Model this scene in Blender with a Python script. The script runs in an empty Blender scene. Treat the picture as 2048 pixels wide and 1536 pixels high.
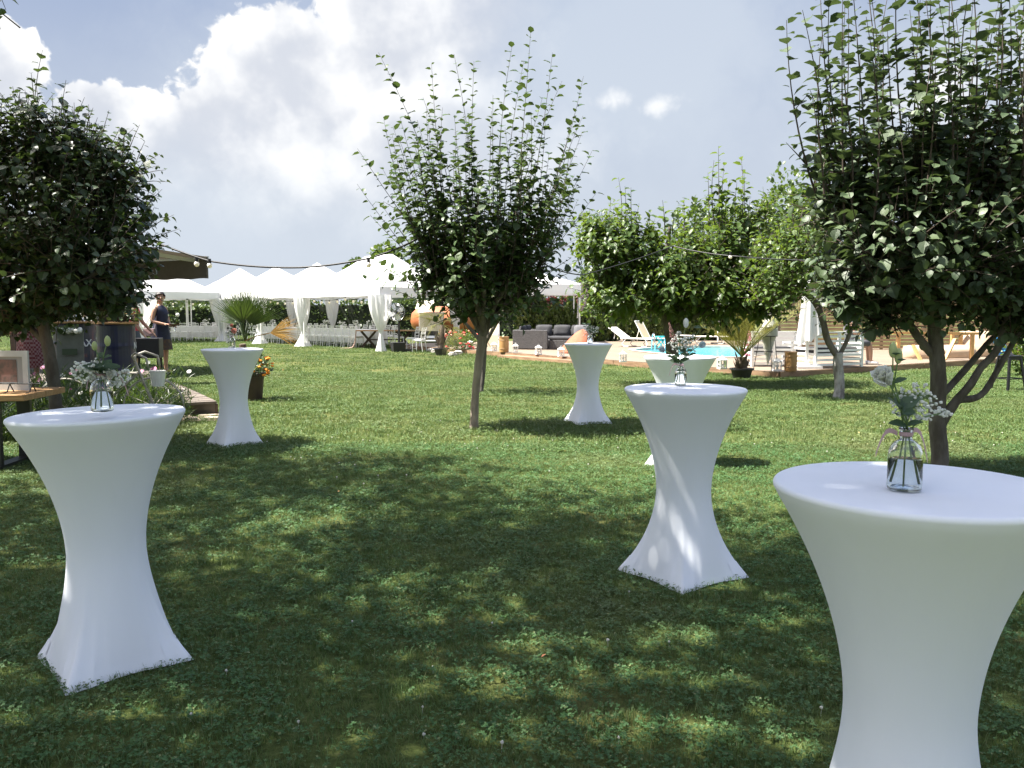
import bpy, bmesh, math, random
import numpy as np
from mathutils import Vector, Matrix
random.seed(7); RNG = np.random.default_rng(11)
SC = bpy.context.scene
COL = SC.collection
R = math.radians
# ------------------------------------------------------------------ camera
CAM_H = 1.56; FPX = 1700.0; PITCH = math.atan(147.0/FPX)
cd = bpy.data.cameras.new('camera'); cam = bpy.data.objects.new('camera', cd); COL.objects.link(cam)
cd.sensor_width = 36.0; cd.lens = 36.0*FPX/2048.0; cd.clip_start = 0.05; cd.clip_end = 6000
cam.location = (0, 0, CAM_H); cam.rotation_euler = (math.pi/2-PITCH, 0, 0)
SC.camera = cam
# ------------------------------------------------------------------ sun, sky, exposure
SUN_EL = 61.0
sd = bpy.data.lights.new('sun', 'SUN'); sun = bpy.data.objects.new('sun', sd); COL.objects.link(sun)
sd.energy = 5.0; sd.angle = R(0.53); sd.color = (1.0, 0.95, 0.86)
sdir = Vector((math.cos(R(SUN_EL)), 0.02, -math.sin(R(SUN_EL))))
sun.rotation_euler = sdir.to_track_quat('-Z', 'Y').to_euler()
SC.view_settings.view_transform = 'Standard'; SC.view_settings.look = 'None'
SC.view_settings.exposure = 1.8; SC.view_settings.gamma = 1.0; SC.view_settings.use_curve_mapping = False
SC.render.engine = 'CYCLES'
SC.cycles.max_bounces = 12; SC.cycles.diffuse_bounces = 3; SC.cycles.glossy_bounces = 3; SC.cycles.transparent_max_bounces = 8; SC.cycles.transmission_bounces = 10
SC.cycles.use_adaptive_sampling = True; SC.cycles.adaptive_threshold = .02
SC.cycles.use_denoising = True
SC.cycles.caustics_refractive = True

class NG:
    "small helper that writes math node graphs"
    def __init__(s, nt): s.nt = nt; s.n = nt.nodes; s.l = nt.links
    def node(s, t, **kw):
        x = s.n.new(t)
        for k, v in kw.items(): setattr(x, k, v)
        return x
    def put(s, sock, v):
        if isinstance(v, bpy.types.NodeSocket): s.l.new(v, sock)
        elif v is not None: sock.default_value = v
    def m(s, op, a, b=None, c=None, clamp=False):
        x = s.node('ShaderNodeMath', operation=op, use_clamp=clamp)
        s.put(x.inputs[0], a)
        if b is not None: s.put(x.inputs[1], b)
        if c is not None: s.put(x.inputs[2], c)
        return x.outputs[0]
    def step(s, v, lo, hi):
        x = s.node('ShaderNodeMapRange', interpolation_type='SMOOTHSTEP')
        s.put(x.inputs['Value'], v); x.inputs['From Min'].default_value = lo; x.inputs['From Max'].default_value = hi
        return x.outputs['Result']
    def mix(s, f, a, b):
        x = s.node('ShaderNodeMix', data_type='RGBA')
        s.put(x.inputs[0], f); s.put(x.inputs[6], a); s.put(x.inputs[7], b)
        return x.outputs[2]
    def noise(s, vec, scale, detail=4, rough=.55, dist=0.0):
        x = s.node('ShaderNodeTexNoise')
        if vec is not None: s.l.new(vec, x.inputs['Vector'])
        x.inputs['Scale'].default_value = scale; x.inputs['Detail'].default_value = detail
        x.inputs['Roughness'].default_value = rough; x.inputs['Distortion'].default_value = dist
        return x.outputs['Fac']
    def ramp(s, f, stops):
        x = s.node('ShaderNodeValToRGB'); s.put(x.inputs[0], f); e = x.color_ramp.elements
        while len(e) < len(stops): e.new(0.5)
        for k, (p, c) in enumerate(stops): e[k].position = p; e[k].color = (*c, 1)
        return x.outputs[0]

world = bpy.data.worlds.new('World'); SC.world = world; world.use_nodes = True
world.cycles.sampling_method = 'MANUAL'; world.cycles.sample_map_resolution = 512
def build_sky():
    nt = world.node_tree; nt.nodes.clear(); g = NG(nt)
    tc = g.node('ShaderNodeTexCoord'); d = tc.outputs['Generated']
    sp = g.node('ShaderNodeSeparateXYZ'); g.l.new(d, sp.inputs[0]); x, y, z = sp.outputs
    sky = g.node('ShaderNodeTexSky', sky_type='NISHITA'); sky.sun_disc = False
    sky.sun_elevation = R(SUN_EL); sky.sun_rotation = R(-90); sky.air_density = 1.0; sky.dust_density = 2.6; sky.ozone_density = 1.0
    az = g.m('ARCTAN2', x, y); el = g.m('ARCSINE', z)
    # domain warp so the cloud outline billows
    vo = g.node('ShaderNodeTexVoronoi'); vo.inputs['Scale'].default_value = 17; vo.inputs['Detail'].default_value = 3.0
    vo.inputs['Roughness'].default_value = .62; vo.inputs['Lacunarity'].default_value = 2.1; vo.normalize = True
    dn = g.node('ShaderNodeTexNoise'); g.l.new(d, dn.inputs['Vector']); dn.inputs['Scale'].default_value = 30; dn.inputs['Detail'].default_value = 5
    vm = g.node('ShaderNodeVectorMath', operation='MULTIPLY_ADD'); g.l.new(dn.outputs['Color'], vm.inputs[0]); vm.inputs[1].default_value = (.03,)*3; g.l.new(d, vm.inputs[2])
    g.l.new(vm.outputs[0], vo.inputs['Vector'])
    puff = g.m('SUBTRACT', 1.0, g.m('MULTIPLY', vo.outputs['Distance'], 1.6))
    big = g.noise(d, 7.0, 5, .55)
    fine = g.noise(vm.outputs[0], 24.0, 5, .6)
    def blob(px, py, rx, ry):
        a0 = math.atan((px-1024)/FPX); e0 = math.atan((621-py)/FPX*math.cos(a0))
        u = g.m('DIVIDE', g.m('SUBTRACT', az, a0), rx/FPX); v = g.m('DIVIDE', g.m('SUBTRACT', el, e0), ry/FPX)
        return g.m('SUBTRACT', 1.0, g.m('SQRT', g.m('ADD', g.m('MULTIPLY', u, u), g.m('MULTIPLY', v, v))))
    def union(bl):
        f = None
        for b in bl:
            o = blob(*b); f = o if f is None else g.m('SMOOTH_MAX', f, o, .12)
        return f
    rough = g.m('ADD', g.m('MULTIPLY', g.m('SUBTRACT', puff, .45), .58), g.m('MULTIPLY', g.m('SUBTRACT', big, .5), .75))
    rough = g.m('ADD', rough, g.m('MULTIPLY', g.m('SUBTRACT', fine, .5), .38))
    # towering cumulus behind the marquees, running on over the frame's top edge
    f1 = union([(860, 60, 240, 170), (640, 200, 230, 165), (560, 300, 260, 140), (250, 300, 140, 118), (900, -150, 330, 190), (760, 330, 420, 170), (-20, 160, 105, 100)])
    fr = g.m('ADD', f1, rough); rs = g.m('MAXIMUM', g.step(az, -.16, .03), g.m('SUBTRACT', 1.0, g.step(el, .13, .23)))
    m1 = g.m('ADD', g.m('MULTIPLY', g.step(fr, .03, .11), g.m('SUBTRACT', 1.0, rs)), g.m('MULTIPLY', g.m('MULTIPLY', g.step(fr, -.25, 1.1), .75), rs))
    # soft veil that the cloud dissolves into
    f2 = union([(820, 260, 620, 330), (250, 430, 520, 210), (1250, 120, 520, 300), (1900, 230, 400, 260)])
    m2 = g.step(g.m('ADD', f2, g.m('MULTIPLY', rough, .55)), -.05, .75)
    f3 = union([(1232, 212, 88, 46), (1306, 224, 80, 40), (1850, 190, 130, 105), (2150, 120, 200, 120)])
    m3 = g.step(g.m('ADD', f3, g.m('MULTIPLY', rough, 1.8)), .45, 1.15)
    # more of the same cumulus round the rest of the sky
    gen = g.noise(d, 2.6, 5, .58)
    side = g.m('MAXIMUM', g.step(g.m('ABSOLUTE', az), .70, .95), g.step(el, .55, .75))
    m4 = g.m('MULTIPLY', g.step(gen, .49, .62), side)
    mask = g.m('MAXIMUM', g.m('MAXIMUM', m1, m4), g.m('MULTIPLY', m3, .8))
    # lit top left, grey lilac in the folds
    off = g.node('ShaderNodeVectorMath', operation='ADD'); g.l.new(d, off.inputs[0]); off.inputs[1].default_value = (-.035, 0, .05)
    big2 = g.noise(off.outputs[0], 7.0, 4, .55)
    core = g.step(f1, .02, .55)
    lit = g.m('ADD', g.m('MULTIPLY', g.m('SUBTRACT', big, big2), 3.2), g.m('ADD', g.m('MULTIPLY', g.m('SUBTRACT', puff, .5), .55), g.m('MULTIPLY', g.m('SUBTRACT', 1.0, core), .55)))
    lit = g.step(lit, -.25, .85)
    ccol = g.mix(lit, (.208, .218, .240, 1), (.345, .343, .338, 1))
    veil = (.198, .219, .247, 1)
    st = g.node('ShaderNodeVectorMath', operation='MULTIPLY'); g.l.new(sky.outputs[0], st.inputs[0]); st.inputs[1].default_value = (.100, .098, .100)
    zp = g.m('MAXIMUM', z, 0.0)
    low = g.mix(g.step(zp, .02, .46), (.190, .209, .234, 1), (.088, .116, .182, 1))      # hazy lower sky
    base = g.mix(g.step(zp, .30, .80), low, st.outputs[0])
    base = g.mix(g.m('MULTIPLY', m2, .75), base, veil)
    lowfade = g.step(el, .03, .17)
    colr = g.mix(g.m('MULTIPLY', mask, g.m('MULTIPLY_ADD', lowfade, .95, .0)), base, ccol)
    bg = g.node('ShaderNodeBackground'); g.l.new(colr, bg.inputs[0]); bg.inputs[1].default_value = 1.0
    out = g.node('ShaderNodeOutputWorld'); g.l.new(bg.outputs[0], out.inputs[0])
build_sky()

# ------------------------------------------------------------------ placing helpers
_cp, _sp = math.cos(PITCH), math.sin(PITCH)
def ray(px, py):
    u = (px-1024)/FPX; v = (768-py)/FPX
    return Vector((u, _cp+v*_sp, -_sp+v*_cp))
def at(px, py, Y):
    "the point at depth Y seen at photograph pixel px, py"
    d = ray(px, py); return Vector((0, 0, CAM_H))+d*(Y/d.y)
def on(px, py, z=0.0):
    "the point of the level z seen at photograph pixel px, py"
    d = ray(px, py); return Vector((0, 0, CAM_H))+d*((z-CAM_H)/d.z)

# ------------------------------------------------------------------ mesh helpers
class MB:
    def __init__(s): s.v = []; s.f = []
    def add(s, vs, fs):
        o = len(s.v); s.v += [tuple(p) for p in vs]; s.f += [tuple(i+o for i in f) for f in fs]; return s
    def box(s, c, size, rz=0.0, rx=0.0, ry=0.0, taper=1.0):
        hx, hy, hz = size[0]/2, size[1]/2, size[2]/2
        M = Matrix.Rotation(rz, 3, 'Z') @ Matrix.Rotation(ry, 3, 'Y') @ Matrix.Rotation(rx, 3, 'X'); c = Vector(c)
        vs = []
        for k, z in ((taper, -hz), (1.0, hz)):
            for (a, b) in ((-1, -1), (1, -1), (1, 1), (-1, 1)): vs.append(c+M @ Vector((a*hx*k, b*hy*k, z)))
        return s.add(vs, [(3, 2, 1, 0), (4, 5, 6, 7), (0, 1, 5, 4), (1, 2, 6, 5), (2, 3, 7, 6), (3, 0, 4, 7)])
    def bar(s, a, b, w, h=None, up=(0, 0, 1)):
        "a square bar from a to b"
        a = Vector(a); b = Vector(b); h = h or w; t = (b-a).normalized(); u = Vector(up)
        if abs(t.dot(u)) > .98: u = Vector((0, 1, 0))
        sd_ = t.cross(u).normalized(); u = sd_.cross(t)
        vs = [p+sd_*(i*w/2)+u*(j*h/2) for p in (a, b) for (i, j) in ((-1, -1), (1, -1), (1, 1), (-1, 1))]
        return s.add(vs, [(3, 2, 1, 0), (4, 5, 6, 7), (0, 1, 5, 4), (1, 2, 6, 5), (2, 3, 7, 6), (3, 0, 4, 7)])
    def tube(s, pts, rad, n=8, cap=True):
        pts = [Vector(p) for p in pts]; m = len(pts)
        if not hasattr(rad, '__len__'): rad = [rad]*m
        vs = []; pu = None
        for i in range(m):
            t = (pts[min(i+1, m-1)]-pts[max(i-1, 0)])
            t = t.normalized() if t.length > 1e-9 else Vector((0, 0, 1))
            if pu is None:
                pu = t.cross(Vector((0, 1, 0)));
                if pu.length < .1: pu = t.cross(Vector((1, 0, 0)))
            u = (pu-t*pu.dot(t)); u = u.normalized() if u.length > 1e-6 else t.orthogonal().normalized(); w = t.cross(u); pu = u
            for k in range(n):
                a = 2*math.pi*k/n; vs.append(pts[i]+(u*math.cos(a)+w*math.sin(a))*rad[i])
        fs = [(i*n+k, i*n+(k+1) % n, (i+1)*n+(k+1) % n, (i+1)*n+k) for i in range(m-1) for k in range(n)]
        if cap: fs += [tuple(range(n))[::-1], tuple(range((m-1)*n, m*n))]
        return s.add(vs, fs)
    def lathe(s, prof, n=24, c=(0, 0, 0), cap0=True, cap1=True, wob=None):
        c = Vector(c); vs = []
        for (r, z) in prof:
            for k in range(n):
                a = 2*math.pi*k/n; q = r*(wob(a, z) if wob else 1.0)
                vs.append(c+Vector((q*math.cos(a), q*math.sin(a), z)))
        m = len(prof)
        fs = [(i*n+k, i*n+(k+1) % n, (i+1)*n+(k+1) % n, (i+1)*n+k) for i in range(m-1) for k in range(n)]
        if cap0: fs.append(tuple(range(n))[::-1])
        if cap1: fs.append(tuple(range((m-1)*n, m*n)))
        return s.add(vs, fs)
    def blob(s, c, r, n=10, m=7, wob=0.0, seed=0):
        rr = random.Random(seed); c = Vector(c)
        if not hasattr(r, '__len__'): r = (r, r, r)
        vs = [c+Vector((0, 0, -r[2]))]
        for i in range(1, m):
            t = math.pi*i/m-math.pi/2
            for k in range(n):
                a = 2*math.pi*k/n; q = 1+rr.uniform(-wob, wob)
                vs.append(c+Vector((r[0]*math.cos(t)*math.cos(a)*q, r[1]*math.cos(t)*math.sin(a)*q, r[2]*math.sin(t)*q)))
        vs.append(c+Vector((0, 0, r[2]))); e = len(vs)-1
        fs = [(0, 1+(k+1) % n, 1+k) for k in range(n)]
        fs += [(1+i*n+k, 1+i*n+(k+1) % n, 1+(i+1)*n+(k+1) % n, 1+(i+1)*n+k) for i in range(m-2) for k in range(n)]
        fs += [(1+(m-2)*n+k, 1+(m-2)*n+(k+1) % n, e) for k in range(n)]
        return s.add(vs, fs)
    def sheet(s, rows):
        "rows of points joined as a grid"
        n = len(rows[0]); vs = [p for r in rows for p in r]
        return s.add(vs, [(i*n+k, i*n+k+1, (i+1)*n+k+1, (i+1)*n+k) for i in range(len(rows)-1) for k in range(n-1)])
    def mesh(s, name, mat=None, smooth=False):
        me = bpy.data.meshes.new(name); me.from_pydata(s.v, [], s.f); me.update()
        if mat: me.materials.append(mat)
        if smooth: me.polygons.foreach_set('use_smooth', [True]*len(me.polygons))
        return me
    def build(s, name, mat, parent=None, smooth=False, loc=None, rz=0.0, bevel=0.0):
        return obj(name, s.mesh(name, mat, smooth), parent, loc, rz, bevel)
def obj(name, me, parent=None, loc=None, rz=0.0, bevel=0.0):
    o = bpy.data.objects.new(name, me); COL.objects.link(o)
    if parent: o.parent = parent
    if loc is not None: o.location = loc
    if rz: o.rotation_euler.z = rz
    if bevel:
        b = o.modifiers.new('bevel', 'BEVEL'); b.width = bevel; b.segments = 2; b.limit_method = 'ANGLE'
    return o
def thing(name, label, cat, loc=(0, 0, 0), rz=0.0, group=None):
    o = bpy.data.objects.new(name, None); COL.objects.link(o); o.location = loc; o.rotation_euler.z = rz; o.empty_display_size = .1
    return tag(o, label, cat, group)
def tag(o, label, cat, group=None, kind=None):
    o['label'] = label; o['category'] = cat
    if group: o['group'] = group
    if kind: o['kind'] = kind
    return o
def struct(o, label=None):
    o['kind'] = 'structure'
    if label: o['label'] = label
    return o
def dup(root, loc, rz=0.0, label=None, scale=None):
    r = root.copy(); COL.objects.link(r); r.location = loc; r.rotation_euler.z = rz
    if scale: r.scale = scale
    if label: r['label'] = label
    for ch in list(root.children):
        c = ch.copy(); COL.objects.link(c); c.parent = r
        for gch in list(ch.children):
            d = gch.copy(); COL.objects.link(d); d.parent = c
    return r
ORD = ['first', 'second', 'third', 'fourth', 'fifth', 'sixth', 'seventh', 'eighth', 'ninth', 'tenth', 'eleventh', 'twelfth', 'thirteenth', 'fourteenth',
       'fifteenth', 'sixteenth', 'seventeenth', 'eighteenth', 'nineteenth', 'twentieth']

# ------------------------------------------------------------------ materials
def mat(name, col, rough=.6, var=.0, vscale=6.0, bump=0.0, bscale=60.0, metal=0.0, spec=.5, trans=0.0, coat=0.0, col2=None, vlo=.35, vhi=.65, sheen=0.0, stretch=None):
    m = bpy.data.materials.new(name); m.use_nodes = True; nt = m.node_tree; g = NG(nt); b = nt.nodes['Principled BSDF']
    tc = g.node('ShaderNodeTexCoord'); v = tc.outputs['Object']
    if stretch:
        mp = g.node('ShaderNodeMapping'); g.l.new(v, mp.inputs[0]); mp.inputs['Scale'].default_value = stretch; v = mp.outputs[0]
    c = (*col, 1)
    if col2 or var:
        c2 = (*col2, 1) if col2 else tuple(max(0, k*(1-var)) for k in col)+(1,)
        c = g.mix(g.step(g.noise(v, vscale, 6, .6), vlo, vhi), (*col, 1), c2)
    g.put(b.inputs['Base Color'], c)
    b.inputs['Roughness'].default_value = rough; b.inputs['Metallic'].default_value = metal; b.inputs['Specular IOR Level'].default_value = spec
    b.inputs['Coat Weight'].default_value = coat; b.inputs['Sheen Weight'].default_value = sheen
    if bump:
        bp = g.node('ShaderNodeBump'); bp.inputs['Strength'].default_value = bump; bp.inputs['Distance'].default_value = .02
        g.l.new(g.noise(v, bscale, 5, .6), bp.inputs['Height']); g.l.new(bp.outputs[0], b.inputs['Normal'])
    if trans:
        t = g.node('ShaderNodeBsdfTranslucent'); g.put(t.inputs[0], c); mx = g.node('ShaderNodeMixShader'); mx.inputs[0].default_value = trans
        g.l.new(b.outputs[0], mx.inputs[1]); g.l.new(t.outputs[0], mx.inputs[2]); g.l.new(mx.outputs[0], nt.nodes['Material Output'].inputs[0])
    return m
def leaf_mat(name, lo, mid, hi, trans=.28, tcol=(.16, .26, .03), rough=.42, spec=.45):
    m = bpy.data.materials.new(name); m.use_nodes = True; nt = m.node_tree; g = NG(nt); b = nt.nodes['Principled BSDF']
    ge = g.node('ShaderNodeNewGeometry'); oi = g.node('ShaderNodeObjectInfo')
    f = g.m('FRACT', g.m('ADD', ge.outputs['Random Per Island'], oi.outputs['Random']))
    c = g.ramp(f, [(0, lo), (.55, mid), (1, hi)])
    tc = g.node('ShaderNodeTexCoord')
    c = g.mix(g.m('MULTIPLY', g.noise(tc.outputs['Object'], 2.2, 3), .5), c, (*lo, 1))
    g.put(b.inputs['Base Color'], c); b.inputs['Roughness'].default_value = rough; b.inputs['Specular IOR Level'].default_value = spec
    bp = g.node('ShaderNodeBump'); bp.inputs['Strength'].default_value = .25; bp.inputs['Distance'].default_value = .01
    g.l.new(g.noise(tc.outputs['Object'], 40, 2), bp.inputs['Height']); g.l.new(bp.outputs[0], b.inputs['Normal'])
    t = g.node('ShaderNodeBsdfTranslucent'); t.inputs[0].default_value = (*tcol, 1); mx = g.node('ShaderNodeMixShader'); mx.inputs[0].default_value = trans
    g.l.new(b.outputs[0], mx.inputs[1]); g.l.new(t.outputs[0], mx.inputs[2]); g.l.new(mx.outputs[0], nt.nodes['Material Output'].inputs[0])
    return m
def glass_mat(name, col=(1, 1, 1), ior=1.45, rough=0.0):
    m = bpy.data.materials.new(name); m.use_nodes = True; nt = m.node_tree; b = nt.nodes['Principled BSDF']
    b.inputs['Base Color'].default_value = (*col, 1); b.inputs['Transmission Weight'].default_value = 1; b.inputs['Roughness'].default_value = rough; b.inputs['IOR'].default_value = ior
    return m
WHITE_CLOTH = mat('stretch_fabric', (.87, .90, .955), .75, bump=.10, bscale=7, sheen=.15, trans=.08, stretch=(1, 1, .22), var=.03, vscale=3)
TENT_CLOTH = mat('tent_fabric', (.80, .80, .81), .6, bump=.15, bscale=5, trans=.22)
VOILE = mat('voile_fabric', (.80, .80, .80), .8, trans=.4)
WHITE_PAINT = mat('white_paint', (.78, .78, .76), .45, var=.08, vscale=8, bump=.04, bscale=120)
BLACK_METAL = mat('black_metal', (.012, .012, .013), .4, var=.3, vscale=14)
BLACK_PLASTIC = mat('black_plastic', (.015, .015, .016), .5)
STEEL = mat('steel', (.6, .6, .6), .22, metal=1.0)
WOOD_TAN = mat('tan_wood', (.42, .25, .11), .55, col2=(.30, .16, .06), vscale=3, stretch=(1, 14, 14), bump=.1, bscale=40)
WOOD_DARK = mat('dark_wood', (.07, .04, .025), .6, var=.5, vscale=5, stretch=(1, 10, 10), bump=.1, bscale=40)
BARK = mat('bark', (.075, .062, .05), .9, col2=(.14, .125, .105), vscale=9, bump=.9, bscale=30, stretch=(1, 1, .35))
BARK_PALE = mat('pale_bark', (.30, .255, .20), .9, col2=(.17, .14, .11), vscale=7, bump=.8, bscale=28, stretch=(1, 1, .3))
BARK_LIME = mat('limewashed_bark', (.40, .39, .37), .9, col2=(.15, .135, .12), vscale=9, bump=.8, bscale=28, stretch=(1, 1, .4))
STEM_GREEN = mat('green_stem', (.10, .17, .05), .5)
TWIG = mat('twig_bark', (.055, .038, .028), .7)
CREAM_LILAC = mat('petal_white', (.78, .79, .74), .6, trans=.35)
# ------------------------------------------------------------------ ground and lawn
def ground_mat():
    m = bpy.data.materials.new('lawn_soil'); m.use_nodes = True; nt = m.node_tree; g = NG(nt); b = nt.nodes['Principled BSDF']
    tc = g.node('ShaderNodeTexCoord'); v = tc.outputs['Object']
    a = g.noise(v, .45, 5, .6); f = g.noise(v, 22, 6, .7); h = g.noise(v, 3.2, 5, .65)
    c = g.ramp(f, [(.3, (.03, .04, .012)), (.52, (.075, .10, .028)), (.72, (.14, .155, .06))])
    c = g.mix(g.m('MULTIPLY', g.step(a, .48, .68), .5), c, (.15, .13, .05, 1))
    c = g.mix(g.m('MULTIPLY', g.step(h, .58, .75), .5), c, (.11, .085, .045, 1))
    g.put(b.inputs['Base Color'], c); b.inputs['Roughness'].default_value = .95; b.inputs['Specular IOR Level'].default_value = .1
    bp = g.node('ShaderNodeBump'); bp.inputs['Strength'].default_value = .8; bp.inputs['Distance'].default_value = .03
    g.l.new(f, bp.inputs['Height']); g.l.new(bp.outputs[0], b.inputs['Normal'])
    return m
struct(MB().add([(-2500, -300, 0), (2500, -300, 0), (2500, 3500, 0), (-2500, 3500, 0)], [(0, 1, 2, 3)]).build('ground', ground_mat()), 'mown green lawn under the trees and tables')
# deck frame: near corner and the two edge directions
DK0 = Vector((6.15, 19.5, 0)); DU = Vector((-.566, .824, 0)); DV = Vector((.824, .566, 0)); DZ = .15
def dk(u, v, z=DZ): return DK0+DU*u+DV*v+Vector((0, 0, z))
TZ = .22                                                  # raised terrace on the left
TE0 = Vector((-4.37, 12.5, 0)); TED = Vector((-.5, .866, 0))
def blocked(x, y):
    rx, ry = x-DK0.x, y-DK0.y; u = rx*DU.x+ry*DU.y; v = rx*DV.x+ry*DV.y
    d1 = (u > -.02) & (v > -.02)
    tx, ty = x-TE0.x, y-TE0.y; s = tx*TED.y-ty*TED.x
    d2 = (s < 0) & (y > 12.4-(x+4.37)*.0) & (y < 27)
    return d1 | d2
def lawn_mat(name, dry=0.0):
    m = bpy.data.materials.new(name); m.use_nodes = True; nt = m.node_tree; g = NG(nt); b = nt.nodes['Principled BSDF']
    ge = g.node('ShaderNodeNewGeometry'); oi = g.node('ShaderNodeObjectInfo'); pos = ge.outputs['Position']
    f = g.m('FRACT', g.m('ADD', ge.outputs['Random Per Island'], oi.outputs['Random']))
    lo, mid, hi = ((0.0524, 0.1017, 0.0273), (0.1004, 0.1658, 0.0519), (0.1659, 0.2301, 0.0955)) if dry == 0 else ((0.0393, 0.1017, 0.0328), (0.0655, 0.1498, 0.0491), (0.1004, 0.1980, 0.0710))
    c = g.ramp(f, [(0, lo), (.55, mid), (1, hi)])
    c = g.mix(g.m('MULTIPLY', g.step(g.noise(pos, .33, 4, .6), .49, .70), .42), c, (.22, .205, .10, 1))
    c = g.mix(g.m('MULTIPLY', g.step(g.noise(pos, 1.5, 4, .6), .5, .72), .5), c, (.055, .10, .02, 1))
    c = g.mix(g.m('MULTIPLY', g.step(f, .94, .96), .5), c, (.30, .26, .13, 1))
    g.put(b.inputs['Base Color'], c); b.inputs['Roughness'].default_value = .55; b.inputs['Specular IOR Level'].default_value = .3
    t = g.node('ShaderNodeBsdfTranslucent'); g.put(t.inputs[0], g.mix(.5, c, (.16, .22, .03, 1))); mx = g.node('ShaderNodeMixShader'); mx.inputs[0].default_value = .3
    g.l.new(b.outputs[0], mx.inputs[1]); g.l.new(t.outputs[0], mx.inputs[2]); g.l.new(mx.outputs[0], nt.nodes['Material Output'].inputs[0])
    return m
LAWN_A = lawn_mat('grass_blades'); LAWN_B = lawn_mat('clover_leaves', 1)
def tuft(seed, nb, spread, h0, h1, w):
    r = random.Random(seed); b = MB()
    for _ in range(nb):
        a = r.uniform(0, 6.28); d = spread*math.sqrt(r.random()); x, y = d*math.cos(a), d*math.sin(a)
        h = r.uniform(h0, h1); la = r.uniform(0, 6.28); ln = r.uniform(.15, .9)*h; ca, sa = math.cos(la), math.sin(la); ww = w*r.uniform(.7, 1.3)
        px, py = -sa*ww, ca*ww
        b.add([(x-px, y-py, 0), (x+px, y+py, 0), (x+ca*ln*.4-px*.8, y+sa*ln*.4-py*.8, h*.62), (x+ca*ln*.4+px*.8, y+sa*ln*.4+py*.8, h*.62), (x+ca*ln, y+sa*ln, h)], [(0, 1, 3, 2), (2, 3, 4)])
    return b
def clover(seed, n, spread, r0=.0066):
    r = random.Random(seed); b = MB()
    for _ in range(n):
        a = r.uniform(0, 6.28); d = spread*math.sqrt(r.random()); x, y = d*math.cos(a), d*math.sin(a); z = r.uniform(.018, .042); q = r.uniform(0, 6.28); s = r0*r.uniform(.7, 1.3); tl = r.uniform(-.5, .5); tm = r.uniform(-.5, .5)
        for k in range(3):
            t = q+k*2.094; c_, s_ = math.cos(t), math.sin(t)
            pts = [(0, 0), (.55, .55), (1.15, .55), (1.3, 0), (1.15, -.55), (.55, -.55)]
            vs = [(x+(c_*u-s_*v)*s, y+(s_*u+c_*v)*s, z+(tl*(c_*u-s_*v)+tm*(s_*u+c_*v))*s+.25*abs(v)*s) for u, v in pts]
            b.add(vs, [(0, 1, 2, 3), (0, 3, 4, 5)])
    return b
def clover_flower(seed):
    r = random.Random(seed); b = MB(); b.tube([(0, 0, 0), (.003, 0, .045)], .0012, 4); b.blob((.003, 0, .052), .009, 7, 5, .2, seed); return b
def proto(b, name, m):
    return bpy.data.objects.new(name, b.mesh(name, m))     # not linked: only a source for the scatter
def wedge(n, y0, y1, half=.78, pad=1.2):
    "even random points over the part of the lawn that lies ahead"
    u = RNG.random(n); a = half*(y1*y1-y0*y0)/2+pad*(y1-y0)
    y = np.sqrt(np.maximum(0, (pad/half)**2+2*(u*a)/half+2*y0*pad/half+y0*y0))-pad/half
    x = (RNG.random(n)*2-1)*(half*y+pad)
    k = ~blocked(x, y); return np.stack([x[k], y[k], np.zeros(k.sum())], 1)
def scatter(name, label, protos, P, S, rot):
    "one object of stuff: points carrying a size and a turn, each given one of the small meshes"
    me = bpy.data.meshes.new(name); me.vertices.add(len(P)); me.vertices.foreach_set('co', P.astype(np.float32).ravel()); me.update()
    at_ = me.attributes.new('size', 'FLOAT_VECTOR', 'POINT'); at_.data.foreach_set('vector', S.astype(np.float32).ravel())
    at_ = me.attributes.new('turn', 'FLOAT_VECTOR', 'POINT'); at_.data.foreach_set('vector', np.stack([0*rot, 0*rot, rot], 1).astype(np.float32).ravel())
    o = bpy.data.objects.new(name, me); COL.objects.link(o); o['kind'] = 'stuff'; o['label'] = label
    ng = bpy.data.node_groups.new(name, 'GeometryNodeTree')
    ng.interface.new_socket('Geometry', in_out='INPUT', socket_type='NodeSocketGeometry'); ng.interface.new_socket('Geometry', in_out='OUTPUT', socket_type='NodeSocketGeometry')
    N = ng.nodes; L = ng.links; gi = N.new('NodeGroupInput'); go = N.new('NodeGroupOutput'); j = N.new('GeometryNodeJoinGeometry')
    inst = N.new('GeometryNodeInstanceOnPoints'); L.new(gi.outputs[0], inst.inputs['Points'])
    for p in protos:
        oi = N.new('GeometryNodeObjectInfo'); oi.inputs['Object'].default_value = p; oi.inputs['As Instance'].default_value = True
        L.new(oi.outputs['Geometry'], j.inputs[0])
    L.new(j.outputs[0], inst.inputs['Instance']); inst.inputs['Pick Instance'].default_value = True
    rv = N.new('FunctionNodeRandomValue'); rv.data_type = 'INT'; rv.inputs[4].default_value = 0; rv.inputs[5].default_value = len(protos)-1
    L.new(rv.outputs[2], inst.inputs['Instance Index'])
    nt_ = N.new('GeometryNodeInputNamedAttribute'); nt_.data_type = 'FLOAT_VECTOR'; nt_.inputs['Name'].default_value = 'turn'
    e2r = N.new('FunctionNodeEulerToRotation'); L.new(nt_.outputs['Attribute'], e2r.inputs[0]); L.new(e2r.outputs[0], inst.inputs['Rotation'])
    na = N.new('GeometryNodeInputNamedAttribute'); na.data_type = 'FLOAT_VECTOR'; na.inputs['Name'].default_value = 'size'
    L.new(na.outputs['Attribute'], inst.inputs['Scale']); L.new(inst.outputs[0], go.inputs[0])
    md = o.modifiers.new('scatter', 'NODES'); md.node_group = ng
    return o
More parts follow.
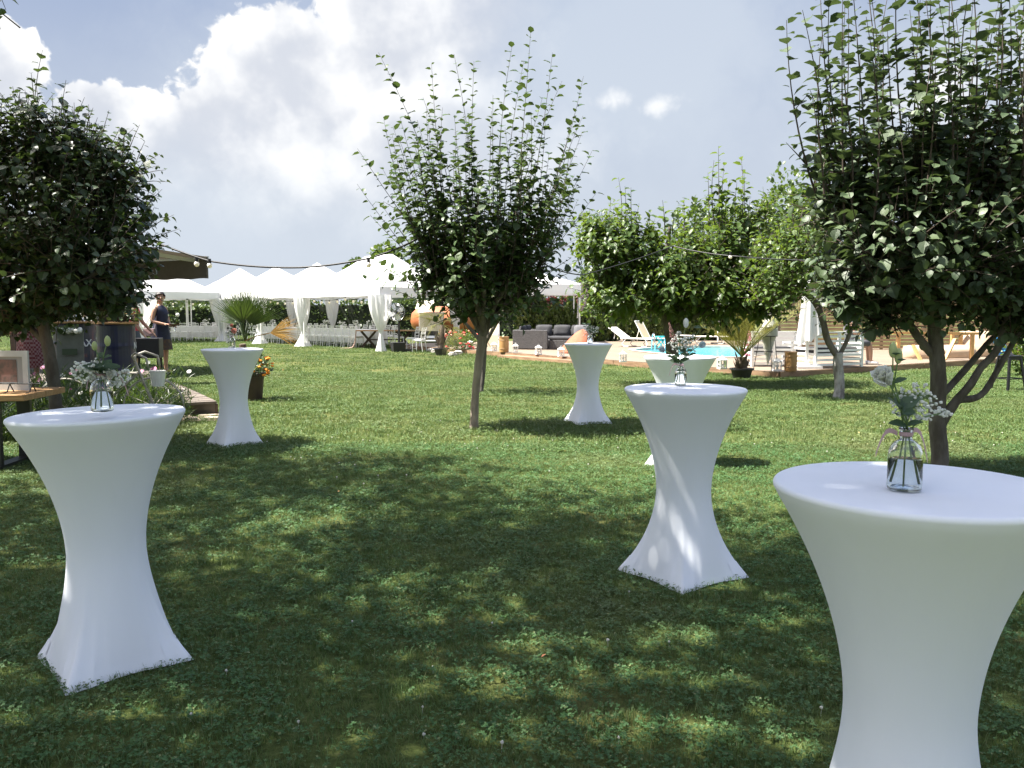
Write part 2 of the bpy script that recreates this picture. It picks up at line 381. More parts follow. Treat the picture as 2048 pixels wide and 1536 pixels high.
def patch(name, m, tufts, n, half, seed, s0=.7, s1=1.2):
    "a square of lawn holding n tufts"
    r = np.random.default_rng(seed); V = []; F = []; o = 0
    arr = [(np.array(t.v), t.f) for t in tufts]
    for _ in range(n):
        v, f = arr[r.integers(len(arr))]; a = r.uniform(0, 6.283); s = r.uniform(s0, s1); c_, s_ = math.cos(a)*s, math.sin(a)*s
        x, y = r.uniform(-half, half, 2); w = np.stack([v[:, 0]*c_-v[:, 1]*s_+x, v[:, 0]*s_+v[:, 1]*c_+y, v[:, 2]*s], 1)
        V.append(w); F += [tuple(i+o for i in q) for q in f]; o += len(v)
    me = bpy.data.meshes.new(name); me.from_pydata(np.concatenate(V).tolist(), [], F); me.materials.append(m)
    return bpy.data.objects.new(name, me)                  # not linked: only a source for the scatter
def grid(y0, y1, st, half=.80, pad=1.6):
    P = []
    y = y0+st/2
    while y < y1+st/2:
        w = half*y+pad; n = int(w/st)+1
        for k in range(-n, n+1):
            x = k*st
            if not (blocked(np.array([x-st/2, x+st/2, x]), np.array([y-st/2, y-st/2, y+st/2])).all()): P.append((x, y, 0))
        y += st
    return np.array(P)
def lay(name, label, protos, P):
    n = len(P); sg = np.where(RNG.random(n) < .5, -1.0, 1.0); S = np.stack([sg, np.ones(n), RNG.uniform(.85, 1.15, n)], 1)
    scatter(name, label, protos, P, S, RNG.integers(0, 4, n)*math.pi/2)
def build_lawn():
    TA = [tuft(i, 22, .05, .015, .042, .0012) for i in range(5)]; TC = [clover(20+i, 12, .055) for i in range(4)]
    st = .6; A = [patch('grass_patch', LAWN_A, TA, 115, st/2, 70+i) for i in range(4)]; C = [patch('clover_patch', LAWN_B, TC, 95, st/2, 80+i) for i in range(4)]+[patch('clover_patch', LAWN_B, TC, 40, st/2, 90)]
    g1 = grid(1.4, 9.2, st); lay('lawn_grass', 'short green grass blades of the lawn', A, g1)
    lay('lawn_clover', 'clover leaves growing through the lawn', C, g1)
    TB = [tuft(40+i, 26, .13, .025, .055, .0026) for i in range(4)]+[clover(50, 22, .13, .010)]
    st = 1.2; A = [patch('grass_patch_wide', LAWN_A, TB, 135, st/2, 100+i) for i in range(4)]
    lay('lawn_grass', 'short grass of the middle of the lawn', A, grid(9.2, 20, st))
    TF = [tuft(60+i, 34, .3, .03, .06, .006) for i in range(4)]
    st = 3.6; A = [patch('grass_patch_far', LAWN_A, TF, 150, st/2, 110+i) for i in range(4)]
    lay('lawn_grass', 'short grass of the far lawn by the marquees', A, grid(20, 60, st))
    W = [proto(clover_flower(i), 'clover_bloom', mat('clover_bloom', (.50, .49, .42), .8)) for i in range(2)]
    p5 = wedge(520, 1.8, 13); k = (np.sin(p5[:, 0]*1.1+2)+np.sin(p5[:, 1]*.8)+RNG.normal(0, .6, len(p5))) > .4
    p5 = p5[k]; n = len(p5); scatter('clover_blooms', 'small white clover blooms dotted over the lawn', W, p5, np.repeat(RNG.uniform(.5, .85, n)[:, None], 3, 1), RNG.uniform(0, 6, n))
build_lawn()
# ------------------------------------------------------------------ cocktail tables in stretch covers
def cocktail_table(label, c, h, dia, turn, foot=.36, seed=0, tilt=0.0):
    rt = dia/2; n = 128; prof = []
    rw = rt*.455; b = MB(); rows = []
    rr = random.Random(seed); ph = rr.uniform(0, 6)
    for i in range(5):                                          # top, slightly slack
        r = rt*(.02+.955*i/4); rows.append([(r, a, h) for a in range(n)])
    for i in range(1, 6):                                       # rounded rim
        t = i/5*math.pi*.62; rows.append([(rt*.975+.012*math.sin(t), a, h-.012+.012*math.cos(t)) for a in range(n)])
    z1 = h-.02; r1 = rt*.975+.011
    m = 46; zw = h*.455
    for i in range(1, m+1):
        t = i/m; z = z1*(1-t); row = []
        for a in range(n):
            th = 2*math.pi*a/n
            # distance to the nearest foot, 0 at a foot, 1 half way between two
            q = abs(((th/(math.pi/2)) % 1.0)-.5)*2; q = 1-q; e = abs(q)
            if z > zw:
                s = (z-zw)/(z1-zw); r = rw+(r1-rw)*(s**1.85)
            else:
                s = (zw-z)/zw
                # square with feet at its corners and edges that bow inwards
                sq = foot*math.cos(math.pi/4)/math.cos(math.pi/4*(1-e))
                sq = sq*(1-.03*math.sin(math.pi/2*e)**2)
                w = min(1, s*1.05)**1.5
                r = rw+((1-w)*(foot*.86)+w*sq-rw)*(s**1.75)
                r += .004*math.sin(9*th+ph)*s*(1-s)+.006*math.sin(22*e+ph)*(s**2)*(1-e)**2
            zz = z
            if t > .86:
                k = (t-.86)/.14; zz = z+.010*(math.sin(math.pi/2*min(1, e*1.15)))**2*k*k
            row.append((r, a, zz))
        rows.append(row)
    vs = [(r*math.cos(2*math.pi*a/n), r*math.sin(2*math.pi*a/n), z) for row in rows for (r, a, z) in row]
    fs = [(i*n+k, (i+1)*n+k, (i+1)*n+(k+1) % n, i*n+(k+1) % n) for i in range(len(rows)-1) for k in range(n)]
    fs.append(tuple(range(n)))
    b.add(vs, fs)
    root = thing('cocktail_table', label, 'table', (c[0], c[1], 0), turn, 'white covered cocktail tables on the lawn')
    if tilt: root.rotation_euler = (Matrix.Rotation(tilt, 3, 'Y') @ Matrix.Rotation(turn, 3, 'Z')).to_euler()
    b.build('stretch_cover', WHITE_CLOTH, root, True)
    hr = rows[-3:]; hm = MB(); hm.sheet([[((r+.0022)*math.cos(2*math.pi*(a % n)/n), (r+.0022)*math.sin(2*math.pi*(a % n)/n), z_) for (r, a, z_) in row+row[:1]] for row in hr]); hm.build('hem', WHITE_CLOTH, root, True)
    for k in range(4):                                          # sewn pockets that hold the feet
        a0 = k*n//4; pk = MB(); w = 5; pk.sheet([[((row[(a0+j) % n][0]+.004)*math.cos(2*math.pi*((a0+j) % n)/n), (row[(a0+j) % n][0]+.004)*math.sin(2*math.pi*((a0+j) % n)/n), row[(a0+j) % n][2]) for j in range(-w, w+1)] for row in rows[-5:]]); pk.build('foot_pocket', WHITE_CLOTH, root, True)
    b = MB(); b.lathe([(rt*.95, h-.03), (rt*.95, h-.008)], 32); b.build('tabletop', WOOD_TAN, root)
    b = MB(); b.tube([(0, 0, .05), (0, 0, h-.03)], .03, 10); b.build('pedestal', STEEL, root)
    for k in range(4):
        a = math.pi/2*k; b = MB(); b.bar((0, 0, .04), (foot*.9*math.cos(a), foot*.9*math.sin(a), .015), .04, .025); b.build('foot', BLACK_METAL, root)
    return root
HT = {}
def ctab(key, label, px, py, h, dia, turn, foot=.36, tilt=0.0):
    p = on(px, py); HT[key] = (p.x, p.y, h); cocktail_table(label, p, h, dia, R(turn), foot, len(HT), tilt); return p
ctab('A', 'white cocktail table with tall shaded cover beside the plank table', 228, 1318, 1.115, .71, 86, .36, R(-1.3))
ctab('B', 'white cocktail table with peach rose, in front of the marigold pot', 470, 888, 1.115, .69, 88, .345)
ctab('D', 'far white cocktail table in front of the orange beanbag', 1175, 844, 1.10, .66, 63, .36)
ctab('E', 'white cocktail table in shade with two white flowers, overlapping another table', 1364, 1147, 1.11, .70, 79, .375)
ctab('F', 'sunlit white cocktail table half hidden behind the shaded one', 1356, 928, 1.10, .71, 100, .36)
HT['R'] = (1.05, 2.17, 1.11)
cocktail_table('largest white cocktail table, cut off by the picture edge', HT['R'], 1.11, .71, R(100), .375, 9)
# ------------------------------------------------------------------ leaves and trees
LEAF_V = np.array([(0, 0, 0), (.30, .36, .10), (.34, 0, 0), (.30, -.36, .10), (.68, .29, .05), (.68, 0, -.04), (.68, -.29, .05), (1, 0, -.16)])
LEAF_F = [(0, 3, 2), (0, 2, 1), (2, 3, 6, 5), (2, 5, 4, 1), (5, 6, 7), (5, 7, 4)]
class Leaves:
    def __init__(s): s.p = []; s.a = []; s.n = []; s.s = []
    def add(s, p, a, n, size): s.p.append(tuple(p)); s.a.append(tuple(a)); s.n.append(tuple(n)); s.s.append(size)
    def arrays(s):
        p = np.array(s.p); a = np.array(s.a); n = np.array(s.n); z = np.array(s.s)
        a /= np.linalg.norm(a, axis=1)[:, None]; n -= a*(n*a).sum(1)[:, None]; n /= (np.linalg.norm(n, axis=1)[:, None]+1e-9); t = np.cross(n, a)
        return p, a, t, n, z
def leaf_mesh(name, m, p, a, t, n, z, wid=1.0):
    k = len(p); V = LEAF_V*np.array([1, wid, 1])
    co = p[:, None, :]+z[:, None, None]*(V[None, :, 0:1]*a[:, None, :]+V[None, :, 1:2]*t[:, None, :]+V[None, :, 2:3]*n[:, None, :])
    co = co.reshape(-1, 3); me = bpy.data.meshes.new(name); nv = len(V)
    loops = np.array([i for f in LEAF_F for i in f]); ls = np.array([len(f) for f in LEAF_F])
    L = (loops[None, :]+(np.arange(k)*nv)[:, None]).ravel(); nl = np.tile(ls, k); st = np.concatenate([[0], np.cumsum(nl)[:-1]])
    me.vertices.add(len(co)); me.vertices.foreach_set('co', co.astype(np.float32).ravel())
    me.loops.add(len(L)); me.loops.foreach_set('vertex_index', L.astype(np.int32))
    me.polygons.add(len(nl)); me.polygons.foreach_set('loop_start', st.astype(np.int32)); me.polygons.foreach_set('loop_total', nl.astype(np.int32))
    me.update(calc_edges=True); me.validate(); me.materials.append(m)
    return me
def single_leaf_mesh(name, m, wid):
    "one leaf, unit long, finer than those in the mass, with a toothed rim and a short stalk"
    b = MB(); N = 6; rows = []
    for i in range(N+1):
        t = i/N; w = .37*wid*math.sin(math.pi*min(1, t**.8))**.8*(1.06 if i % 2 else .96); dz = -.16*t*t
        if i in (0, N): w = .012
        rows.append([(t, w, .28*w+dz), (t, 0, dz), (t, -w, .28*w+dz)])
    b.sheet(rows); b.add([(-.16, .012, .02), (-.16, -.012, .02), (0, -.012, 0), (0, .012, 0)], [(0, 1, 2, 3)])
    return b.mesh(name, m)
def bez(a, c, b, n): return [a*(1-t)**2+c*2*t*(1-t)+b*t*t for t in [i/(n-1) for i in range(n)]]
UP = Vector((0, 0, 1))
def leaves_along(L, pts, spacing, size, rnd, t0=0.0, out=.8, droop=.25, taper=.35, young=0.0):
    seg = [(pts[i+1]-pts[i]).length for i in range(len(pts)-1)]; tot = sum(seg)
    if tot < 1e-4: return
    d = t0*tot; k = rnd.uniform(0, 6)
    while d < tot:
        x = d; i = 0
        while i < len(seg)-1 and x > seg[i]: x -= seg[i]; i += 1
        p = pts[i].lerp(pts[i+1], min(1, x/max(seg[i], 1e-6))); ax = (pts[i+1]-pts[i]).normalized()
        u = ax.orthogonal().normalized(); w = ax.cross(u); k += 2.4+rnd.uniform(-.5, .5)
        rad = u*math.cos(k)+w*math.sin(k)
        a = ax*rnd.uniform(.25, .6)+rad*out+UP*rnd.uniform(-droop, .12)
        n = UP*1.0+ax*.5-rad*.1+Vector((rnd.uniform(-.5, .5), rnd.uniform(-.5, .5), rnd.uniform(-.2, .2)))
        f = d/tot; sz = size*rnd.uniform(.5, 1.22)*(1-taper*f*f)
        L.add(p+rad*.01, a, n, sz); d += spacing*rnd.uniform(.6, 1.4)
def tree(name, label, base, trunk, limbs, sprouts, blobs, leafm, wid=1.0, size=.09, spacing=.045, bark=BARK, nleaf=300, seed=1, group='fruit trees on the lawn',
         twig_len=(.18, .42), droop=.25, twig_up=.5, sprout_r=.011, keep=None, trunk_mat=None, sprout_leaf=1.08):
    rnd = random.Random(seed); base = Vector(base); root = thing(name, label, 'tree', base, 0, group)
    loc = lambda p: Vector(p)-base
    def smooth_path(pts):
        P = [Vector(q[0]) for q in pts]; r = [q[1] for q in pts]; o = []; rr = []
        for i in range(len(P)-1):
            p0 = P[max(i-1, 0)]; p1 = P[i]; p2 = P[i+1]; p3 = P[min(i+2, len(P)-1)]
            for k in range(5):
                t = k/5; o.append(.5*((2*p1)+(p2-p0)*t+(2*p0-5*p1+4*p2-p3)*t*t+(3*p1-p0-3*p2+p3)*t**3)); rr.append((r[i]*(1-t)+r[i+1]*t)*(1+rnd.uniform(-.05, .05)))
        o.append(P[-1]); rr.append(r[-1]); return o, rr
    po, pr = smooth_path(trunk); pr[0] *= 1.3; pr[1] *= 1.08
    MB().tube([loc(p) for p in po], pr, 14).build('trunk', trunk_mat or bark, root, True)
    for lm in limbs:
        a, r_ = smooth_path(lm); MB().tube([loc(p) for p in a], r_, 9).build('limb', bark, root, True)
    L = Leaves(); tw = MB()
    for (a, b) in sprouts:
        a = Vector(a); b = Vector(b); c = a.lerp(b, .45)+Vector((rnd.uniform(-.2, .2), rnd.uniform(-.2, .2), rnd.uniform(-.08, .1)))*(b-a).length*.5
        pts = bez(a, c, b, 9); n = len(pts); tw.tube([loc(p) for p in pts], [sprout_r*(1-.8*i/(n-1)) for i in range(n)], 5, False)
        leaves_along(L, pts, spacing*1.05*(.6+.4*sprout_leaf), size*sprout_leaf, rnd, .06, .8, droop*.8, .25)
        for _ in range(int((b-a).length*1.6)):                  # short side spurs low on the shoot
            t = rnd.uniform(.05, .6); i = int(t*(n-1)); p = pts[i]; d = Vector((rnd.uniform(-1, 1), rnd.uniform(-1, 1), rnd.uniform(.1, .9))).normalized()*rnd.uniform(.08, .28)
            tw.tube([loc(p), loc(p+d)], [.004, .002], 4, False); leaves_along(L, [p, p+d*.5, p+d], spacing*.7, size, rnd, .1, .8, droop)
    for (c, r, nt_) in blobs:
        c = Vector(c)
        for _ in range(nt_):
            d = Vector((rnd.gauss(0, 1), rnd.gauss(0, 1), rnd.gauss(0, 1))).normalized()*(rnd.random()**.42)
            p = c+Vector((d.x*r[0], d.y*r[1], d.z*r[2]))
            if keep and not keep(p): continue
            dr = (d*.9+UP*twig_up+Vector((rnd.uniform(-.5, .5), rnd.uniform(-.5, .5), rnd.uniform(-.3, .4)))).normalized(); ln = rnd.uniform(*twig_len)
            e = p+dr*ln; mid = p.lerp(e, .5)+UP*ln*.05
            tw.tube([loc(p-dr*ln*.6), loc(mid), loc(e)], [.006, .004, .002], 4, False)
            leaves_along(L, [p-dr*ln*.3, mid, e], spacing, size, rnd, 0, .85, droop)
    tw.build('twigs', TWIG, root)['kind'] = 'stuff'
    p, a, t, n, z = L.arrays(); p = p-np.array(base)[None, :]
    # the leaves that show largest are objects of their own
    if nleaf:
        w = p+np.array(base)[None, :]-np.array([0, 0, CAM_H])[None, :]; dist = np.linalg.norm(w, axis=1)
        face = np.abs((n*w).sum(1))/dist; sc = z*(.35+face)/dist**(2.5)
        inv = (w[:, 1] > .5) & (np.abs(w[:, 0]/np.maximum(w[:, 1], .1)) < .6) & (w[:, 2]/np.maximum(w[:, 1], .1) < .36)
        sc = np.where(inv, sc, 0); order = np.argsort(-sc); pick = order[:nleaf]; rest = order[nleaf:]
        lm_ = single_leaf_mesh('leaf', leafm, wid)
        for i in pick:
            M = Matrix(((a[i][0], t[i][0], n[i][0]), (a[i][1], t[i][1], n[i][1]), (a[i][2], t[i][2], n[i][2]))).to_4x4()
            o = bpy.data.objects.new('leaf', lm_); COL.objects.link(o); o.parent = root
            o.matrix_local = Matrix.Translation(Vector(p[i])) @ M @ Matrix.Scale(float(z[i]), 4)
    else: rest = np.arange(len(p))
    o = obj('foliage', leaf_mesh('foliage', leafm, p[rest], a[rest], t[rest], n[rest], z[rest], wid), root); o['kind'] = 'stuff'
    return root
LEAF_DARK = leaf_mat('plum_leaf', (.026, .05, .016), (.055, .098, .03), (.10, .15, .05), trans=.19, tcol=(.10, .155, .032))
LEAF_QUINCE = leaf_mat('quince_leaf', (.028, .05, .021), (.058, .092, .039), (.115, .155, .078), trans=.17, tcol=(.10, .15, .04), rough=.5)
LEAF_MULB = leaf_mat('mulberry_leaf', (.02, .036, .016), (.042, .07, .028), (.09, .13, .052), trans=.2, tcol=(.10, .155, .03))
LEAF_CHERRY = leaf_mat('cherry_leaf', (.028, .058, .012), (.066, .115, .022), (.14, .20, .042), trans=.32, tcol=(.18, .27, .03))
LEAF_WILLOW = leaf_mat('willow_leaf', (.03, .058, .014), (.058, .10, .022), (.10, .15, .036), trans=.28, tcol=(.16, .24, .035))
LEAF_OVER = leaf_mat('walnut_leaf', (.03, .055, .015), (.055, .09, .022), (.09, .13, .035), trans=.25)

# central tree: vase of upright shoots
def tree_centre():
    D = 11.2; B = on(948, 858); B = Vector((B.x, B.y, 0)); T = at(966, 668, D); rnd = random.Random(5)
    trunk = [(B-UP*.03, .060), (at(950, 800, D), .052), (at(957, 730, D), .052), (T, .058), (at(970, 640, D), .054)]
    limbs = []; sp = []
    tips = [(757, 105, 0), (715, 297, -.3), (714, 368, .3), (863, 128, .3), (908, 108, -.4), (948, 122, .2), (1024, 92, -.3), (1062, 58, .2), (1105, 105, -.3), (1167, 152, .3), (1185, 300, -.4), (1193, 385, .2),
            (846, 195, -.5), (986, 190, .4), (1124, 162, .6), (936, 228, -.6), (800, 235, .5), (1048, 120, .5), (885, 215, .1), (1010, 255, .2), (1085, 195, -.5), (1145, 235, .1), (780, 330, -.5), (905, 300, .6), (965, 330, -.2), (1035, 300, -.6), (1130, 330, -.6),
            (740, 430, -.1), (760, 405, .6), (825, 350, -.8), (870, 380, .8), (1000, 390, .9), (1065, 385, .8), (1160, 440, .7), (1150, 480, -.7), (745, 520, .2), (730, 560, -.2), (1165, 530, 0)]
    heads = []
    for k in range(9):
        a = k*2.4; h = at(966+math.cos(a)*rnd.uniform(30, 88), rnd.uniform(560, 600), D+math.sin(a)*.55)
        limbs.append([(at(966, rnd.uniform(650, 675), D), .045), (at(966, 640, D).lerp(h, .5)-UP*.03, .034), (h, .022)]); heads.append(h)
    for (x, y, dz) in tips:
        e = at(x, y, D+dz); h = min(heads, key=lambda q: abs((q.x-T.x)-.45*(e.x-T.x))+abs(q.y-D-.6*dz)*.8+rnd.uniform(0, .12))
        s = h.lerp(T, rnd.uniform(0, .4)); sp.append((s, e))
    for _ in range(62):                                              # shoots of middling height
        x = rnd.uniform(765, 1175); y = rnd.uniform(200, 440)+abs(x-970)*.12; dz = rnd.uniform(-.8, .8); sp.append((at(966+(x-966)*.55, rnd.uniform(520, 600), D+dz*.6), at(x, y, D+dz)))
    for _ in range(55):                                              # shorter inner shoots
        h = rnd.choice(heads); e = Vector((T.x+(h.x-T.x)*rnd.uniform(1.0, 2.1)+rnd.uniform(-.25, .25), D+(h.y-D)*rnd.uniform(.9, 2)+rnd.uniform(-.25, .25), h.z+rnd.uniform(.5, 1.7))); sp.append((h.lerp(T, rnd.uniform(0, .3)), e))
    bl = [(at(966, 555, D), (.74, .7, .46), 78), (at(872, 575, D), (.36, .45, .34), 36), (at(1058, 568, D), (.38, .45, .36), 38), (at(965, 615, D), (.55, .5, .22), 56), (at(960, 450, D), (1.0, .9, .42), 36)]
    tree('plum_tree', 'vase-shaped fruit tree with bare upright shoots standing alone in mid lawn', B, trunk, limbs, sp, bl, LEAF_DARK, 1.1, .108, .052, BARK, 300, 3, trunk_mat=BARK_PALE, sprout_r=.009, sprout_leaf=1.22)
tree_centre()
def tree_behind():
    D = 16.2; B = on(958, 786); T = at(968, 690, D)
    trunk = [(Vector((B.x, B.y, -.03)), .07), (at(965, 740, D), .062), (T, .06), (at(975, 650, D), .05)]
    hs = [at(900, 610, D), at(1020, 600, D-.3), at(960, 590, D+.4)]
    tree('plum_tree', 'smaller fruit tree almost hidden behind the central tree, only its trunk clear', Vector((B.x, B.y, 0)), trunk, [[(T, .045), (h, .02)] for h in hs], [(h, h+Vector((random.uniform(-.3, .3), 0, .9))) for h in hs], [(at(965, 580, D), (.95, .8, .55), 130)], LEAF_DARK, 1.0, .085, .05, BARK, 0, 13)
tree_behind()
# left tree: dense, dark, big leaves
def tree_left():
    D = 9.6; rnd = random.Random(8); B = Vector(((108-1024)/FPX*D, D, 0))
    trunk = [(B-UP*.03, .08), (at(108, 770, D), .068), (at(97, 700, D), .066), (at(84, 640, D), .062), (at(80, 600, D), .06)]
    limbs = [[(at(95, 690, D), .04), (at(60, 655, D), .032), (at(20, 610, D+.2), .025)], [(at(84, 630, D), .05), (at(30, 560, D), .035), (at(-40, 480, D), .02)], [(at(82, 620, D), .05), (at(130, 540, D), .035), (at(180, 440, D), .02)],
             [(at(80, 610, D), .05), (at(85, 500, D), .035), (at(90, 380, D), .018)], [(at(84, 610, D), .04), (at(170, 560, D-.5), .028), (at(270, 490, D-.6), .015)], [(at(84, 610, D), .04), (at(60, 540, D+.7), .03), (at(60, 450, D+1.1), .015)]]
    sp = [(at(85, 400, D), at(85, 100, D)), (at(120, 420, D), at(132, 160, D-.2)), (at(10, 420, D), at(5, 190, D)), (at(40, 420, D+.3), at(30, 215, D+.2)), (at(150, 420, D), at(195, 235, D)), (at(180, 430, D), at(240, 255, D-.1)), (at(190, 440, D), at(295, 310, D)),
          (at(200, 470, D), at(312, 385, D-.2)), (at(60, 420, D-.4), at(58, 235, D-.4)), (at(110, 420, D-.6), at(155, 240, D-.5)), (at(210, 500, D), at(300, 430, D)), (at(240, 520, D-.4), at(338, 490, D-.5)), (at(-40, 460, D), at(-60, 240, D)), (at(190, 420, D+.4), at(215, 270, D+.4)), (at(215, 430, D), at(268, 300, D+.3)), (at(250, 560, D-.4), at(300, 560, D-.4)), (at(70, 380, D-.2), at(72, 165, D-.2)), (at(100, 380, D+.2), at(104, 190, D+.2)), (at(30, 400, D-.3), at(40, 175, D-.3)), (at(-10, 400, D), at(-14, 150, D)), (at(140, 380, D), at(148, 205, D)), (at(170, 400, D-.3), at(178, 225, D-.3)), (at(230, 430, D-.2), at(285, 345, D-.2))]
    bl = [(at(100, 400, D), (.85, .8, .62), 240), (at(60, 500, D), (1.05, .9, .5), 270), (at(210, 450, D), (.5, .7, .55), 190), (at(180, 540, D), (.55, .7, .36), 170), (at(-60, 430, D), (.6, .8, .7), 190), (at(20, 595, D-.1), (.6, .7, .28), 150), (at(100, 305, D), (.7, .6, .32), 90), (at(215, 340, D), (.36, .4, .3), 60), (at(150, 590, D), (.5, .6, .2), 80), (at(30, 640, D), (.4, .5, .15), 45), (at(-10, 320, D), (.4, .5, .4), 70), (at(120, 500, D-.7), (.8, .3, .5), 110), (at(70, 600, D-.2), (.75, .6, .22), 130), (at(205, 590, D-.1), (.36, .5, .2), 70), (at(0, 630, D), (.5, .5, .16), 60), (at(60, 270, D), (.5, .5, .35), 70), (at(150, 300, D), (.4, .5, .3), 50)]
    tree('mulberry_tree', 'dense dark broad-leaved tree over the plank table and blue drums', B, trunk, limbs, sp, bl, LEAF_MULB, 1.15, .108, .054, BARK, 300, 4, droop=.6, twig_len=(.15, .36), sprout_leaf=1.2)
tree_left()
# right tree: close, pale felted leaves and long bare shoots
def tree_right():
    D = 7.9; rnd = random.Random(18); B = Vector(((1879-1024)/FPX*D, D, 0))
    trunk = [(B-UP*.03, .085), (at(1880, 920, D), .076), (at(1874, 840, D), .074), (at(1877, 760, D), .07), (at(1872, 690, D), .064), (at(1868, 640, D), .058), (at(1872, 560, D), .048), (at(1880, 470, D), .035)]
    limbs = [[(at(1872, 715, D), 0.044), (at(1840, 680, D), 0.039), (at(1815, 640, D), 0.034), (at(1770, 560, D), 0.027), (at(1720, 470, D), 0.019)],
             [(at(1882, 850, D), 0.044), (at(1905, 812, D-.05), 0.045), (at(1940, 770, D-.1), 0.037), (at(1962, 735, D-.1), 0.034), (at(1985, 712, D-.1), 0.033), (at(1998, 690, D-.1), 0.034), (at(2012, 640, D-.1), 0.027), (at(2035, 540, D-.1), 0.020)],
             [(at(1915, 800, D-.05), 0.034), (at(1962, 790, D), 0.031), (at(1998, 735, D), 0.027), (at(2040, 660, D), 0.024), (at(2090, 570, D+.1), 0.017)],
             [(at(1884, 790, D), 0.034), (at(1925, 745, D+.1), 0.031), (at(1972, 690, D+.2), 0.027), (at(1995, 655, D+.3), 0.023), (at(1990, 560, D+.4), 0.016)],
             [(at(1868, 640, D), 0.034), (at(1850, 560, D-.5), 0.024), (at(1840, 460, D-.8), 0.014)], [(at(1870, 620, D), 0.034), (at(1930, 540, D-.4), 0.024), (at(1960, 430, D-.6), 0.014)], [(at(1870, 600, D), 0.027), (at(1800, 520, D+.6), 0.020), (at(1760, 430, D+.8), 0.014)]]
    tips = [(1573, 40), (1605, 20), (1640, -40), (1662, -60), (1572, 285), (1700, -90), (1720, -110), (1735, -60), (1795, -120), (1815, -140), (1862, -60), (1885, -120), (1900, -70), (1930, -160), (1950, -90), (1982, -150), (2010, -90), (2020, -170), (2045, -70), (2070, -140), (1690, 10), (1775, 60), (1840, 120), (1960, 40), (2090, -60), (1655, 120), (1620, 180), (2130, 0)]
    sp = []
    for k, (x, y) in enumerate(tips):
        dz = rnd.uniform(-.6, .6); s = at(1700+(x-1600)*.62+(x-1830)*.2, rnd.uniform(330, 420), D+dz*.6); sp.append((s, at(x, y, D+dz)))
    for _ in range(52):
        x = rnd.uniform(1600, 2150); dz = rnd.uniform(-.9, .9); sp.append((at(x, rnd.uniform(380, 480), D+dz*.8), at(x+rnd.uniform(-30, 30), rnd.uniform(-60, 280)+max(0, 1680-x)*.9, D+dz)))
    bl = [(at(1760, 420, D), (.52, .8, .48), 130), (at(1900, 400, D), (.7, .9, .55), 180), (at(2040, 400, D), (.6, .9, .65), 170), (at(1740, 540, D), (.45, .7, .34), 120), (at(1840, 560, D), (.6, .8, .35), 160), (at(1960, 560, D), (.6, .8, .4), 170), (at(2060, 580, D), (.45, .7, .4), 130), (at(1690, 400, D), (.28, .4, .35), 60), (at(1700, 600, D-.2), (.2, .3, .2), 35), (at(2160, 450, D), (.5, .8, .7), 110), (at(1860, 300, D), (.95, .8, .35), 120), (at(1780, 640, D-.1), (.28, .3, .12), 26), (at(2020, 655, D), (.3, .4, .16), 36), (at(1880, 480, D-.7), (.9, .3, .5), 120)]
    tree('quince_tree', 'large-leaved fruit tree with forked leaning limbs beside the largest table', B, trunk, limbs, sp, bl, LEAF_QUINCE, 1.12, .118, .056, BARK, 300, 6, droop=.45, twig_len=(.15, .38), sprout_r=.011, sprout_leaf=1.22)
tree_right()
# bright bushy tree by the pool
def tree_cherry():
    D = 17.6; rnd = random.Random(28); B = Vector(((1352-1024)/FPX*D, D, 0))
    trunk = [(B-UP*.03, .15), (at(1345, 710, D), .13), (at(1338, 650, D), .12), (at(1325, 620, D), .11)]
    limbs = [[(at(1335, 640, D), .08), (at(1290, 600, D), .06), (at(1230, 540, D), .035)], [(at(1338, 640, D), .08), (at(1400, 590, D-.3), .06), (at(1480, 540, D-.3), .035)], [(at(1325, 620, D), .08), (at(1330, 540, D), .06), (at(1340, 450, D), .03)], [(at(1345, 660, D), .07), (at(1375, 640, D-.2), .05), (at(1440, 610, D-.6), .03)]]
    tp = [((1240, 480), (1237, 355)), ((1265, 480), (1262, 375)), ((1205, 520), (1170, 425)), ((1330, 470), (1325, 400)), ((1370, 480), (1368, 395)), ((1440, 470), (1437, 292)), ((1418, 470), (1416, 345)), ((1480, 480), (1482, 312)), ((1500, 500), (1500, 400)), ((1200, 560), (1150, 470)), ((1215, 600), (1135, 575)), ((1540, 540), (1600, 490)), ((1290, 480), (1300, 430)), ((1230, 560), (1160, 500)), ((1520, 540), (1570, 440)), ((1450, 470), (1460, 360)), ((1250, 480), (1250, 372)), ((1225, 490), (1222, 395)), ((1430, 450), (1428, 320)), ((1445, 450), (1448, 330)), ((1490, 470), (1488, 345)), ((1475, 470), (1474, 365)), ((1180, 520), (1182, 440)), ((1345, 470), (1350, 420))]
    sp = [(at(a[0], a[1], D+rnd.uniform(-.5, .3)), at(b[0], b[1], D+rnd.uniform(-.5, .3))) for a, b in tp]
    bl = [(at(1240, 510, D), (.68, 1.0, .72), 260), (at(1350, 540, D), (.95, 1.1, .72), 310), (at(1450, 520, D), (.82, 1.1, .72), 280), (at(1540, 550, D), (.6, .9, .6), 160), (at(1230, 600, D), (.65, .9, .35), 130), (at(1330, 590, D-.4), (.9, .9, .4), 170), (at(1440, 600, D-.4), (.8, .9, .35), 150), (at(1185, 480, D), (.32, .5, .45), 60), (at(1530, 610, D), (.5, .7, .25), 70), (at(1500, 460, D+.5), (.7, .8, .6), 130)]
    tree('cherry_tree', 'bright yellow-green bushy fruit tree in front of the pool', B, trunk, limbs, sp, bl, LEAF_CHERRY, .85, .175, .07, BARK, 300, 9, droop=.75, twig_len=(.22, .5), sprout_r=.014, sprout_leaf=1.15)
tree_cherry()
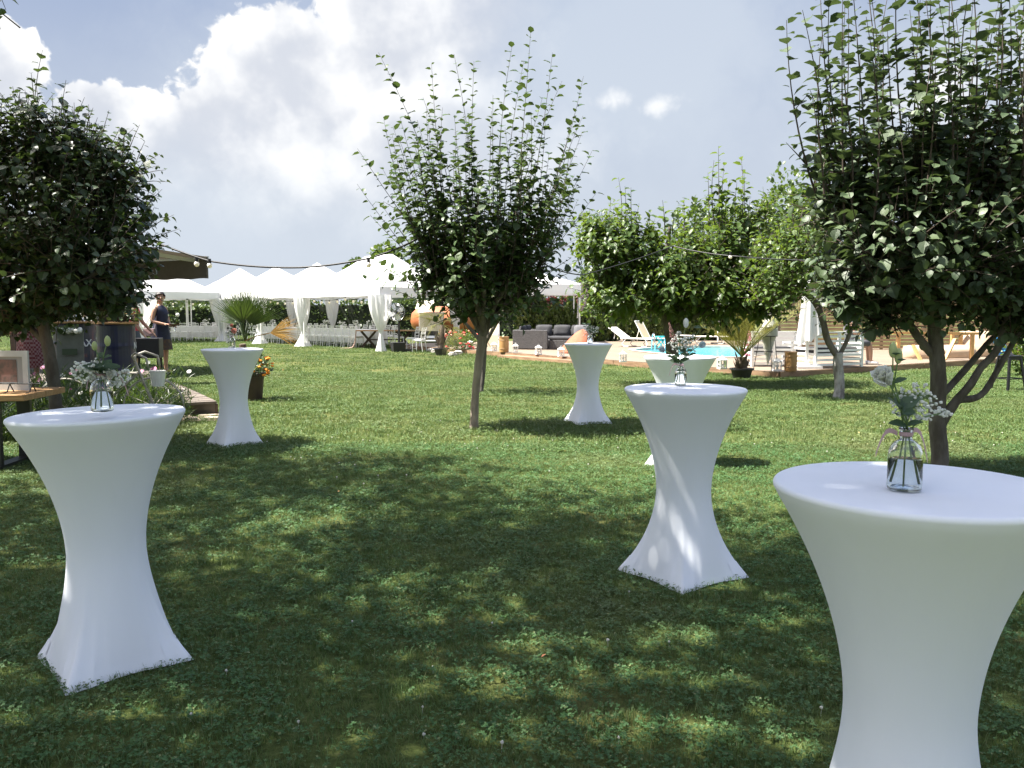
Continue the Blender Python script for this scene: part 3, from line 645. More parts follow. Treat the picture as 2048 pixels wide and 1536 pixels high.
# whitewashed forked tree
def tree_lime():
    D = 15.1; B = Vector(((1680-1024)/FPX*D, D, 0)); rnd = random.Random(3)
    trunk = [(B-UP*.03, .10), (at(1679, 770, D), .088), (at(1676, 730, D), .085), (at(1676, 705, D), .08)]
    limbs = [[(at(1676, 715, D), .06), (at(1655, 680, D), .06), (at(1645, 640, D), .058), (at(1630, 605, D), .055), (at(1595, 575, D), .05), (at(1550, 560, D), .035)], [(at(1678, 712, D), .04), (at(1692, 685, D), .038), (at(1705, 655, D), .032), (at(1740, 600, D), .02)], [(at(1640, 630, D), .04), (at(1640, 560, D+.3), .03), (at(1620, 480, D+.4), .02)]]
    bl = [(at(1590, 520, D), (.75, .9, .55), 240), (at(1640, 460, D+.3), (.6, .8, .55), 130), (at(1560, 590, D-.1), (.5, .6, .22), 70), (at(1700, 630, D), (.28, .4, .2), 36), (at(1720, 560, D), (.5, .6, .4), 80)]
    tree('apricot_tree', 'fruit tree with whitewashed forked trunk beside the white slatted benches', B, trunk, limbs, [(at(1590, 480, D), at(1580, 385, D)), (at(1560, 500, D), at(1545, 430, D))], bl, LEAF_CHERRY, .95, .11, .05, BARK, 120, 12, droop=.5, trunk_mat=BARK_LIME)
tree_lime()
# tall tree whose canopy hangs over the camera's side of the lawn and shades it
def tree_over():
    B = Vector((-6.6, 2.2, 0))
    trunk = [(B-UP*.05, .30), (B+Vector((.1, .1, 1.5)), .25), (B+Vector((.3, .3, 3.2)), .22), (B+Vector((.6, .5, 4.6)), .18)]
    T = trunk[-1][0]; H = [Vector(q) for q in ((-4.9, 2.6, 6.6), (-3.6, 5.8, 7.2), (-1.9, 2.6, 7.4), (-5.6, 7.6, 7.4), (-1.2, 5.2, 8.2), (-3.4, 0.6, 7.2), (-6.5, 4.9, 7.0), (.1, 3.6, 8.6))]
    limbs = [[(T, .12), (T.lerp(h, .5)+UP*.3, .08), (h, .04)] for h in H]
    bl = [(h, (1.5, 1.4, .85), 265) for h in H]+[(Vector((-4.3, 6.9, 4.75)), (.32, .25, .2), 0), (Vector((-2.6, 4.2, 7.7)), (1.5, 1.4, .8), 260), (Vector((-7.0, 6.6, 6.4)), (1.3, 1.4, .9), 220), (Vector((-.6, 1.3, 8.0)), (1.5, 1.5, .8), 240)]
    bl += [(Vector(q), (1.2, 1.15, .8), 140) for q in ((-5.9, 4.0, 6.7), (-4.6, 3.6, 7.4), (-6.4, 1.0, 6.4), (-3.1, 1.6, 7.9), (-2.4, 2.4, 7.2), (-4.2, 5.0, 6.9), (-7.4, 8.4, 7.2))]
    bl.append((at(5, 8, 7.6), (.14, .2, .10), 16))
    tree('walnut_tree', 'leafy branch tip of an overhanging tree in the top corner of the sky', B, trunk, limbs, [(Vector((-5.2, 6.8, 6.2)), at(12, 20, 7.6))], bl, LEAF_OVER, .8, .17, .11, BARK, 0, 31, group=None, droop=.5, twig_len=(.3, .7),
         keep=lambda p: p.z > 2.05+.372*p.y or (p.x < -.5 and p.x/max(p.y, .1) < -.585 and p.z < 5))
tree_over()
def tree_side():  # out of view, added to cast shade over the terrace and drums
    B = Vector((-11.6, 12.2, 0)); trunk = [(B-UP*.05, .2), (B+Vector((.1, .1, 1.5)), .17), (B+Vector((.2, .3, 3.4)), .13)]; T = trunk[-1][0]
    H = [Vector(q) for q in ((-10.6, 11.6, 4.9), (-10.0, 13.6, 5.6), (-11.8, 14.6, 5.2), (-12.4, 12.4, 5.8), (-10.4, 10.4, 4.6), (-8.8, 11.2, 4.7), (-9.0, 13.3, 5.2), (-9.6, 15.2, 5.6), (-10.9, 14.4, 6.6), (-11.2, 12.8, 7.0), (-10.9, 16.2, 6.8))]
    tree('walnut_tree', 'unseen spreading tree added to shade the terrace, out past the plank table', B, trunk, [[(T, .09), (T.lerp(h, .5)+UP*.2, .06), (h, .03)] for h in H], [], [(h, (1.3, 1.3, .9), 260) for h in H], LEAF_OVER, .8, .17, .11, BARK, 0, 41, group=None, droop=.5, twig_len=(.3, .7), keep=lambda p: p.x/p.y < -.645)
tree_side()
# ------------------------------------------------------------------ marquees, tables and chairs under them
P0 = Vector((-5.0, 32.3, 0)); E1 = Vector((-.68, .733, 0)); E2 = Vector((.733, .68, 0))
def tp(a, b, z=0.0): return P0+E1*a+E2*b+UP*z
def curtain(name, c, top, wtop, tie, root, seed, flare=.28):
    "a gathered voile tied once above the ground"
    r = random.Random(seed); b = MB(); n = 40; rows = []
    ph = r.uniform(0, 6); lean = r.uniform(-.05, .05)
    for i in range(31):
        t = i/30; z = top*(1-t)+.01
        if z > tie:
            s = min(1, (z-tie)/(top-tie)); q = .06+(wtop/2-.06)*(1-(1-s)**2.2)
        else:
            s = (tie-z)/tie; q = .06+(flare-.06)*s**1.4
        row = []
        for k in range(n+1):
            a = 2*math.pi*k/n; f = 1+.13*math.sin(9*a+ph+z*1.3)+.07*math.sin(17*a-z*2)
            row.append(Vector((c[0]+q*f*math.cos(a)+lean*(1-t), c[1]+q*.72*f*math.sin(a), z)))
        rows.append(row)
    b.sheet(rows); return b.build(name, VOILE, root, True)
def marquee(label, a0, a1, b0, b1, curt, ridge=0.0, peak=3.78, seed=0):
    c = tp((a0+a1)/2, (b0+b1)/2); root = thing('marquee', label, 'marquee', c, 0, 'white marquees at the end of the lawn')
    L = lambda a, b, z: tp(a, b, z)-c
    g = .02; a0 += g; a1 -= g; b0 += g; b1 -= g; ze = 2.46; zv = 2.10; am, bm = (a0+a1)/2, (b0+b1)/2
    cor = [(a0, b0), (a1, b0), (a1, b1), (a0, b1)]; b = MB(); n = 12
    rows = []
    for i in range(n+1):                                        # roof, a little hollow towards its tip
        t = i/n; row = []; h = ze+(peak-ze)*(.72*t+.28*t*t)
        for (k, (x, y)) in enumerate(cor):
            x2, y2 = cor[(k+1) % 4]
            for j in range(8):
                u = j/8; xx = x*(1-u)+x2*u; yy = y*(1-u)+y2*u
                tx = am+(ridge/2*(1 if xx > am else -1)*min(1, abs(xx-am)/((a1-a0)/2)*1.6) if ridge else 0); sag = -.05*math.sin(math.pi*u)*math.sin(math.pi*t)
                row.append(L(xx*(1-t)+tx*t, yy*(1-t)+bm*t, h+sag))
        row.append(row[0]); rows.append(row)
    b.sheet(rows); b.build('roof', TENT_CLOTH, root)
    for k in range(4):                                          # valances
        (x, y), (x2, y2) = cor[k], cor[(k+1) % 4]; rows = []
        for i in range(5):
            t = i/4; rows.append([L(x*(1-u)+x2*u, y*(1-u)+y2*u, ze-(ze-zv)*t+.035*math.sin(math.pi*u*2+seed+k)**2*t) for u in [j/24 for j in range(25)]])
        b = MB().sheet(rows); b.build('valance', TENT_CLOTH, root, True)
    for (x, y) in cor:
        sx = .07 if x < am else -.07; sy = .07 if y < bm else -.07
        p = L(x+sx, y+sy, 0); MB().box((p.x, p.y, ze/2), (.045, .045, ze), math.atan2(E1.y, E1.x)).build('leg', WHITE_PAINT, root)
        MB().box((p.x, p.y, ze-.28), (.085, .085, .09), math.atan2(E1.y, E1.x)).build('corner_joint', BLACK_PLASTIC, root)
    MB().bar(L(a0, b0+.06, ze-.1), L(a1, b0+.06, ze-.1), .03).bar(L(a0, b1-.06, ze-.1), L(a1, b1-.06, ze-.1), .03).build('roof_frame', STEEL, root)
    for q, (x, y, w, tie, fl) in enumerate(curt):
        p = L(x, y, 0); curtain('curtain', (p.x, p.y), zv+.05, w, tie, root, seed*7+q, fl)
    return root
marquee('nearest white marquee with ridge roof and knotted corner curtain', 0, 6, 0, 4, [(.12, .12, .80, .72, .20), (.2, 3.85, .6, .8, .24)], 2.0, 3.86, 1)
marquee('white peaked marquee beside the ridge-roofed one', 6, 10, 0, 4, [(6.1, .12, .62, .62, .36), (9.8, 3.85, .60, .75, .25)], 0, 3.76, 2)
marquee('second peaked marquee from the ridge-roofed one', 10, 14, 0, 4, [(10.1, .12, .62, .62, .36), (13.8, 3.85, .60, .75, .25)], 0, 3.74, 3)
marquee('third peaked marquee from the ridge-roofed one, above the fan palm', 14, 18, 0, 4, [(14.15, .12, .95, .5, .42), (17.8, 3.85, .6, .7, .25)], 0, 3.80, 4)
marquee('white marquee under the edge of the taupe awning', 14, 18, -4, 0, [(14.15, -3.85, 1.25, .45, .5), (17.85, -3.85, 1.0, .5, .4)], 0, 3.76, 5)
marquee('white marquee behind the planted blue drum', 18, 22, -4, 0, [(21.8, -3.85, .9, .6, .35)], 0, 3.76, 6)
# strings of bulbs along the eaves
BULB = bpy.data.materials.new('bulb_glass'); BULB.use_nodes = True
_b = BULB.node_tree.nodes['Principled BSDF']; _b.inputs['Base Color'].default_value = (.85, .82, .75, 1); _b.inputs['Roughness'].default_value = .12; _b.inputs['Emission Color'].default_value = (1, .75, .4, 1); _b.inputs['Emission Strength'].default_value = .06
def bulb_string(name, label, pts, nb, sag, r=.012, br=.035, skip=0, drop=.05):
    root = thing(name, label, 'string lights', pts[0], 0, 'strings of festoon bulbs'); o = pts[0]; path = []
    for i in range(len(pts)-1):
        for k in range(16):
            t = k/16; path.append(pts[i].lerp(pts[i+1], t)-UP*sag[i]*4*t*(1-t)-o)
    path.append(pts[-1]-o); MB().tube(path, r, 6).build('cable', BLACK_PLASTIC, root, True)
    for k in range(nb):
        t = (k+.5)/nb*(len(path)-1); i = int(t); p = path[i].lerp(path[min(i+1, len(path)-1)], t-i)
        h = MB().lathe([(br*.5, 0), (br*.5, -drop)], 8, p).build('bulb_holder', BLACK_PLASTIC, root)
        MB().blob((p.x, p.y, p.z-drop-br*.9), (br, br, br*1.15), 10, 7).build('bulb', BULB, h, True)
    return root
bulb_string('string_lights', 'small bulbs strung under the eave of the ridge-roofed marquee', [tp(.3, .35, 2.1), tp(3, .35, 2.1), tp(5.8, .35, 2.1)], 9, [.12, .12], .008, .05)
bulb_string('string_lights', 'small bulbs strung under the eave of the peaked marquee beside the ridge roof', [tp(6.3, .35, 2.1), tp(9.8, .35, 2.1)], 5, [.14], .008, .05)
bulb_string('string_lights', 'small bulbs strung under the marquee eave behind the fan palm', [tp(10.3, .35, 2.1), tp(13.8, .35, 2.1)], 4, [.14], .008, .05)
bulb_string('string_lights', 'small bulbs hung inside the marquee behind the walking woman', [tp(14.3, 0.2, 2.1), tp(14.4, -3.7, 2.1)], 4, [.14], .008, .05)
# banquet chairs
CHAIR_W = mat('chair_lacquer', (.74, .74, .72), .4)
def banquet_chair(label):
    r = thing('banquet_chair', label, 'chair', (0, 0, 0), 0, 'white banquet chairs under the marquees')
    MB().box((0, 0, .445), (.40, .40, .035)).build('seat', CHAIR_W, r, bevel=.01)
    MB().box((0, 0, .478), (.37, .37, .03)).build('cushion', CHAIR_W, r, bevel=.012)
    for sx in (-1, 1):
        MB().tube([(sx*.175, .17, .43), (sx*.185, .19, 0)], [.017, .013], 7).build('leg', CHAIR_W, r)
        MB().tube([(sx*.175, -.17, .46), (sx*.18, -.24, 0)], [.017, .013], 7).build('leg', CHAIR_W, r)
        MB().tube([(sx*.175, -.17, .46), (sx*.17, -.19, .7), (sx*.165, -.25, .92)], .016, 7).build('back_post', CHAIR_W, r)
    for z, y in ((.56, -.178), (.68, -.188), (.80, -.215), (.905, -.245)):
        MB().bar((-.165, y, z), (.165, y, z), .02, .028).build('back_rail', CHAIR_W, r)
    for k in range(3):
        x = -.08+.08*k; MB().tube([(x, -.188, .68), (x, -.245, .9)], .009, 6).build('spindle', CHAIR_W, r)
    for z in (.12, .22): MB().bar((-.18, .185, z), (.18, .185, z), .014).build('stretcher', CHAIR_W, r)
    return r
_c0 = [None]
def chair(p, face, label):
    "face: direction the sitter looks"
    rz = math.atan2(face.y, face.x)-math.pi/2
    if _c0[0] is None: _c0[0] = banquet_chair(label); _c0[0].location = p; _c0[0].rotation_euler.z = rz; return
    dup(_c0[0], p, rz, label)
k = 0; a = 3.5
for k in range(9): chair(tp(3.4+.56*k, 1.15), E2, '%s white chair along the near side of the banquet under the ridge-roofed marquee' % ORD[k])
for k in range(8): chair(tp(3.5+.6*k, 2.95), -E2, '%s white chair along the hedge side of the banquet under the ridge-roofed marquee' % ORD[k])
for k in range(7): chair(tp(9.6+.56*k, 1.15), E2, '%s white chair along the near side of the banquet behind the palm' % ORD[k])
for k in range(6): chair(tp(9.7+.6*k, 2.95), -E2, '%s white chair along the hedge side of the banquet behind the palm' % ORD[k])
for k in range(4): chair(Vector((-17.35+.62*k, 43.6, 0)), Vector((0.1, 1, 0)), '%s white chair at the table beyond the walking woman' % ORD[k])
for k in range(3): chair(Vector((-17.2+.62*k, 45.6, 0)), Vector((0, -1, 0)), '%s white chair on the hedge side of the table beyond the walking woman' % ORD[k])
chair(Vector((-14.75, 44.2, 0)), Vector((-1, .1, 0)), 'white chair at the table end beside the marquee leg')
chair(Vector((-14.65, 44.9, 0)), Vector((-1, 0, 0)), 'white chair at the table end near the dark shrub')
for k, (x, y) in enumerate(((436, 44.5), (449, 45.0), (462, 45.6))): q = at(x, 650, y); chair(Vector((q.x, q.y, 0)), Vector((.8, -.2, 0)), '%s of three white chairs beside the curtain of the marquee above the palm' % ORD[k])
for k, (x, yp, fx) in enumerate(((779, 692, -1), (797, 697, 1), (826, 700, -1), (838, 704, -1))):
    q = on(x, yp); chair(Vector((q.x, q.y, 0)), Vector((fx, .35, 0)), ['white chair facing away at the cross-legged table', 'white chair behind the black fan stand', 'white chair at the end of the cross-legged table', 'white chair nearest the caravan, beside the cross-legged table'][k])
# cloth-covered tables
CLOTH = mat('table_linen', (.76, .76, .76), .8, bump=.1, bscale=12)
def banquet_table(label, c, dx, lx, ly):
    rz = math.atan2(dx.y, dx.x); r = thing('banquet_table', label, 'table', c, rz, 'banquet tables under white cloths')
    MB().box((0, 0, .725), (lx, ly, .03)).build('tabletop', WOOD_TAN, r)
    b = MB(); rows = []; per = []; N = 60
    for k in range(N):
        t = k/N*4; s = int(t); u = t-s
        x, y = [(-1+2*u, -1), (1, -1+2*u), (1-2*u, 1), (-1, 1-2*u)][s]; per.append((x*(lx/2+.012), y*(ly/2+.012)))
    for i in range(6):
        t = i/5; row = [(x*(1+.02*t*math.sin(k*1.3)), y*(1+.06*t*math.sin(k*1.7)), .748-.58*t) for k, (x, y) in enumerate(per)]; row.append(row[0]); rows.append(row)
    b.sheet(rows); o = len(b.v); b.add([(-lx/2-.012, -ly/2-.012, .748), (lx/2+.012, -ly/2-.012, .748), (lx/2+.012, ly/2+.012, .748), (-lx/2-.012, ly/2+.012, .748)], [(0, 1, 2, 3)])
    b.build('tablecloth', CLOTH, r, False)
    for sx in (-1, 1):
        for sy in (-1, 1): MB().box((sx*(lx/2-.12), sy*(ly/2-.1), .355), (.045, .045, .71)).build('leg', BLACK_METAL, r)
    return r
banquet_table('long white-clothed table under the ridge-roofed marquee', tp(5.6, 2.05), E1, 4.9, .85)
banquet_table('long white-clothed table behind the fan palm', tp(11.3, 2.05), E1, 4.0, .85)
banquet_table('white-clothed table beyond the walking woman', Vector((-16.4, 44.6, 0)), Vector((1, 0, 0)), 2.6, .8)
GLASSM = glass_mat('table_glass', (.97, .99, .98))
def centrepiece(label, p, seed):
    r = thing('table_flowers', label, 'flowers', p, 0, 'flower pots on the banquet tables'); q = random.Random(seed)
    MB().lathe([(.05, 0), (.055, .1), (.04, .16), (.05, .18)], 10).build('vase', WHITE_PAINT, r)
    b = MB()
    for _ in range(14): b.blob((q.uniform(-.13, .13), q.uniform(-.13, .13), .24+q.uniform(-.05, .12)), q.uniform(.02, .045), 6, 4, .2, q.random())
    b.build('blossoms', CREAM_LILAC, r)['kind'] = 'stuff'
    L = Leaves()
    for _ in range(40): L.add((q.uniform(-.1, .1), q.uniform(-.1, .1), .2+q.uniform(-.03, .14)), (q.uniform(-1, 1), q.uniform(-1, 1), q.uniform(-.2, .8)), (q.uniform(-.5, .5), q.uniform(-.5, .5), 1), .07)
    ar = L.arrays(); obj('foliage', leaf_mesh('foliage', LEAF_DARK, *ar), r)['kind'] = 'stuff'
for k, a in enumerate((3.8, 4.9, 6.1, 7.4)): centrepiece('%s low flower arrangement on the banquet under the ridge-roofed marquee' % ORD[k], tp(a, 2.05, .75), k)
for k, a in enumerate((9.9, 11.2, 12.6)): centrepiece('%s low flower arrangement on the banquet behind the palm' % ORD[k], tp(a, 2.05, .75), 20+k)
centrepiece('low flower arrangement on the table beyond the walking woman', Vector((-16.0, 44.6, .75)), 31)
# cross-legged timber table with a blush runner
def cross_table():
    c = at(772, 661, 35.2); c.z = 0; r = thing('trestle_table', 'timber table on dark crossed legs with a blush runner', 'table', c, R(4))
    for k in range(3): MB().box((0, -.29+.29*k, .735), (2.4, .28, .04)).build('plank', WOOD_TAN, r)
    for sx in (-.72, .72):
        for s in (-1, 1): MB().bar((sx+s*.30, 0, .02), (sx-s*.30, 0, .715), .09, .07, (0, 1, 0)).build('crossed_leg', WOOD_DARK, r)
    MB().bar((-.72, 0, .36), (.72, 0, .36), .05).build('stretcher', WOOD_DARK, r)
    rn = mat('blush_fabric', (.55, .40, .33), .8, trans=.3); rows = []
    path = [(1.15, .757), (-1.1, .757), (-1.2, .748), (-1.225, .70), (-1.26, .4), (-1.3, .2), (-1.38, .06), (-1.55, .015), (-1.85, .01)]
    for i, (x, z) in enumerate(path): rows.append([(x, -.2+.4*j/8, z+(.012*math.sin(j*2.2+i) if i > 1 else 0)+.001) for j in range(9)])
    o = MB().sheet(rows).build('table_runner', rn, None, True, c, R(4)); tag(o, 'blush cloth runner trailing off the cross-legged table to the grass', 'runner')
cross_table()
# pedestal fan and its black tub
def fan():
    c = on(796, 704); r = thing('pedestal_fan', 'large pedestal fan with wire guard beside the knotted curtain', 'fan', c, R(25))
    MB().box((0, 0, .19), (.50, .40, .36), taper=.86).build('base_tub', BLACK_PLASTIC, r, bevel=.02)
    MB().box((.36, -.1, .06), (.26, .2, .12)).build('motor_box', BLACK_PLASTIC, r, bevel=.01)
    MB().tube([(.05, 0, .3), (.05, 0, 1.1)], .045, 10).build('column', BLACK_PLASTIC, r); MB().tube([(.05, 0, 1.0), (-.1, .05, 1.35), (-.08, .02, 1.5)], .02, 8).build('arm', STEEL, r)
    g = MB(); C = Vector((-.08, -.06, 1.5))
    for k in range(28):
        a = 2*math.pi*k/28; g.tube([C+Vector((math.cos(a)*.04, -.09, math.sin(a)*.04)), C+Vector((math.cos(a)*.24, -.08, math.sin(a)*.24)), C+Vector((math.cos(a)*.34, 0, math.sin(a)*.34)), C+Vector((math.cos(a)*.22, .1, math.sin(a)*.22))], .004, 4)
    for q in (.15, .34): g.tube([C+Vector((math.cos(a)*q, -.085 if q < .3 else 0, math.sin(a)*q)) for a in [2*math.pi*k/32 for k in range(33)]], .008, 5)
    gd = g.build('guard', STEEL, r); MB().lathe([(.07, -.06), (.08, .12)], 14).build('motor', BLACK_PLASTIC, r).matrix_local = Matrix.Translation(C+Vector((0, .08, 0))) @ Matrix.Rotation(R(90), 4, 'X')
    for k in range(4):
        a = math.pi/2*k+.4; b = MB(); u = Vector((math.cos(a), 0, math.sin(a))); w = Vector((-math.sin(a), 0, math.cos(a)))
        b.sheet([[C+u*.05-w*.03+Vector((0, .02, 0)), C+u*.05+w*.03-Vector((0, .02, 0))], [C+u*.2-w*.09+Vector((0, .03, 0)), C+u*.2+w*.09-Vector((0, .03, 0))], [C+u*.31-w*.05+Vector((0, .02, 0)), C+u*.31+w*.06-Vector((0, .02, 0))]]); b.build('blade', WHITE_PAINT, r)
fan()
# ------------------------------------------------------------------ timber deck with pool
def deck_mat():
    m = bpy.data.materials.new('deck_boards'); m.use_nodes = True; nt = m.node_tree; g = NG(nt); b = nt.nodes['Principled BSDF']
    tc = g.node('ShaderNodeTexCoord'); mp = g.node('ShaderNodeMapping'); g.l.new(tc.outputs['Object'], mp.inputs[0]); mp.inputs['Rotation'].default_value = (0, 0, -math.atan2(DU.y, DU.x))
    sp = g.node('ShaderNodeSeparateXYZ'); g.l.new(mp.outputs[0], sp.inputs[0]); w = g.m('MULTIPLY', sp.outputs[1], 1/.145); fr = g.m('FRACT', w); idn = g.m('FLOOR', w)
    wn = g.node('ShaderNodeTexWhiteNoise', noise_dimensions='1D'); g.l.new(idn, wn.inputs['W'])
    c = g.mix(wn.outputs['Value'], (.20, .15, .105, 1), (.265, .205, .145, 1)); c = g.mix(g.m('MULTIPLY', g.noise(tc.outputs['Object'], 1.5, 4), .4), c, (.17, .135, .105, 1))
    gap = g.step(g.m('ABSOLUTE', g.m('SUBTRACT', fr, .5)), .455, .485); c = g.mix(gap, c, (.05, .035, .025, 1))
    g.put(b.inputs['Base Color'], c); b.inputs['Roughness'].default_value = .65; return m
DECKM = deck_mat(); FASCIA = mat('fascia_wood', (.30, .19, .11), .7, col2=(.19, .115, .065), vscale=2, stretch=(1, 1, 8), bump=.15, bscale=30)
UL, VL = 20.0, 15.0
pool = [on(*q, .1) for q in ((1268, 703), (1290, 706.5), (1330, 711), (1380, 716), (1425, 718), (1470, 718), (1505, 715), (1540, 707), (1540, 699), (1480, 696), (1400, 695.5), (1330, 697), (1285, 699.5))]
def smooth_loop(P, n=4):
    o = []; m = len(P)
    for i in range(m):
        p0, p1, p2, p3 = P[i-1], P[i], P[(i+1) % m], P[(i+2) % m]
        for k in range(n):
            t = k/n; o.append(.5*((2*p1)+(p2-p0)*t+(2*p0-5*p1+4*p2-p3)*t*t+(3*p1-p0-3*p2+p3)*t**3))
    return o
POOL = smooth_loop(pool)
def build_deck():
    bm = bmesh.new(); out = [dk(0, 0), dk(0, VL), dk(UL, VL), dk(UL, 0)]
    ed = []
    for loop in (out, [Vector((p.x, p.y, DZ)) for p in POOL]):
        vs = [bm.verts.new(p) for p in loop]; ed += [bm.edges.new((vs[i], vs[(i+1) % len(vs)])) for i in range(len(vs))]
    bmesh.ops.triangle_fill(bm, use_beauty=True, edges=ed, normal=(0, 0, 1))
    me = bpy.data.meshes.new('deck'); bm.to_mesh(me); bm.free(); me.materials.append(DECKM)
    for p in me.polygons:
        if p.normal.z < 0: p.flip()
    d = obj('deck', me); struct(d, 'low timber pool deck along the far side of the lawn')
    n = 7                                                             # fascia boards on the two faces towards the lawn
    for k in range(n): MB().bar(dk(UL*k/n+.01, -.016, .072), dk(UL*(k+1)/n-.01, -.016, .072), .03, .135).build('fascia_board', FASCIA, d)
    for k in range(5): MB().bar(dk(-.016, VL*k/5+.01, .072), dk(-.016, VL*(k+1)/5-.01, .072), .03, .135).build('fascia_board', FASCIA, d)
    s = MB(); s.box(dk(8.8, -.32, .045), (4.2, .5, .09), math.atan2(DU.y, DU.x)); st = s.build('deck_step', FASCIA); struct(st, 'wide low timber step at the deck edge')
    # pool shell and water
    m = len(POOL); rim = [Vector((p.x, p.y, DZ)) for p in POOL]; b = MB(); b.sheet([[Vector((p.x, p.y, z)) for p in POOL+[POOL[0]]] for z in (DZ, -1.4)]); b.add([(p.x, p.y, -1.4) for p in POOL], [tuple(range(m))])
    sh = b.build('pool_basin', mat('pool_liner', (.30, .66, .76), .5, var=.1, vscale=3)); struct(sh, 'pale blue pool liner')
    w = bpy.data.materials.new('pool_water'); w.use_nodes = True; g = NG(w.node_tree); bs = w.node_tree.nodes['Principled BSDF']; bs.inputs['Base Color'].default_value = (.10, .46, .60, 1); bs.inputs['Roughness'].default_value = .06
    tc = g.node('ShaderNodeTexCoord'); bp = g.node('ShaderNodeBump'); bp.inputs['Strength'].default_value = .5; bp.inputs['Distance'].default_value = .05; g.l.new(g.noise(tc.outputs['Object'], 5, 3), bp.inputs['Height']); g.l.new(bp.outputs[0], bs.inputs['Normal'])
    struct(MB().add([(p.x, p.y, .085) for p in POOL], [tuple(range(m))]).build('water', w), 'turquoise pool water')
    b = MB(); c = sum(POOL, Vector())/m                                # pale coping
    rows = [[], []]
    for p in POOL+[POOL[0]]:
        d_ = (Vector((p.x, p.y, 0))-Vector((c.x, c.y, 0))).normalized(); rows[0].append(Vector((p.x, p.y, DZ+.02))-d_*.02); rows[1].append(Vector((p.x, p.y, DZ+.02))+d_*.22)
    b.sheet(rows); b.sheet([rows[0], [q-UP*.12 for q in rows[0]]]); struct(b.build('pool_coping', mat('coping_stone', (.55, .49, .40), .7, var=.15)), 'pale coping round the pool')
build_deck()
def dkon(px, py): return on(px, py, DZ+.004)
# lanterns
LAN_G = mat('frosted_pane', (.55, .56, .55), .3)
def lantern(label):
    r = thing('lantern', label, 'lantern', (0, 0, 0), 0, 'white lanterns along the deck edge'); s = .095
    MB().box((0, 0, .02), (.23, .23, .04)).build('base', WHITE_PAINT, r); MB().box((0, 0, .265), (.23, .23, .025)).build('collar', WHITE_PAINT, r)
    for x in (-1, 1):
        for y in (-1, 1): MB().box((x*s, y*s, .146), (.03, .03, .21)).build('post', WHITE_PAINT, r)
    for k in range(4):
        a = math.pi/2*k; u = Vector((math.cos(a), math.sin(a), 0)); w = Vector((-math.sin(a), math.cos(a), 0))
        MB().bar(u*s+Vector((0, 0, .145))-w*.08, u*s+Vector((0, 0, .145))+w*.08, .012).bar(u*s+Vector((0, 0, .045)), u*s+Vector((0, 0, .25)), .012).build('glazing_bar', WHITE_PAINT, r)
        MB().add([u*(s-.012)-w*.08+UP*.04, u*(s-.012)+w*.08+UP*.04, u*(s-.012)+w*.08+UP*.25, u*(s-.012)-w*.08+UP*.25], [(0, 1, 2, 3)]).build('pane', GLASSM, r)
    b = MB(); b.add([(-.125, -.125, .279), (.125, -.125, .279), (.125, .125, .279), (-.125, .125, .279), (-.03, -.03, .36), (.03, -.03, .36), (.03, .03, .36), (-.03, .03, .36)], [(0, 1, 5, 4), (1, 2, 6, 5), (2, 3, 7, 6), (3, 0, 4, 7), (4, 5, 6, 7), (3, 2, 1, 0)]); b.build('roof', WHITE_PAINT, r)
    MB().tube([(.03*math.cos(t), 0, .385+.03*math.sin(t)) for t in [2*math.pi*k/12 for k in range(13)]], .005, 5).build('ring', WHITE_PAINT, r)
    MB().lathe([(.03, .04), (.03, .14)], 12).build('candle', WHITE_PAINT, r)
    return r
l0 = None
for k, (x, y, lb) in enumerate(((988, 701.5, 'white lantern in front of the nearer tan tub by the sofa'), (1031, 705, 'white lantern at the near corner of the grey sofa'), (1077, 709, 'white lantern below the middle of the grey sofa'), (1122, 713, 'white lantern beside the orange beanbag'), (1246, 724, 'white lantern on the deck edge below the loungers'), (1444, 738, 'white lantern on the deck edge before the pool, beside the palm pot'), (1543, 743, 'white lantern at the foot of the cone planter'))):
    p = dkon(x, y)
    if k == 6: p = dk(.25, .22, DZ+.004)
    if l0 is None: l0 = lantern(lb); l0.scale = (.8, .8, .8); l0.location = p; l0.rotation_euler.z = R(12); L0 = l0
    else: dup(L0, p, R(12+random.uniform(-14, 14)), lb)
st = on(941, 705); st.z = 0
tag(MB().lathe([(.17, 0), (.155, .05), (.15, .16)], 14, wob=lambda a, z: 1+.05*math.sin(5*a)).build('tree_stump', BARK_PALE, None, loc=st), 'short log stump carrying a white lantern beside the red flowers', 'stump')
dup(L0, st+UP*.162, R(30), 'white lantern on the log stump beside the red flowers')
# rattan corner sofa
RATTAN = mat('dark_rattan', (.045, .043, .045), .6, col2=(.09, .085, .085), vscale=26, stretch=(1, 1, 3), bump=.9, bscale=55); CUSH = mat('charcoal_cushion', (.045, .045, .05), .85, var=.3, vscale=5, bump=.2, bscale=9)
def pillow(b, c, sz, rz=0, tilt=0):
    M = Matrix.Rotation(rz, 3, 'Z') @ Matrix.Rotation(tilt, 3, 'X'); n = 9; rows = []
    for s in (1, -1):
        rows = []
        for i in range(n):
            row = []
            for j in range(n):
                u = -1+2*i/(n-1); v = -1+2*j/(n-1); h = (1-u**4)**.5*(1-v**4)**.5 if abs(u) < 1 and abs(v) < 1 else 0
                row.append(Vector(c)+M @ Vector((u*sz[0]/2*(1-.06*v*v), s*h*sz[1]/2, v*sz[2]/2*(1-.06*u*u))))
            rows.append(row)
        b.sheet(rows)
    return b
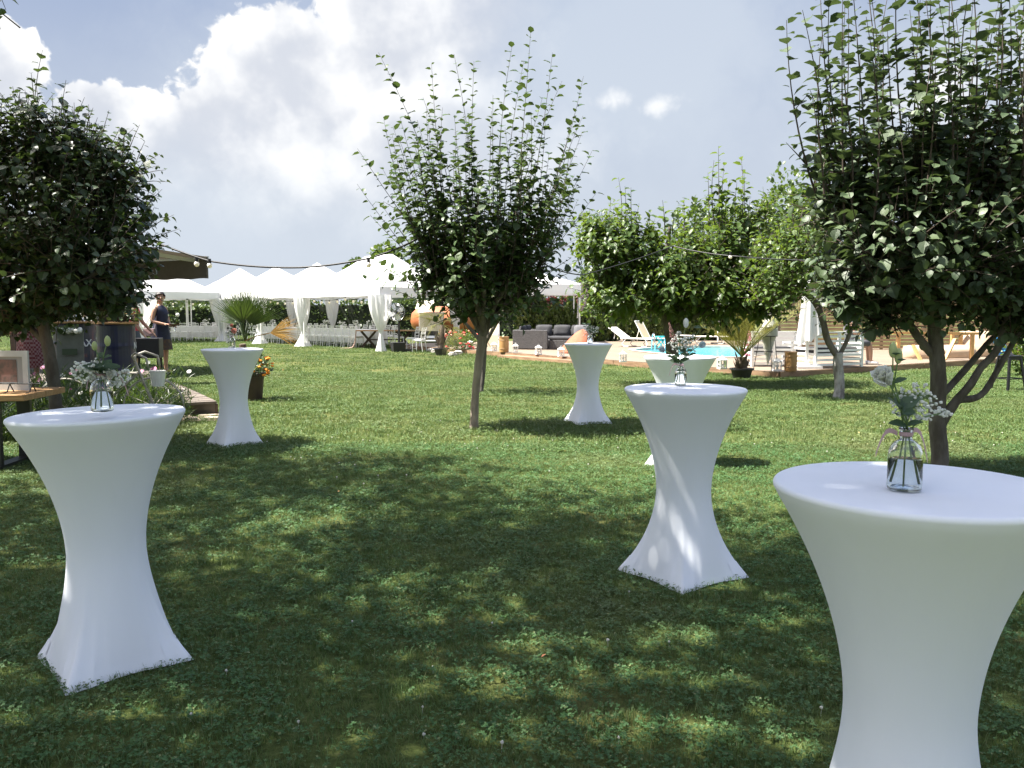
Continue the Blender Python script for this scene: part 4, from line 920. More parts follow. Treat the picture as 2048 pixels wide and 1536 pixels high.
def sofa():
    c = dkon(1054, 700); rz = R(-16); r = thing('corner_sofa', 'dark grey woven corner sofa with charcoal cushions on the deck', 'sofa', c, rz)
    MB().box((0, .45, .36), (1.3, .10, .68)).build('arm_panel', RATTAN, r, bevel=.02)                  # tall end towards the lawn
    MB().box((-.62, 1.3, .36), (.12, 1.6, .68)).build('back_panel', RATTAN, r, bevel=.02); MB().box((.5, 2.1, .36), (2.3, .12, .68)).build('back_panel', RATTAN, r, bevel=.02)
    MB().box((-.05, 1.28, .19), (.98, 1.5, .32)).build('seat_base', RATTAN, r, bevel=.02); MB().box((1.25, 1.45, .19), (1.55, 1.1, .32)).build('seat_base', RATTAN, r, bevel=.02)
    MB().box((1.15, .72, .18), (1.0, .34, .34)).build('footstool', RATTAN, r, bevel=.02)
    for (x, y, sx, sy) in ((-.05, 1.25, .95, 1.4), (.95, 1.5, .9, .95), (1.7, 1.5, .6, .95), (1.15, .72, .98, .34)): MB().box((x, y, .41), (sx, sy, .11)).build('seat_cushion', CUSH, r, bevel=.04)
    for (x, y, a, t, w) in ((-.42, .9, 90, 14, .62), (-.42, 1.55, 90, 14, .62), (.15, 1.9, 0, -14, .65), (.85, 1.9, 0, -14, .65), (1.5, 1.9, 0, -14, .6)): pillow(MB(), (x, y, .66), (w, .2, .44), R(a), R(t)).build('back_cushion', CUSH, r, True)
    for (x, y) in ((-.55, .5), (.55, .5), (-.55, 2.0), (1.9, 1.0), (.75, .6)): MB().box((x, y, .012), (.05, .05, .03)).build('foot', STEEL, r)
    q = dkon(1160, 701); pillow(MB(), (0, 0, 0), (.55, .2, .46), R(-10), R(-20)).build('x', CUSH)
sofa(); bpy.data.objects.remove(bpy.data.objects['x'])
p = dkon(1165, 700); tag(pillow(MB(), (0, 0, 0), (.56, .22, .46), R(-10), R(-18)).build('cushion', mat('grey_cushion', (.11, .11, .12), .85), None, True, at(1163, 662, p.y+.25)), 'grey scatter cushion propped behind the orange beanbag', 'cushion')
def beanbag(label, name, c, w, h, m, seed, cat='beanbag', lean=.25, rz=0, slump=.5):
    "slouched sack: flat foot, peak pushed back to one side, a few creases"
    b = MB(); n = 36; mm = 18; rows = []
    for i in range(mm+1):
        t = i/mm; z = h*(t**1.15); rad = w/2*(1-t**2.2)**.62*(1-.25*t)*(1 if i else .9)+.004; row = []
        for k in range(n+1):
            a = 2*math.pi*(k % n)/n; f = 1+.035*math.sin(2*a+seed)+.02*math.sin(5*a+t*5+seed)+.012*math.sin(11*a-t*7)
            row.append((rad*f*math.cos(a)+slump*w*.42*t**1.3, rad*f*.82*math.sin(a)+lean*t*t*h, z*(1-.16*math.cos(a)*-1*slump*(1-t))+.012*math.sin(4*a+t*9)))
        rows.append(row)
    b.sheet(rows); o = b.build(name, m, None, True, c, rz); tag(o, label, cat); return o
ORANGE = mat('terracotta_canvas', (.36, .12, .06), .8, var=.2, vscale=4, bump=.35, bscale=7)
beanbag('terracotta orange beanbag in front of the grey sofa', 'beanbag', dkon(1150, 706), 1.05, .78, ORANGE, 2, lean=.3, rz=R(-15))
TUBM = mat('ochre_tub', (.42, .24, .09), .55, col2=(.34, .18, .06), vscale=4)
def tub(label, p, w, h):
    r = thing('wooden_tub', label, 'tub', p, 0, 'ochre tubs on the deck')
    MB().lathe([(w/2, 0), (w/2*1.02, h*.5), (w/2, h)], 20).build('body', TUBM, r, False)
    for z in (.2, .78): MB().lathe([(w/2+.006, h*z), (w/2+.012, h*z+.012), (w/2+.006, h*z+.024)], 20, cap0=False, cap1=False).build('hoop', WOOD_TAN, r)
    MB().lathe([(w/2+.01, h), (w/2+.01, h+.02)], 20).build('rim', WOOD_TAN, r)
    return r
t1 = dkon(1008, 704); tub('ochre tub at the end of the grey sofa', t1, .32, .5); tub('ochre tub beside the cone planter', dkon(1581, 742), .28, .43)
# loungers
CREAM = mat('cream_sling', (.62, .53, .36), .6, bump=.1, bscale=80)
def lounger(label, p, rz, back, grp=True):
    r = thing('sun_lounger', label, 'sun lounger', p, rz, 'sun loungers beside the pool'); h = .32
    for y in (-.31, .31): MB().tube([(-.15, y, h), (1.25, y, h)], .02, 8).build('side_rail', WHITE_PAINT, r)
    MB().sheet([[(x, y, h+.025-.015*math.sin(math.pi*(x+.1)/1.3)) for y in (-.29, 0, .29)] for x in (-.1, .2, .5, .8, 1.2)]).build('seat_sling', CREAM, r, True)
    c, s = math.cos(back), math.sin(back)
    MB().sheet([[(-.1-c*d, y, h+.03+s*d) for y in (-.29, 0, .29)] for d in (0, .25, .5, .74)]).build('backrest_sling', CREAM, r, True)
    for y in (-.3, .3): MB().tube([(-.1, y, h+.02), (-.1-c*.76, y, h+.02+s*.76)], .018, 8).build('backrest_rail', WHITE_PAINT, r)
    MB().tube([(-.1-c*.76, -.3, h+.02+s*.76), (-.1-c*.76, .3, h+.02+s*.76)], .018, 8).build('backrest_rail', WHITE_PAINT, r)
    if back > .3: MB().tube([(-.1-c*.45, -.2, h+s*.45), (-.35-c*.2, -.2, h-.02)], .014, 6).build('prop', WHITE_PAINT, r)
    for y in (-.3, .3):
        MB().tube([(.95, y, h), (1.05, y, .12), (1.0, y, .02), (.8, y, .02)], .018, 7).build('leg', WHITE_PAINT, r); MB().tube([(.1, y, h), (-.08, y, .12), (0, y, .02), (.2, y, .02)], .018, 7).build('leg', WHITE_PAINT, r)
    return r
lounger('cream lounger with lowered back by the thuja row', dkon(1256, 693), R(-40), R(32)); lounger('cream lounger with steeply raised back by the pool', dkon(1298, 693), R(-36), R(60))
lounger('flat pale lounger beyond the pool, left of the white parasol pole', dkon(1395, 688), R(-6), R(2))
tag(MB().box((0, 0, .03), (.5, .5, .06)).build('paving_slab', mat('slab', (.5, .47, .42), .8), None, loc=dkon(1436, 688)), 'pale slab under the white parasol pole', 'slab')
# pool ladder and turquoise folding stool
def ladder():
    p = dkon(1305, 700); r = thing('pool_ladder', 'curved steel handrails at the pool edge', 'ladder', p, R(15))
    for k, x in enumerate((0, .52)):
        MB().tube([(x-.02, -.25, 0), (x-.02, -.22, .45), (x, -.1, .58), (x+.05, .1, .58), (x+.08, .25, .42), (x+.1, .3, -.05)], .022, 9).build('handrail', STEEL, r, True)
    for z in (-.04, -.25): MB().bar((.09, .3, z), (.6, .3, z), .06, .02).build('rung', STEEL, r)
ladder()
def stool_turq():
    m = mat('turquoise_plastic', (.05, .42, .42), .5); p = dkon(1322, 695); r = thing('folding_stool', 'small turquoise folding stool behind the pool rails', 'stool', p, R(20))
    MB().box((0, 0, .42), (.34, .3, .03)).build('seat', m, r)
    for y in (-.13, .13): MB().bar((-.16, y, .4), (.16, y, .0), .03).build('leg', m, r); MB().bar((.16, y+.03, .4), (-.16, y+.03, .0), .03).build('leg', m, r)
stool_turq()
def far_parasol():
    p = dkon(1436, 686); p.z += .06; r = thing('parasol', 'closed cream parasol with scalloped edge beyond the pool', 'parasol', p)
    MB().tube([(0, 0, 0), (0, 0, 2.2)], .04, 10).build('pole', WHITE_PAINT, r); b = MB(); n = 40; rows = []
    for i in range(12):
        t = i/11; z = 2.3-1.15*t; q = .05+.27*t; rows.append([(q*math.cos(2*math.pi*k/n)*(1+.25*math.sin(16*math.pi*k/n)*t), q*math.sin(2*math.pi*k/n)*(1+.25*math.sin(16*math.pi*k/n)*t), z+(.08*math.sin(16*math.pi*k/n) if i == 11 else 0)) for k in range(n+1)])
    b.sheet(rows).build('canopy', mat('cream_canvas', (.68, .66, .60), .8, trans=.2), r, True)
far_parasol()
tag(beanbag('x', 'pool_float', at(1494, 684, 24.5)*1.0, .34, .8, mat('pink_vinyl', (.72, .14, .28), .35, col2=(.75, .35, .42), vscale=9), 4, lean=.1), 'pink inflatable float standing behind the potted palm', 'pool float').location = on(1494, 716, DZ)
# white slatted garden sofas
def slat_bench(label, p, rz, w, dep, h=.86):
    r = thing('slatted_bench', label, 'bench', p, rz, 'white slatted benches on the deck')
    for x in (-w/2, 0, w/2): MB().box((x, 0, h/2), (.06, .06, h)).build('post', WHITE_PAINT, r)
    for k in range(7): MB().box((0, -.01, .08+k*.115), (w, .025, .055)).build('slat', WHITE_PAINT, r)
    MB().box((0, 0, h+.012), (w+.08, .09, .03)).build('top_rail', WHITE_PAINT, r)
    for sx in (-1, 1):
        for k in range(5): MB().box((sx*w/2, dep/2, .08+k*.13), (.025, dep, .055)).build('side_slat', WHITE_PAINT, r)
        MB().box((sx*w/2, dep, .32), (.06, .06, .64)).build('post', WHITE_PAINT, r)
    MB().box((0, dep/2, .33), (w-.08, dep-.06, .06)).build('seat_frame', WHITE_PAINT, r); MB().box((0, dep/2+.03, .43), (w-.1, dep-.08, .13)).build('seat_cushion', CUSH, r, bevel=.04)
    return r
p = dkon(1547, 733); slat_bench('white slatted bench behind the cone planter', p, R(4), 1.1, .75)
p = dkon(1677, 735); slat_bench('white slatted bench behind the whitewashed tree trunk', p, R(24), 1.5, .8)
MB_ = MB().box((0, 0, .5), (.8, .03, .55)); tag(MB_.build('side_panel', WHITE_PAINT, None, loc=dkon(1575, 716)), 'white board standing between the slatted benches', 'board')
# cone planter on wire tripod
def cone():
    p = dkon(1535, 741); r = thing('cone_planter', 'giant pale ice-cream cone planter in a black wire tripod', 'planter', p); m = mat('pale_plaster', (.52, .52, .45), .7, var=.12, bump=.2, bscale=20)
    MB().lathe([(.012, .13), (.06, .30), (.10, .52), (.105, .525), (.145, .72), (.15, .725), (.185, .80), (.21, .82), (.21, .98), (.185, 1.0), (.19, 1.01)], 26).build('cone', m, r, False)
    b = MB(); path = [(.20*(1-t)+.02*t, 1.0+.45*t) for t in [k/10 for k in range(11)]]
    b.lathe([(q*(1.0+.08*math.sin(9*z)), z) for q, z in path], 22, wob=lambda a, z: 1+.07*math.sin(a*3+z*14)); b.build('swirl', m, r, True)
    for k in range(3):
        a = 2*math.pi*k/3+.5; MB().tube([(.20*math.cos(a), .20*math.sin(a), .82), (.33*math.cos(a), .33*math.sin(a), 0)], .009, 6).build('tripod_leg', BLACK_METAL, r)
    for z, q in ((.81, .205), (.45, .105)): MB().tube([(q*math.cos(t), q*math.sin(t), z) for t in [2*math.pi*k/24 for k in range(25)]], .009, 5).build('hoop', BLACK_METAL, r)
cone()
# closed white parasol with draped cloth
def parasol():
    p = dkon(1613, 736); r = thing('parasol', 'closed white parasol draped on a white pole between the slatted benches', 'parasol', p)
    MB().box((0, 0, .03), (.62, .5, .06)).build('base', WHITE_PAINT, r); MB().box((0, 0, 1.25), (.06, .06, 2.4)).build('pole', WHITE_PAINT, r); n = 48; rows = []
    for i in range(22):
        t = i/21; z = 2.35-1.62*t; q = .05+.20*t**.7; row = []
        for k in range(n+1):
            a = 2*math.pi*k/n; f = 1+(.12+.16*t)*math.sin(7*a+t*2)+.05*math.sin(13*a); row.append((q*f*math.cos(a)+.05*t, q*.8*f*math.sin(a), z+(.14*math.cos(a-.2)+.05*math.sin(5*a))*t*t))
        rows.append(row)
    MB().sheet(rows).build('canopy', mat('white_canvas', (.78, .78, .77), .8, trans=.15), r, True)
parasol()
# slatted timber screen behind the deck
def screen():
    a = at(1560, 640, 31.0); b = at(2120, 640, 30.0); a.z = b.z = 0; r = thing('slat_fence', 'tall fence of horizontal timber slats behind the deck', 'fence', a, math.atan2(b.y-a.y, b.x-a.x)); L = (b-a).length
    m = mat('fence_slat', (.24, .165, .09), .75, col2=(.16, .105, .055), vscale=3, stretch=(1, 1, 8)); s = MB().box((0, 0, 0), (L/4-.01, .022, .105)).mesh('slat', m)
    for k in range(16):
        for j in range(4): obj('slat', s, r, (L*(j+.5)/4, 0, .12+k*.128))
    for j in range(9): MB().box((L*j/8, .07, 1.08), (.09, .09, 2.16)).build('post', WOOD_DARK, r)
screen()
# timber frame with beige floor cushions
PINE = mat('new_pine', (.55, .31, .12), .55, var=.2, vscale=4, stretch=(6, 6, 1))
def frame():
    D = 24.6; p = at(1880, 727, D); p.z = 0; r = thing('timber_frame', 'raw pine post frame with slanted braces on the lawn edge', 'frame', p); q = lambda x, y, d=D: at(x, y, d)-p
    for x in (1797, 1881, 1945): MB().bar(q(x, 668), Vector((q(x, 668).x, q(x, 668).y, .0)), .09, .09).build('post', PINE, r)
    for x in (1905, 1922): MB().bar(q(x, 668, D+1.6), Vector((q(x, 668, D+1.6).x, 1.6, .0)), .09, .09).build('post', PINE, r)
    MB().bar(q(1785, 666), q(1960, 667), .10, .07).build('rail', PINE, r); MB().bar(q(1905, 668, D+1.6), q(1935, 668, D+1.6), .10, .07).build('rail', PINE, r)
    MB().bar(q(1883, 732, D-.4), q(1910, 678, D-.1), .10, .05).build('brace', PINE, r); MB().bar(q(1848, 734, D-.5), q(1826, 690, D-.1), .10, .05).build('brace', PINE, r)
frame()
BEIGE = mat('beige_canvas', (.48, .36, .25), .8, var=.12, bump=.25, bscale=6)
def floor_cushion(label, p, sz, rz, tilt):
    o = pillow(MB(), (0, 0, sz[2]/2*.96), sz, 0, tilt).build('floor_cushion', BEIGE, None, True, p, rz); tag(o, label, 'cushion', 'beige floor cushions by the pine frame')
floor_cushion('long beige floor cushion lying behind the pine frame', on(1903, 722, .05), (1.5, .75, .5), R(6), R(6)); floor_cushion('beige cushion propped up high beside the leaning limb', on(1950, 719, .05), (.95, .5, .95), R(-22), R(-24)); floor_cushion('beige cushion seen between the bench and the pine frame', on(1846, 723, .05), (1.2, .7, .5), R(-6), R(-8))
# black bar stool
def bar_stool():
    p = on(2016, 781); r = thing('bar_stool', 'black metal bar stool standing on the lawn', 'stool', p, R(14)); h = .69
    MB().box((0, 0, h-.015), (.32, .32, .03)).build('seat', BLACK_METAL, r, bevel=.012); MB().box((0, 0, h-.06), (.29, .29, .05)).build('apron', BLACK_METAL, r)
    for x in (-1, 1):
        for y in (-1, 1): MB().bar((x*.13, y*.13, h-.03), (x*.21, y*.21, 0), .045, .03).build('leg', BLACK_METAL, r)
    for k in range(4):
        a = [(-1, -1), (1, -1), (1, 1), (-1, 1)]; u, v = a[k], a[(k+1) % 4]; MB().bar((u[0]*.185, u[1]*.185, .24), (v[0]*.185, v[1]*.185, .24), .02).build('footrest', BLACK_METAL, r)
    q = at(2008, 707, p.y); o = MB().box((0, 0, .04), (.16, .11, .012), 0, R(38)).build('tablet', BLACK_PLASTIC, None, loc=(p.x-.03, p.y, h)); tag(o, 'thin dark board leaning on the black bar stool', 'board')
bar_stool()
o = MB().box((0, 0, .2), (.5, .4, .4)).build('cardboard_box', mat('cardboard', (.32, .2, .11), .8), None, loc=on(2034, 722)); tag(o, 'brown cardboard box beyond the bar stool', 'box')
b = MB(); b.tube([(.3*math.cos(t), .1, .34+.3*math.sin(t)) for t in [2*math.pi*k/20 for k in range(21)]], .1, 10); tag(b.build('swim_ring', mat('blue_vinyl', (.03, .24, .55), .3), None, True, on(1990, 722)), 'blue swim ring leaning beyond the forked limb', 'swim ring')
# ------------------------------------------------------------------ palms and pots
def blade(b, p, d, n, L, w, droop=.1):
    "one narrow pointed leaflet"
    d = Vector(d).normalized(); n = Vector(n); t = d.cross(n); t = t.normalized() if t.length > 1e-4 else d.orthogonal().normalized(); p = Vector(p)
    a = p+d*L*.5-UP*droop*L*.25; e = p+d*L-UP*droop*L
    b.add([p-t*w*.25, p+t*w*.25, a+t*w*.5, a-t*w*.5, e], [(0, 1, 2, 3), (3, 2, 4)])
def fan_frond(root, start, hub, rad, m, seed, n=30, spread=150, cup=.15, droop=.12, facing=None, lw=.5):
    q = random.Random(seed); start, hub = Vector(start), Vector(hub); ax = (hub-start).normalized(); b = MB(); b.tube([start, start.lerp(hub, .5)+UP*.02, hub], [.012, .009, .008], 6)
    side = ax.cross(UP); side = side.normalized() if side.length > .1 else Vector((1, 0, 0)); nrm = side.cross(ax).normalized()
    if facing: side = ax.cross(Vector(facing)).normalized(); nrm = side.cross(ax).normalized()
    for k in range(n):
        a = R(-spread/2*1.15+spread*1.15*k/(n-1)); d = ax*math.cos(a)+side*math.sin(a)+nrm*(cup*(1-math.cos(a))+q.uniform(-.06, .06)); L = rad*(.72+.28*math.cos(a*.75))*q.uniform(.78, 1.08)
        blade(b, hub, d, nrm, L, .034*lw, droop*(.4+abs(math.sin(a))))
    return b.build('frond', m, root)
def pinnate_frond(root, start, c, tip, L, m, seed, n=44):
    q = random.Random(seed); pts = bez(Vector(start), Vector(c), Vector(tip), n+6); b = MB(); b.tube(pts, [.016*(1-.85*i/(n+5)) for i in range(n+6)], 5)
    for i in range(6, n+6):
        ax = (pts[min(i+1, n+5)]-pts[i-1]).normalized(); side = ax.cross(UP).normalized(); nr = side.cross(ax); f = (i-6)/n; l = L*(.35+.9*math.sin(math.pi*(.12+.8*f)))
        for s in (-1, 1): blade(b, pts[i], ax*.75+side*s*.8+nr*.35+Vector((q.uniform(-.1, .1),)*3), nr, l*q.uniform(.85, 1.1), .013, .12)
    return b.build('frond', m, root)
PALM_G = leaf_mat('palm_leaf', (.022, .042, .016), (.045, .072, .026), (.085, .12, .045), trans=.2, rough=.4); PALM_Y = leaf_mat('phoenix_leaf', (.10, .12, .025), (.19, .19, .045), (.30, .27, .08), trans=.25, tcol=(.32, .3, .05)); PALM_DRY = leaf_mat('dry_palm_leaf', (.20, .11, .02), (.34, .19, .04), (.42, .28, .08), trans=.25, tcol=(.45, .25, .03))
HUSK = mat('palm_husk', (.21, .165, .12), .9, col2=(.11, .08, .055), vscale=8, bump=.5, bscale=40)
SOIL = mat('soil', (.05, .035, .025), .95, var=.4, vscale=20)
def pot(root, w, h, m, rim=.02, base=.8, soil=True):
    MB().lathe([(w/2*base, 0), (w/2*.97, h*.85), (w/2+rim, h*.86), (w/2+rim, h), (w/2-.02, h), (w/2-.03, h-.05)], 28, cap1=False).build('pot', m, root, False)
    if soil: MB().lathe([(.01, h-.05), (w/2-.025, h-.05)], 20, cap0=False, cap1=False).build('soil', SOIL, root)
FLOWER_O = mat('marigold', (.78, .20, .015), .7, col2=(.85, .36, .02), vscale=60)
def flower_mass(root, c, r, nleaf, leafm, blooms, size, seed, lsize=.06, partname='bloom'):
    q = random.Random(seed); L = Leaves(); c = Vector(c)
    for _ in range(nleaf):
        d = Vector((q.gauss(0, 1), q.gauss(0, 1), q.gauss(0, 1))).normalized()*q.random()**.45; p = c+Vector((d.x*r[0], d.y*r[1], d.z*r[2])); L.add(p, d+Vector((q.uniform(-.6, .6), q.uniform(-.6, .6), q.uniform(-.2, .6))), UP+Vector((q.uniform(-.6, .6), q.uniform(-.6, .6), 0)), lsize*q.uniform(.6, 1.3))
    obj('foliage', leaf_mesh('foliage', leafm, *L.arrays()), root)['kind'] = 'stuff'
    for (m, n) in blooms:
        for _ in range(n):
            d = Vector((q.gauss(0, 1), q.gauss(0, 1)-.35, q.gauss(0, 1)+.35)).normalized(); p = c+Vector((d.x*r[0], d.y*r[1], d.z*r[2]))*q.uniform(.88, 1.08)
            s = size*q.uniform(.7, 1.2); b = MB(); b.blob(p, (s, s, s*.62), 9, 5, .18, q.random()); b.build(partname, m, root)
def palm_pot():
    p = on(503, 800); r = thing('potted_palm', 'fan palm with a yellow drooping frond in a brown pot of orange marigolds', 'potted palm', p); q = random.Random(2)
    pot(r, .46, .48, mat('brown_pot', (.05, .028, .018), .5, var=.3))
    MB().tube([(-.10, .02, .4), (-.12, .02, .7), (-.13, 0, .98)], [.09, .085, .06], 10).build('trunk', HUSK, r); D = p.y; L = lambda x, y, d=0: at(x, y, D+d)-p
    hub0 = L(489, 682)
    for k in range(9):
        a = R(-50+100*k/8); tip = hub0+Vector((math.sin(a)*.20, q.uniform(-.2, .2), .14+.20*math.cos(a))); fan_frond(r, hub0, tip, .62+q.uniform(-.06, .06), PALM_G, k, 24, 70, .1, .04, (q.uniform(-.5, .5), -1, q.uniform(-.2, .5)))
    fan_frond(r, hub0, L(540, 666, -.1), .62, PALM_DRY, 40, 32, 58, .1, .22, (.1, -1, .35), .36)
    flower_mass(r, (.12, -.06, .60), (.30, .28, .20), 420, LEAF_DARK, [(FLOWER_O, 34)], .035, 5, .05, 'marigold')
palm_pot()
def palm_phoenix():
    p = on(1483, 757); r = thing('potted_palm', 'feathery yellow-green palm in a black pot at the deck corner', 'potted palm', p); q = random.Random(6); D = p.y; L = lambda x, y, d=0: at(x, y, D+d)-p
    pot(r, .50, .24, BLACK_PLASTIC, .03, .75); MB().tube([(0, 0, .18), (0, 0, .5)], [.14, .11], 12).build('trunk', HUSK, r)
    for k in range(26):
        a = q.uniform(0, 6.28); z = q.uniform(.12, .42); b = MB(); u = Vector((math.cos(a), math.sin(a), 0)); blade(b, u*.1+UP*z, u*.45+UP, u, q.uniform(.16, .3), .07, .0); b.build('husk', HUSK, r)
    S = Vector((0, 0, .5))
    for k, (x, y, d) in enumerate(((1412, 640, 0), (1430, 606, .3), (1458, 590, -.3), (1492, 580, .3), (1530, 584, 0), (1566, 596, -.3), (1604, 622, .2), (1560, 650, -.5), (1425, 668, -.4), (1515, 600, -.6), (1478, 600, .6), (1586, 592, .6), (1405, 655, .4), (1612, 604, .5))):
        e = L(x, y, d); pinnate_frond(r, S, S.lerp(e, .5)+UP*.16, e, .34, PALM_Y, k)
palm_phoenix()
def palm_grey():
    p = on(882, 711); r = thing('potted_palm', 'shaggy palm with dry skirt in a dark bowl near the caravan', 'potted palm', p); q = random.Random(12); D = p.y; L = lambda x, y, d=0: at(x, y, D+d)-p
    pot(r, .50, .26, mat('dark_bowl', (.03, .03, .04), .5), .03, .7)
    for k in range(30):
        a = q.uniform(0, 6.28); u = Vector((math.cos(a), math.sin(a), 0)); b = MB(); blade(b, u*.05+UP*.2, u*q.uniform(.1, .5)+UP, u, q.uniform(.3, .9), .09, .0); b.build('husk', HUSK, r)
    h = L(885, 650)
    MB().tube([(0, 0, .2), h*.5, h], [.13, .1, .07], 10).build('trunk', HUSK, r)
    for k, (x, y, d) in enumerate(((905, 655, 0), (862, 640, 0), (895, 640, .2), (880, 635, -.3), (908, 665, -.2), (870, 650, .3), (898, 668, -.3))): fan_frond(r, h, L(x, y, d), .55, PALM_Y, 60+k, 22, 110, .1, .9, (.2, -1, .5), .35)
    for k, (x, y, d) in enumerate(((840, 633, 0), (815, 640, .2))): pinnate_frond(r, h, h.lerp(L(x, y, d), .5)+UP*.35, L(x, y, d), .4, PALM_Y, 80+k, 30)
palm_grey()
RED_F = mat('red_bloom', (.62, .06, .06), .6); PEACH_F = mat('peach_bloom', (.75, .30, .20), .6); YEL_F = mat('yellow_bloom', (.75, .58, .2), .6); MAG = mat('magenta_bloom', (.30, .04, .16), .6)
p = on(925, 706); r = thing('rose_bush', 'bush of red and peach roses behind the central trunk', 'rose bush', p); flower_mass(r, (0, 0, .42), (.75, .5, .42), 900, LEAF_CHERRY, [(RED_F, 26), (PEACH_F, 16)], .055, 8, .08)
p = on(878, 700); r = thing('rose_bush', 'small bush of pale yellow roses behind the shaggy palm', 'rose bush', p+Vector((.2, 1.2, 0))); flower_mass(r, (0, 0, .4), (.5, .4, .4), 350, LEAF_CHERRY, [(YEL_F, 14)], .05, 18, .08)
for k, (x, y) in enumerate(((862, 704), (905, 712), (870, 706), (917, 709))):
    o = MB().blob((0, 0, .06), (.16, .12, .09), 9, 6, .2, k).build('edging_rock', mat('rock', (.42, .40, .36), .9, var=.3), None, False, on(x, y)); tag(o, '%s pale rock from the shaggy palm along the flower bed' % ORD[k], 'rock')
# ------------------------------------------------------------------ hedge, thujas, far trees
HEDGE_M = leaf_mat('hedge_leaf', (.03, .052, .016), (.055, .09, .026), (.095, .14, .04), trans=.2, tcol=(.1, .15, .03)); THUJA_M = leaf_mat('thuja_leaf', (.035, .06, .014), (.07, .105, .024), (.12, .155, .04), trans=.15); PURPLE_M = leaf_mat('purple_leaf', (.045, .012, .014), (.09, .025, .028), (.16, .05, .05), trans=.25, tcol=(.25, .05, .04)); BLUEGREEN = leaf_mat('far_leaf', (.04, .065, .03), (.065, .095, .045), (.10, .13, .06), trans=.2)
def leafy(root, vols, m, size, seed, part='foliage', box=False):
    q = np.random.default_rng(seed); P = []; A = []; N = []; S = []
    for (c, r, n) in vols:
        if box: d = q.uniform(-1, 1, (n, 3)); k = q.integers(0, 3, n); d[np.arange(n), k] = np.sign(d[np.arange(n), k])*q.uniform(.75, 1.06, n)
        else:
            d = q.normal(0, 1, (n, 3)); d /= np.linalg.norm(d, axis=1)[:, None]; d *= (q.random(n)**.35)[:, None]; d *= (1+.16*np.sin(d[:, 0:1]*7+seed)+.12*np.sin(d[:, 2:3]*9))
        P.append(np.array(c)[None, :]+d*np.array(r)[None, :]); A.append(d+q.normal(0, .7, (n, 3))); N.append(np.array([[0, 0, 1.0]])+q.normal(0, .6, (n, 3))); S.append(q.uniform(.6, 1.3, n)*size)
    L = Leaves(); p = np.concatenate(P); a = np.concatenate(A); nn = np.concatenate(N); z = np.concatenate(S)
    a /= np.linalg.norm(a, axis=1)[:, None]; nn -= a*(nn*a).sum(1)[:, None]; nn /= np.linalg.norm(nn, axis=1)[:, None]
    o = obj(part, leaf_mesh(part, m, p, a, np.cross(nn, a), nn, z), root); o['kind'] = 'stuff'; return o
def hedge(label, a, b, h, w, n, seed, m=HEDGE_M, sz=.16):
    a = Vector(a); b = Vector(b); L = (b-a).length; r = thing('hedge', label, 'hedge', a, math.atan2(b.y-a.y, b.x-a.x))
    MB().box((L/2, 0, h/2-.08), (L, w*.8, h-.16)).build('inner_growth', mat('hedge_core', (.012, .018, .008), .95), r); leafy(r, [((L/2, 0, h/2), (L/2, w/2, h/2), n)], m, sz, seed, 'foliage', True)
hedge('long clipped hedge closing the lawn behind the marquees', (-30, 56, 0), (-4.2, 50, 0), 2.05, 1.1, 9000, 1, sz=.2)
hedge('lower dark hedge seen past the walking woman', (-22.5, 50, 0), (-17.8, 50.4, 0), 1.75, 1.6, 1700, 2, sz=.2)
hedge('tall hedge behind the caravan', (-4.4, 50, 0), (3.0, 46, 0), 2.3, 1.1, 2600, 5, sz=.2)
def thuja(label, p, h, w, seed):
    r = thing('thuja', label, 'thuja', p, 0, 'clipped thujas in a row behind the deck'); MB().tube([(0, 0, 0), (0, 0, h*.5)], [.05, .03], 6).build('trunk', BARK, r); q = np.random.default_rng(seed)
    n = 900; t = q.random(n)**.75; rad = w/2*np.sin(np.pi*np.clip(.22+.78*t, 0, 1))**.8*q.uniform(.75, 1.08, n); a = q.uniform(0, 2*np.pi, n); p_ = np.stack([rad*np.cos(a), rad*np.sin(a), .08+t*(h-.1)], 1)
    ax = np.stack([np.cos(a)*.5, np.sin(a)*.5, np.ones(n)*.9], 1)+q.normal(0, .3, (n, 3)); ax /= np.linalg.norm(ax, axis=1)[:, None]; nn = np.stack([np.cos(a), np.sin(a), 0*a], 1)+q.normal(0, .5, (n, 3)); nn -= ax*(nn*ax).sum(1)[:, None]; nn /= np.linalg.norm(nn, axis=1)[:, None]
    obj('crown', leaf_mesh('crown', THUJA_M, p_, ax, np.cross(nn, ax), nn, q.uniform(.1, .2, n)), r)['kind'] = 'stuff'
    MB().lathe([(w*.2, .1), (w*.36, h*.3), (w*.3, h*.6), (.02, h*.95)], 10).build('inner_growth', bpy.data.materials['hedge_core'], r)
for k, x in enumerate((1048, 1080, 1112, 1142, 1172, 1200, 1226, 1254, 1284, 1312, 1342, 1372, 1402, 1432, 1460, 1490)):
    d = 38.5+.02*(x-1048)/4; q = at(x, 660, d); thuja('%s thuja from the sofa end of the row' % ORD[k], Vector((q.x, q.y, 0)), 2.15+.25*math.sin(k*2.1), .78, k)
def far_tree(label, p, h, crowns, m, size, seed, grp='trees beyond the garden'):
    r = thing('background_tree', label, 'tree', p, 0, grp); MB().tube([(0, 0, 0), (0, 0, h*.6)], [h*.025, h*.012], 8).build('trunk', BARK, r); leafy(r, crowns, m, size, seed, 'crown')
def gt(x, d): q = at(x, 600, d); return Vector((q.x, q.y, 0))
def crown_px(p, x, y, d, rx, ry, n): c = at(x, y, d)-p; return (tuple(c), (rx/FPX*d, rx/FPX*d*.8, ry/FPX*d), n)
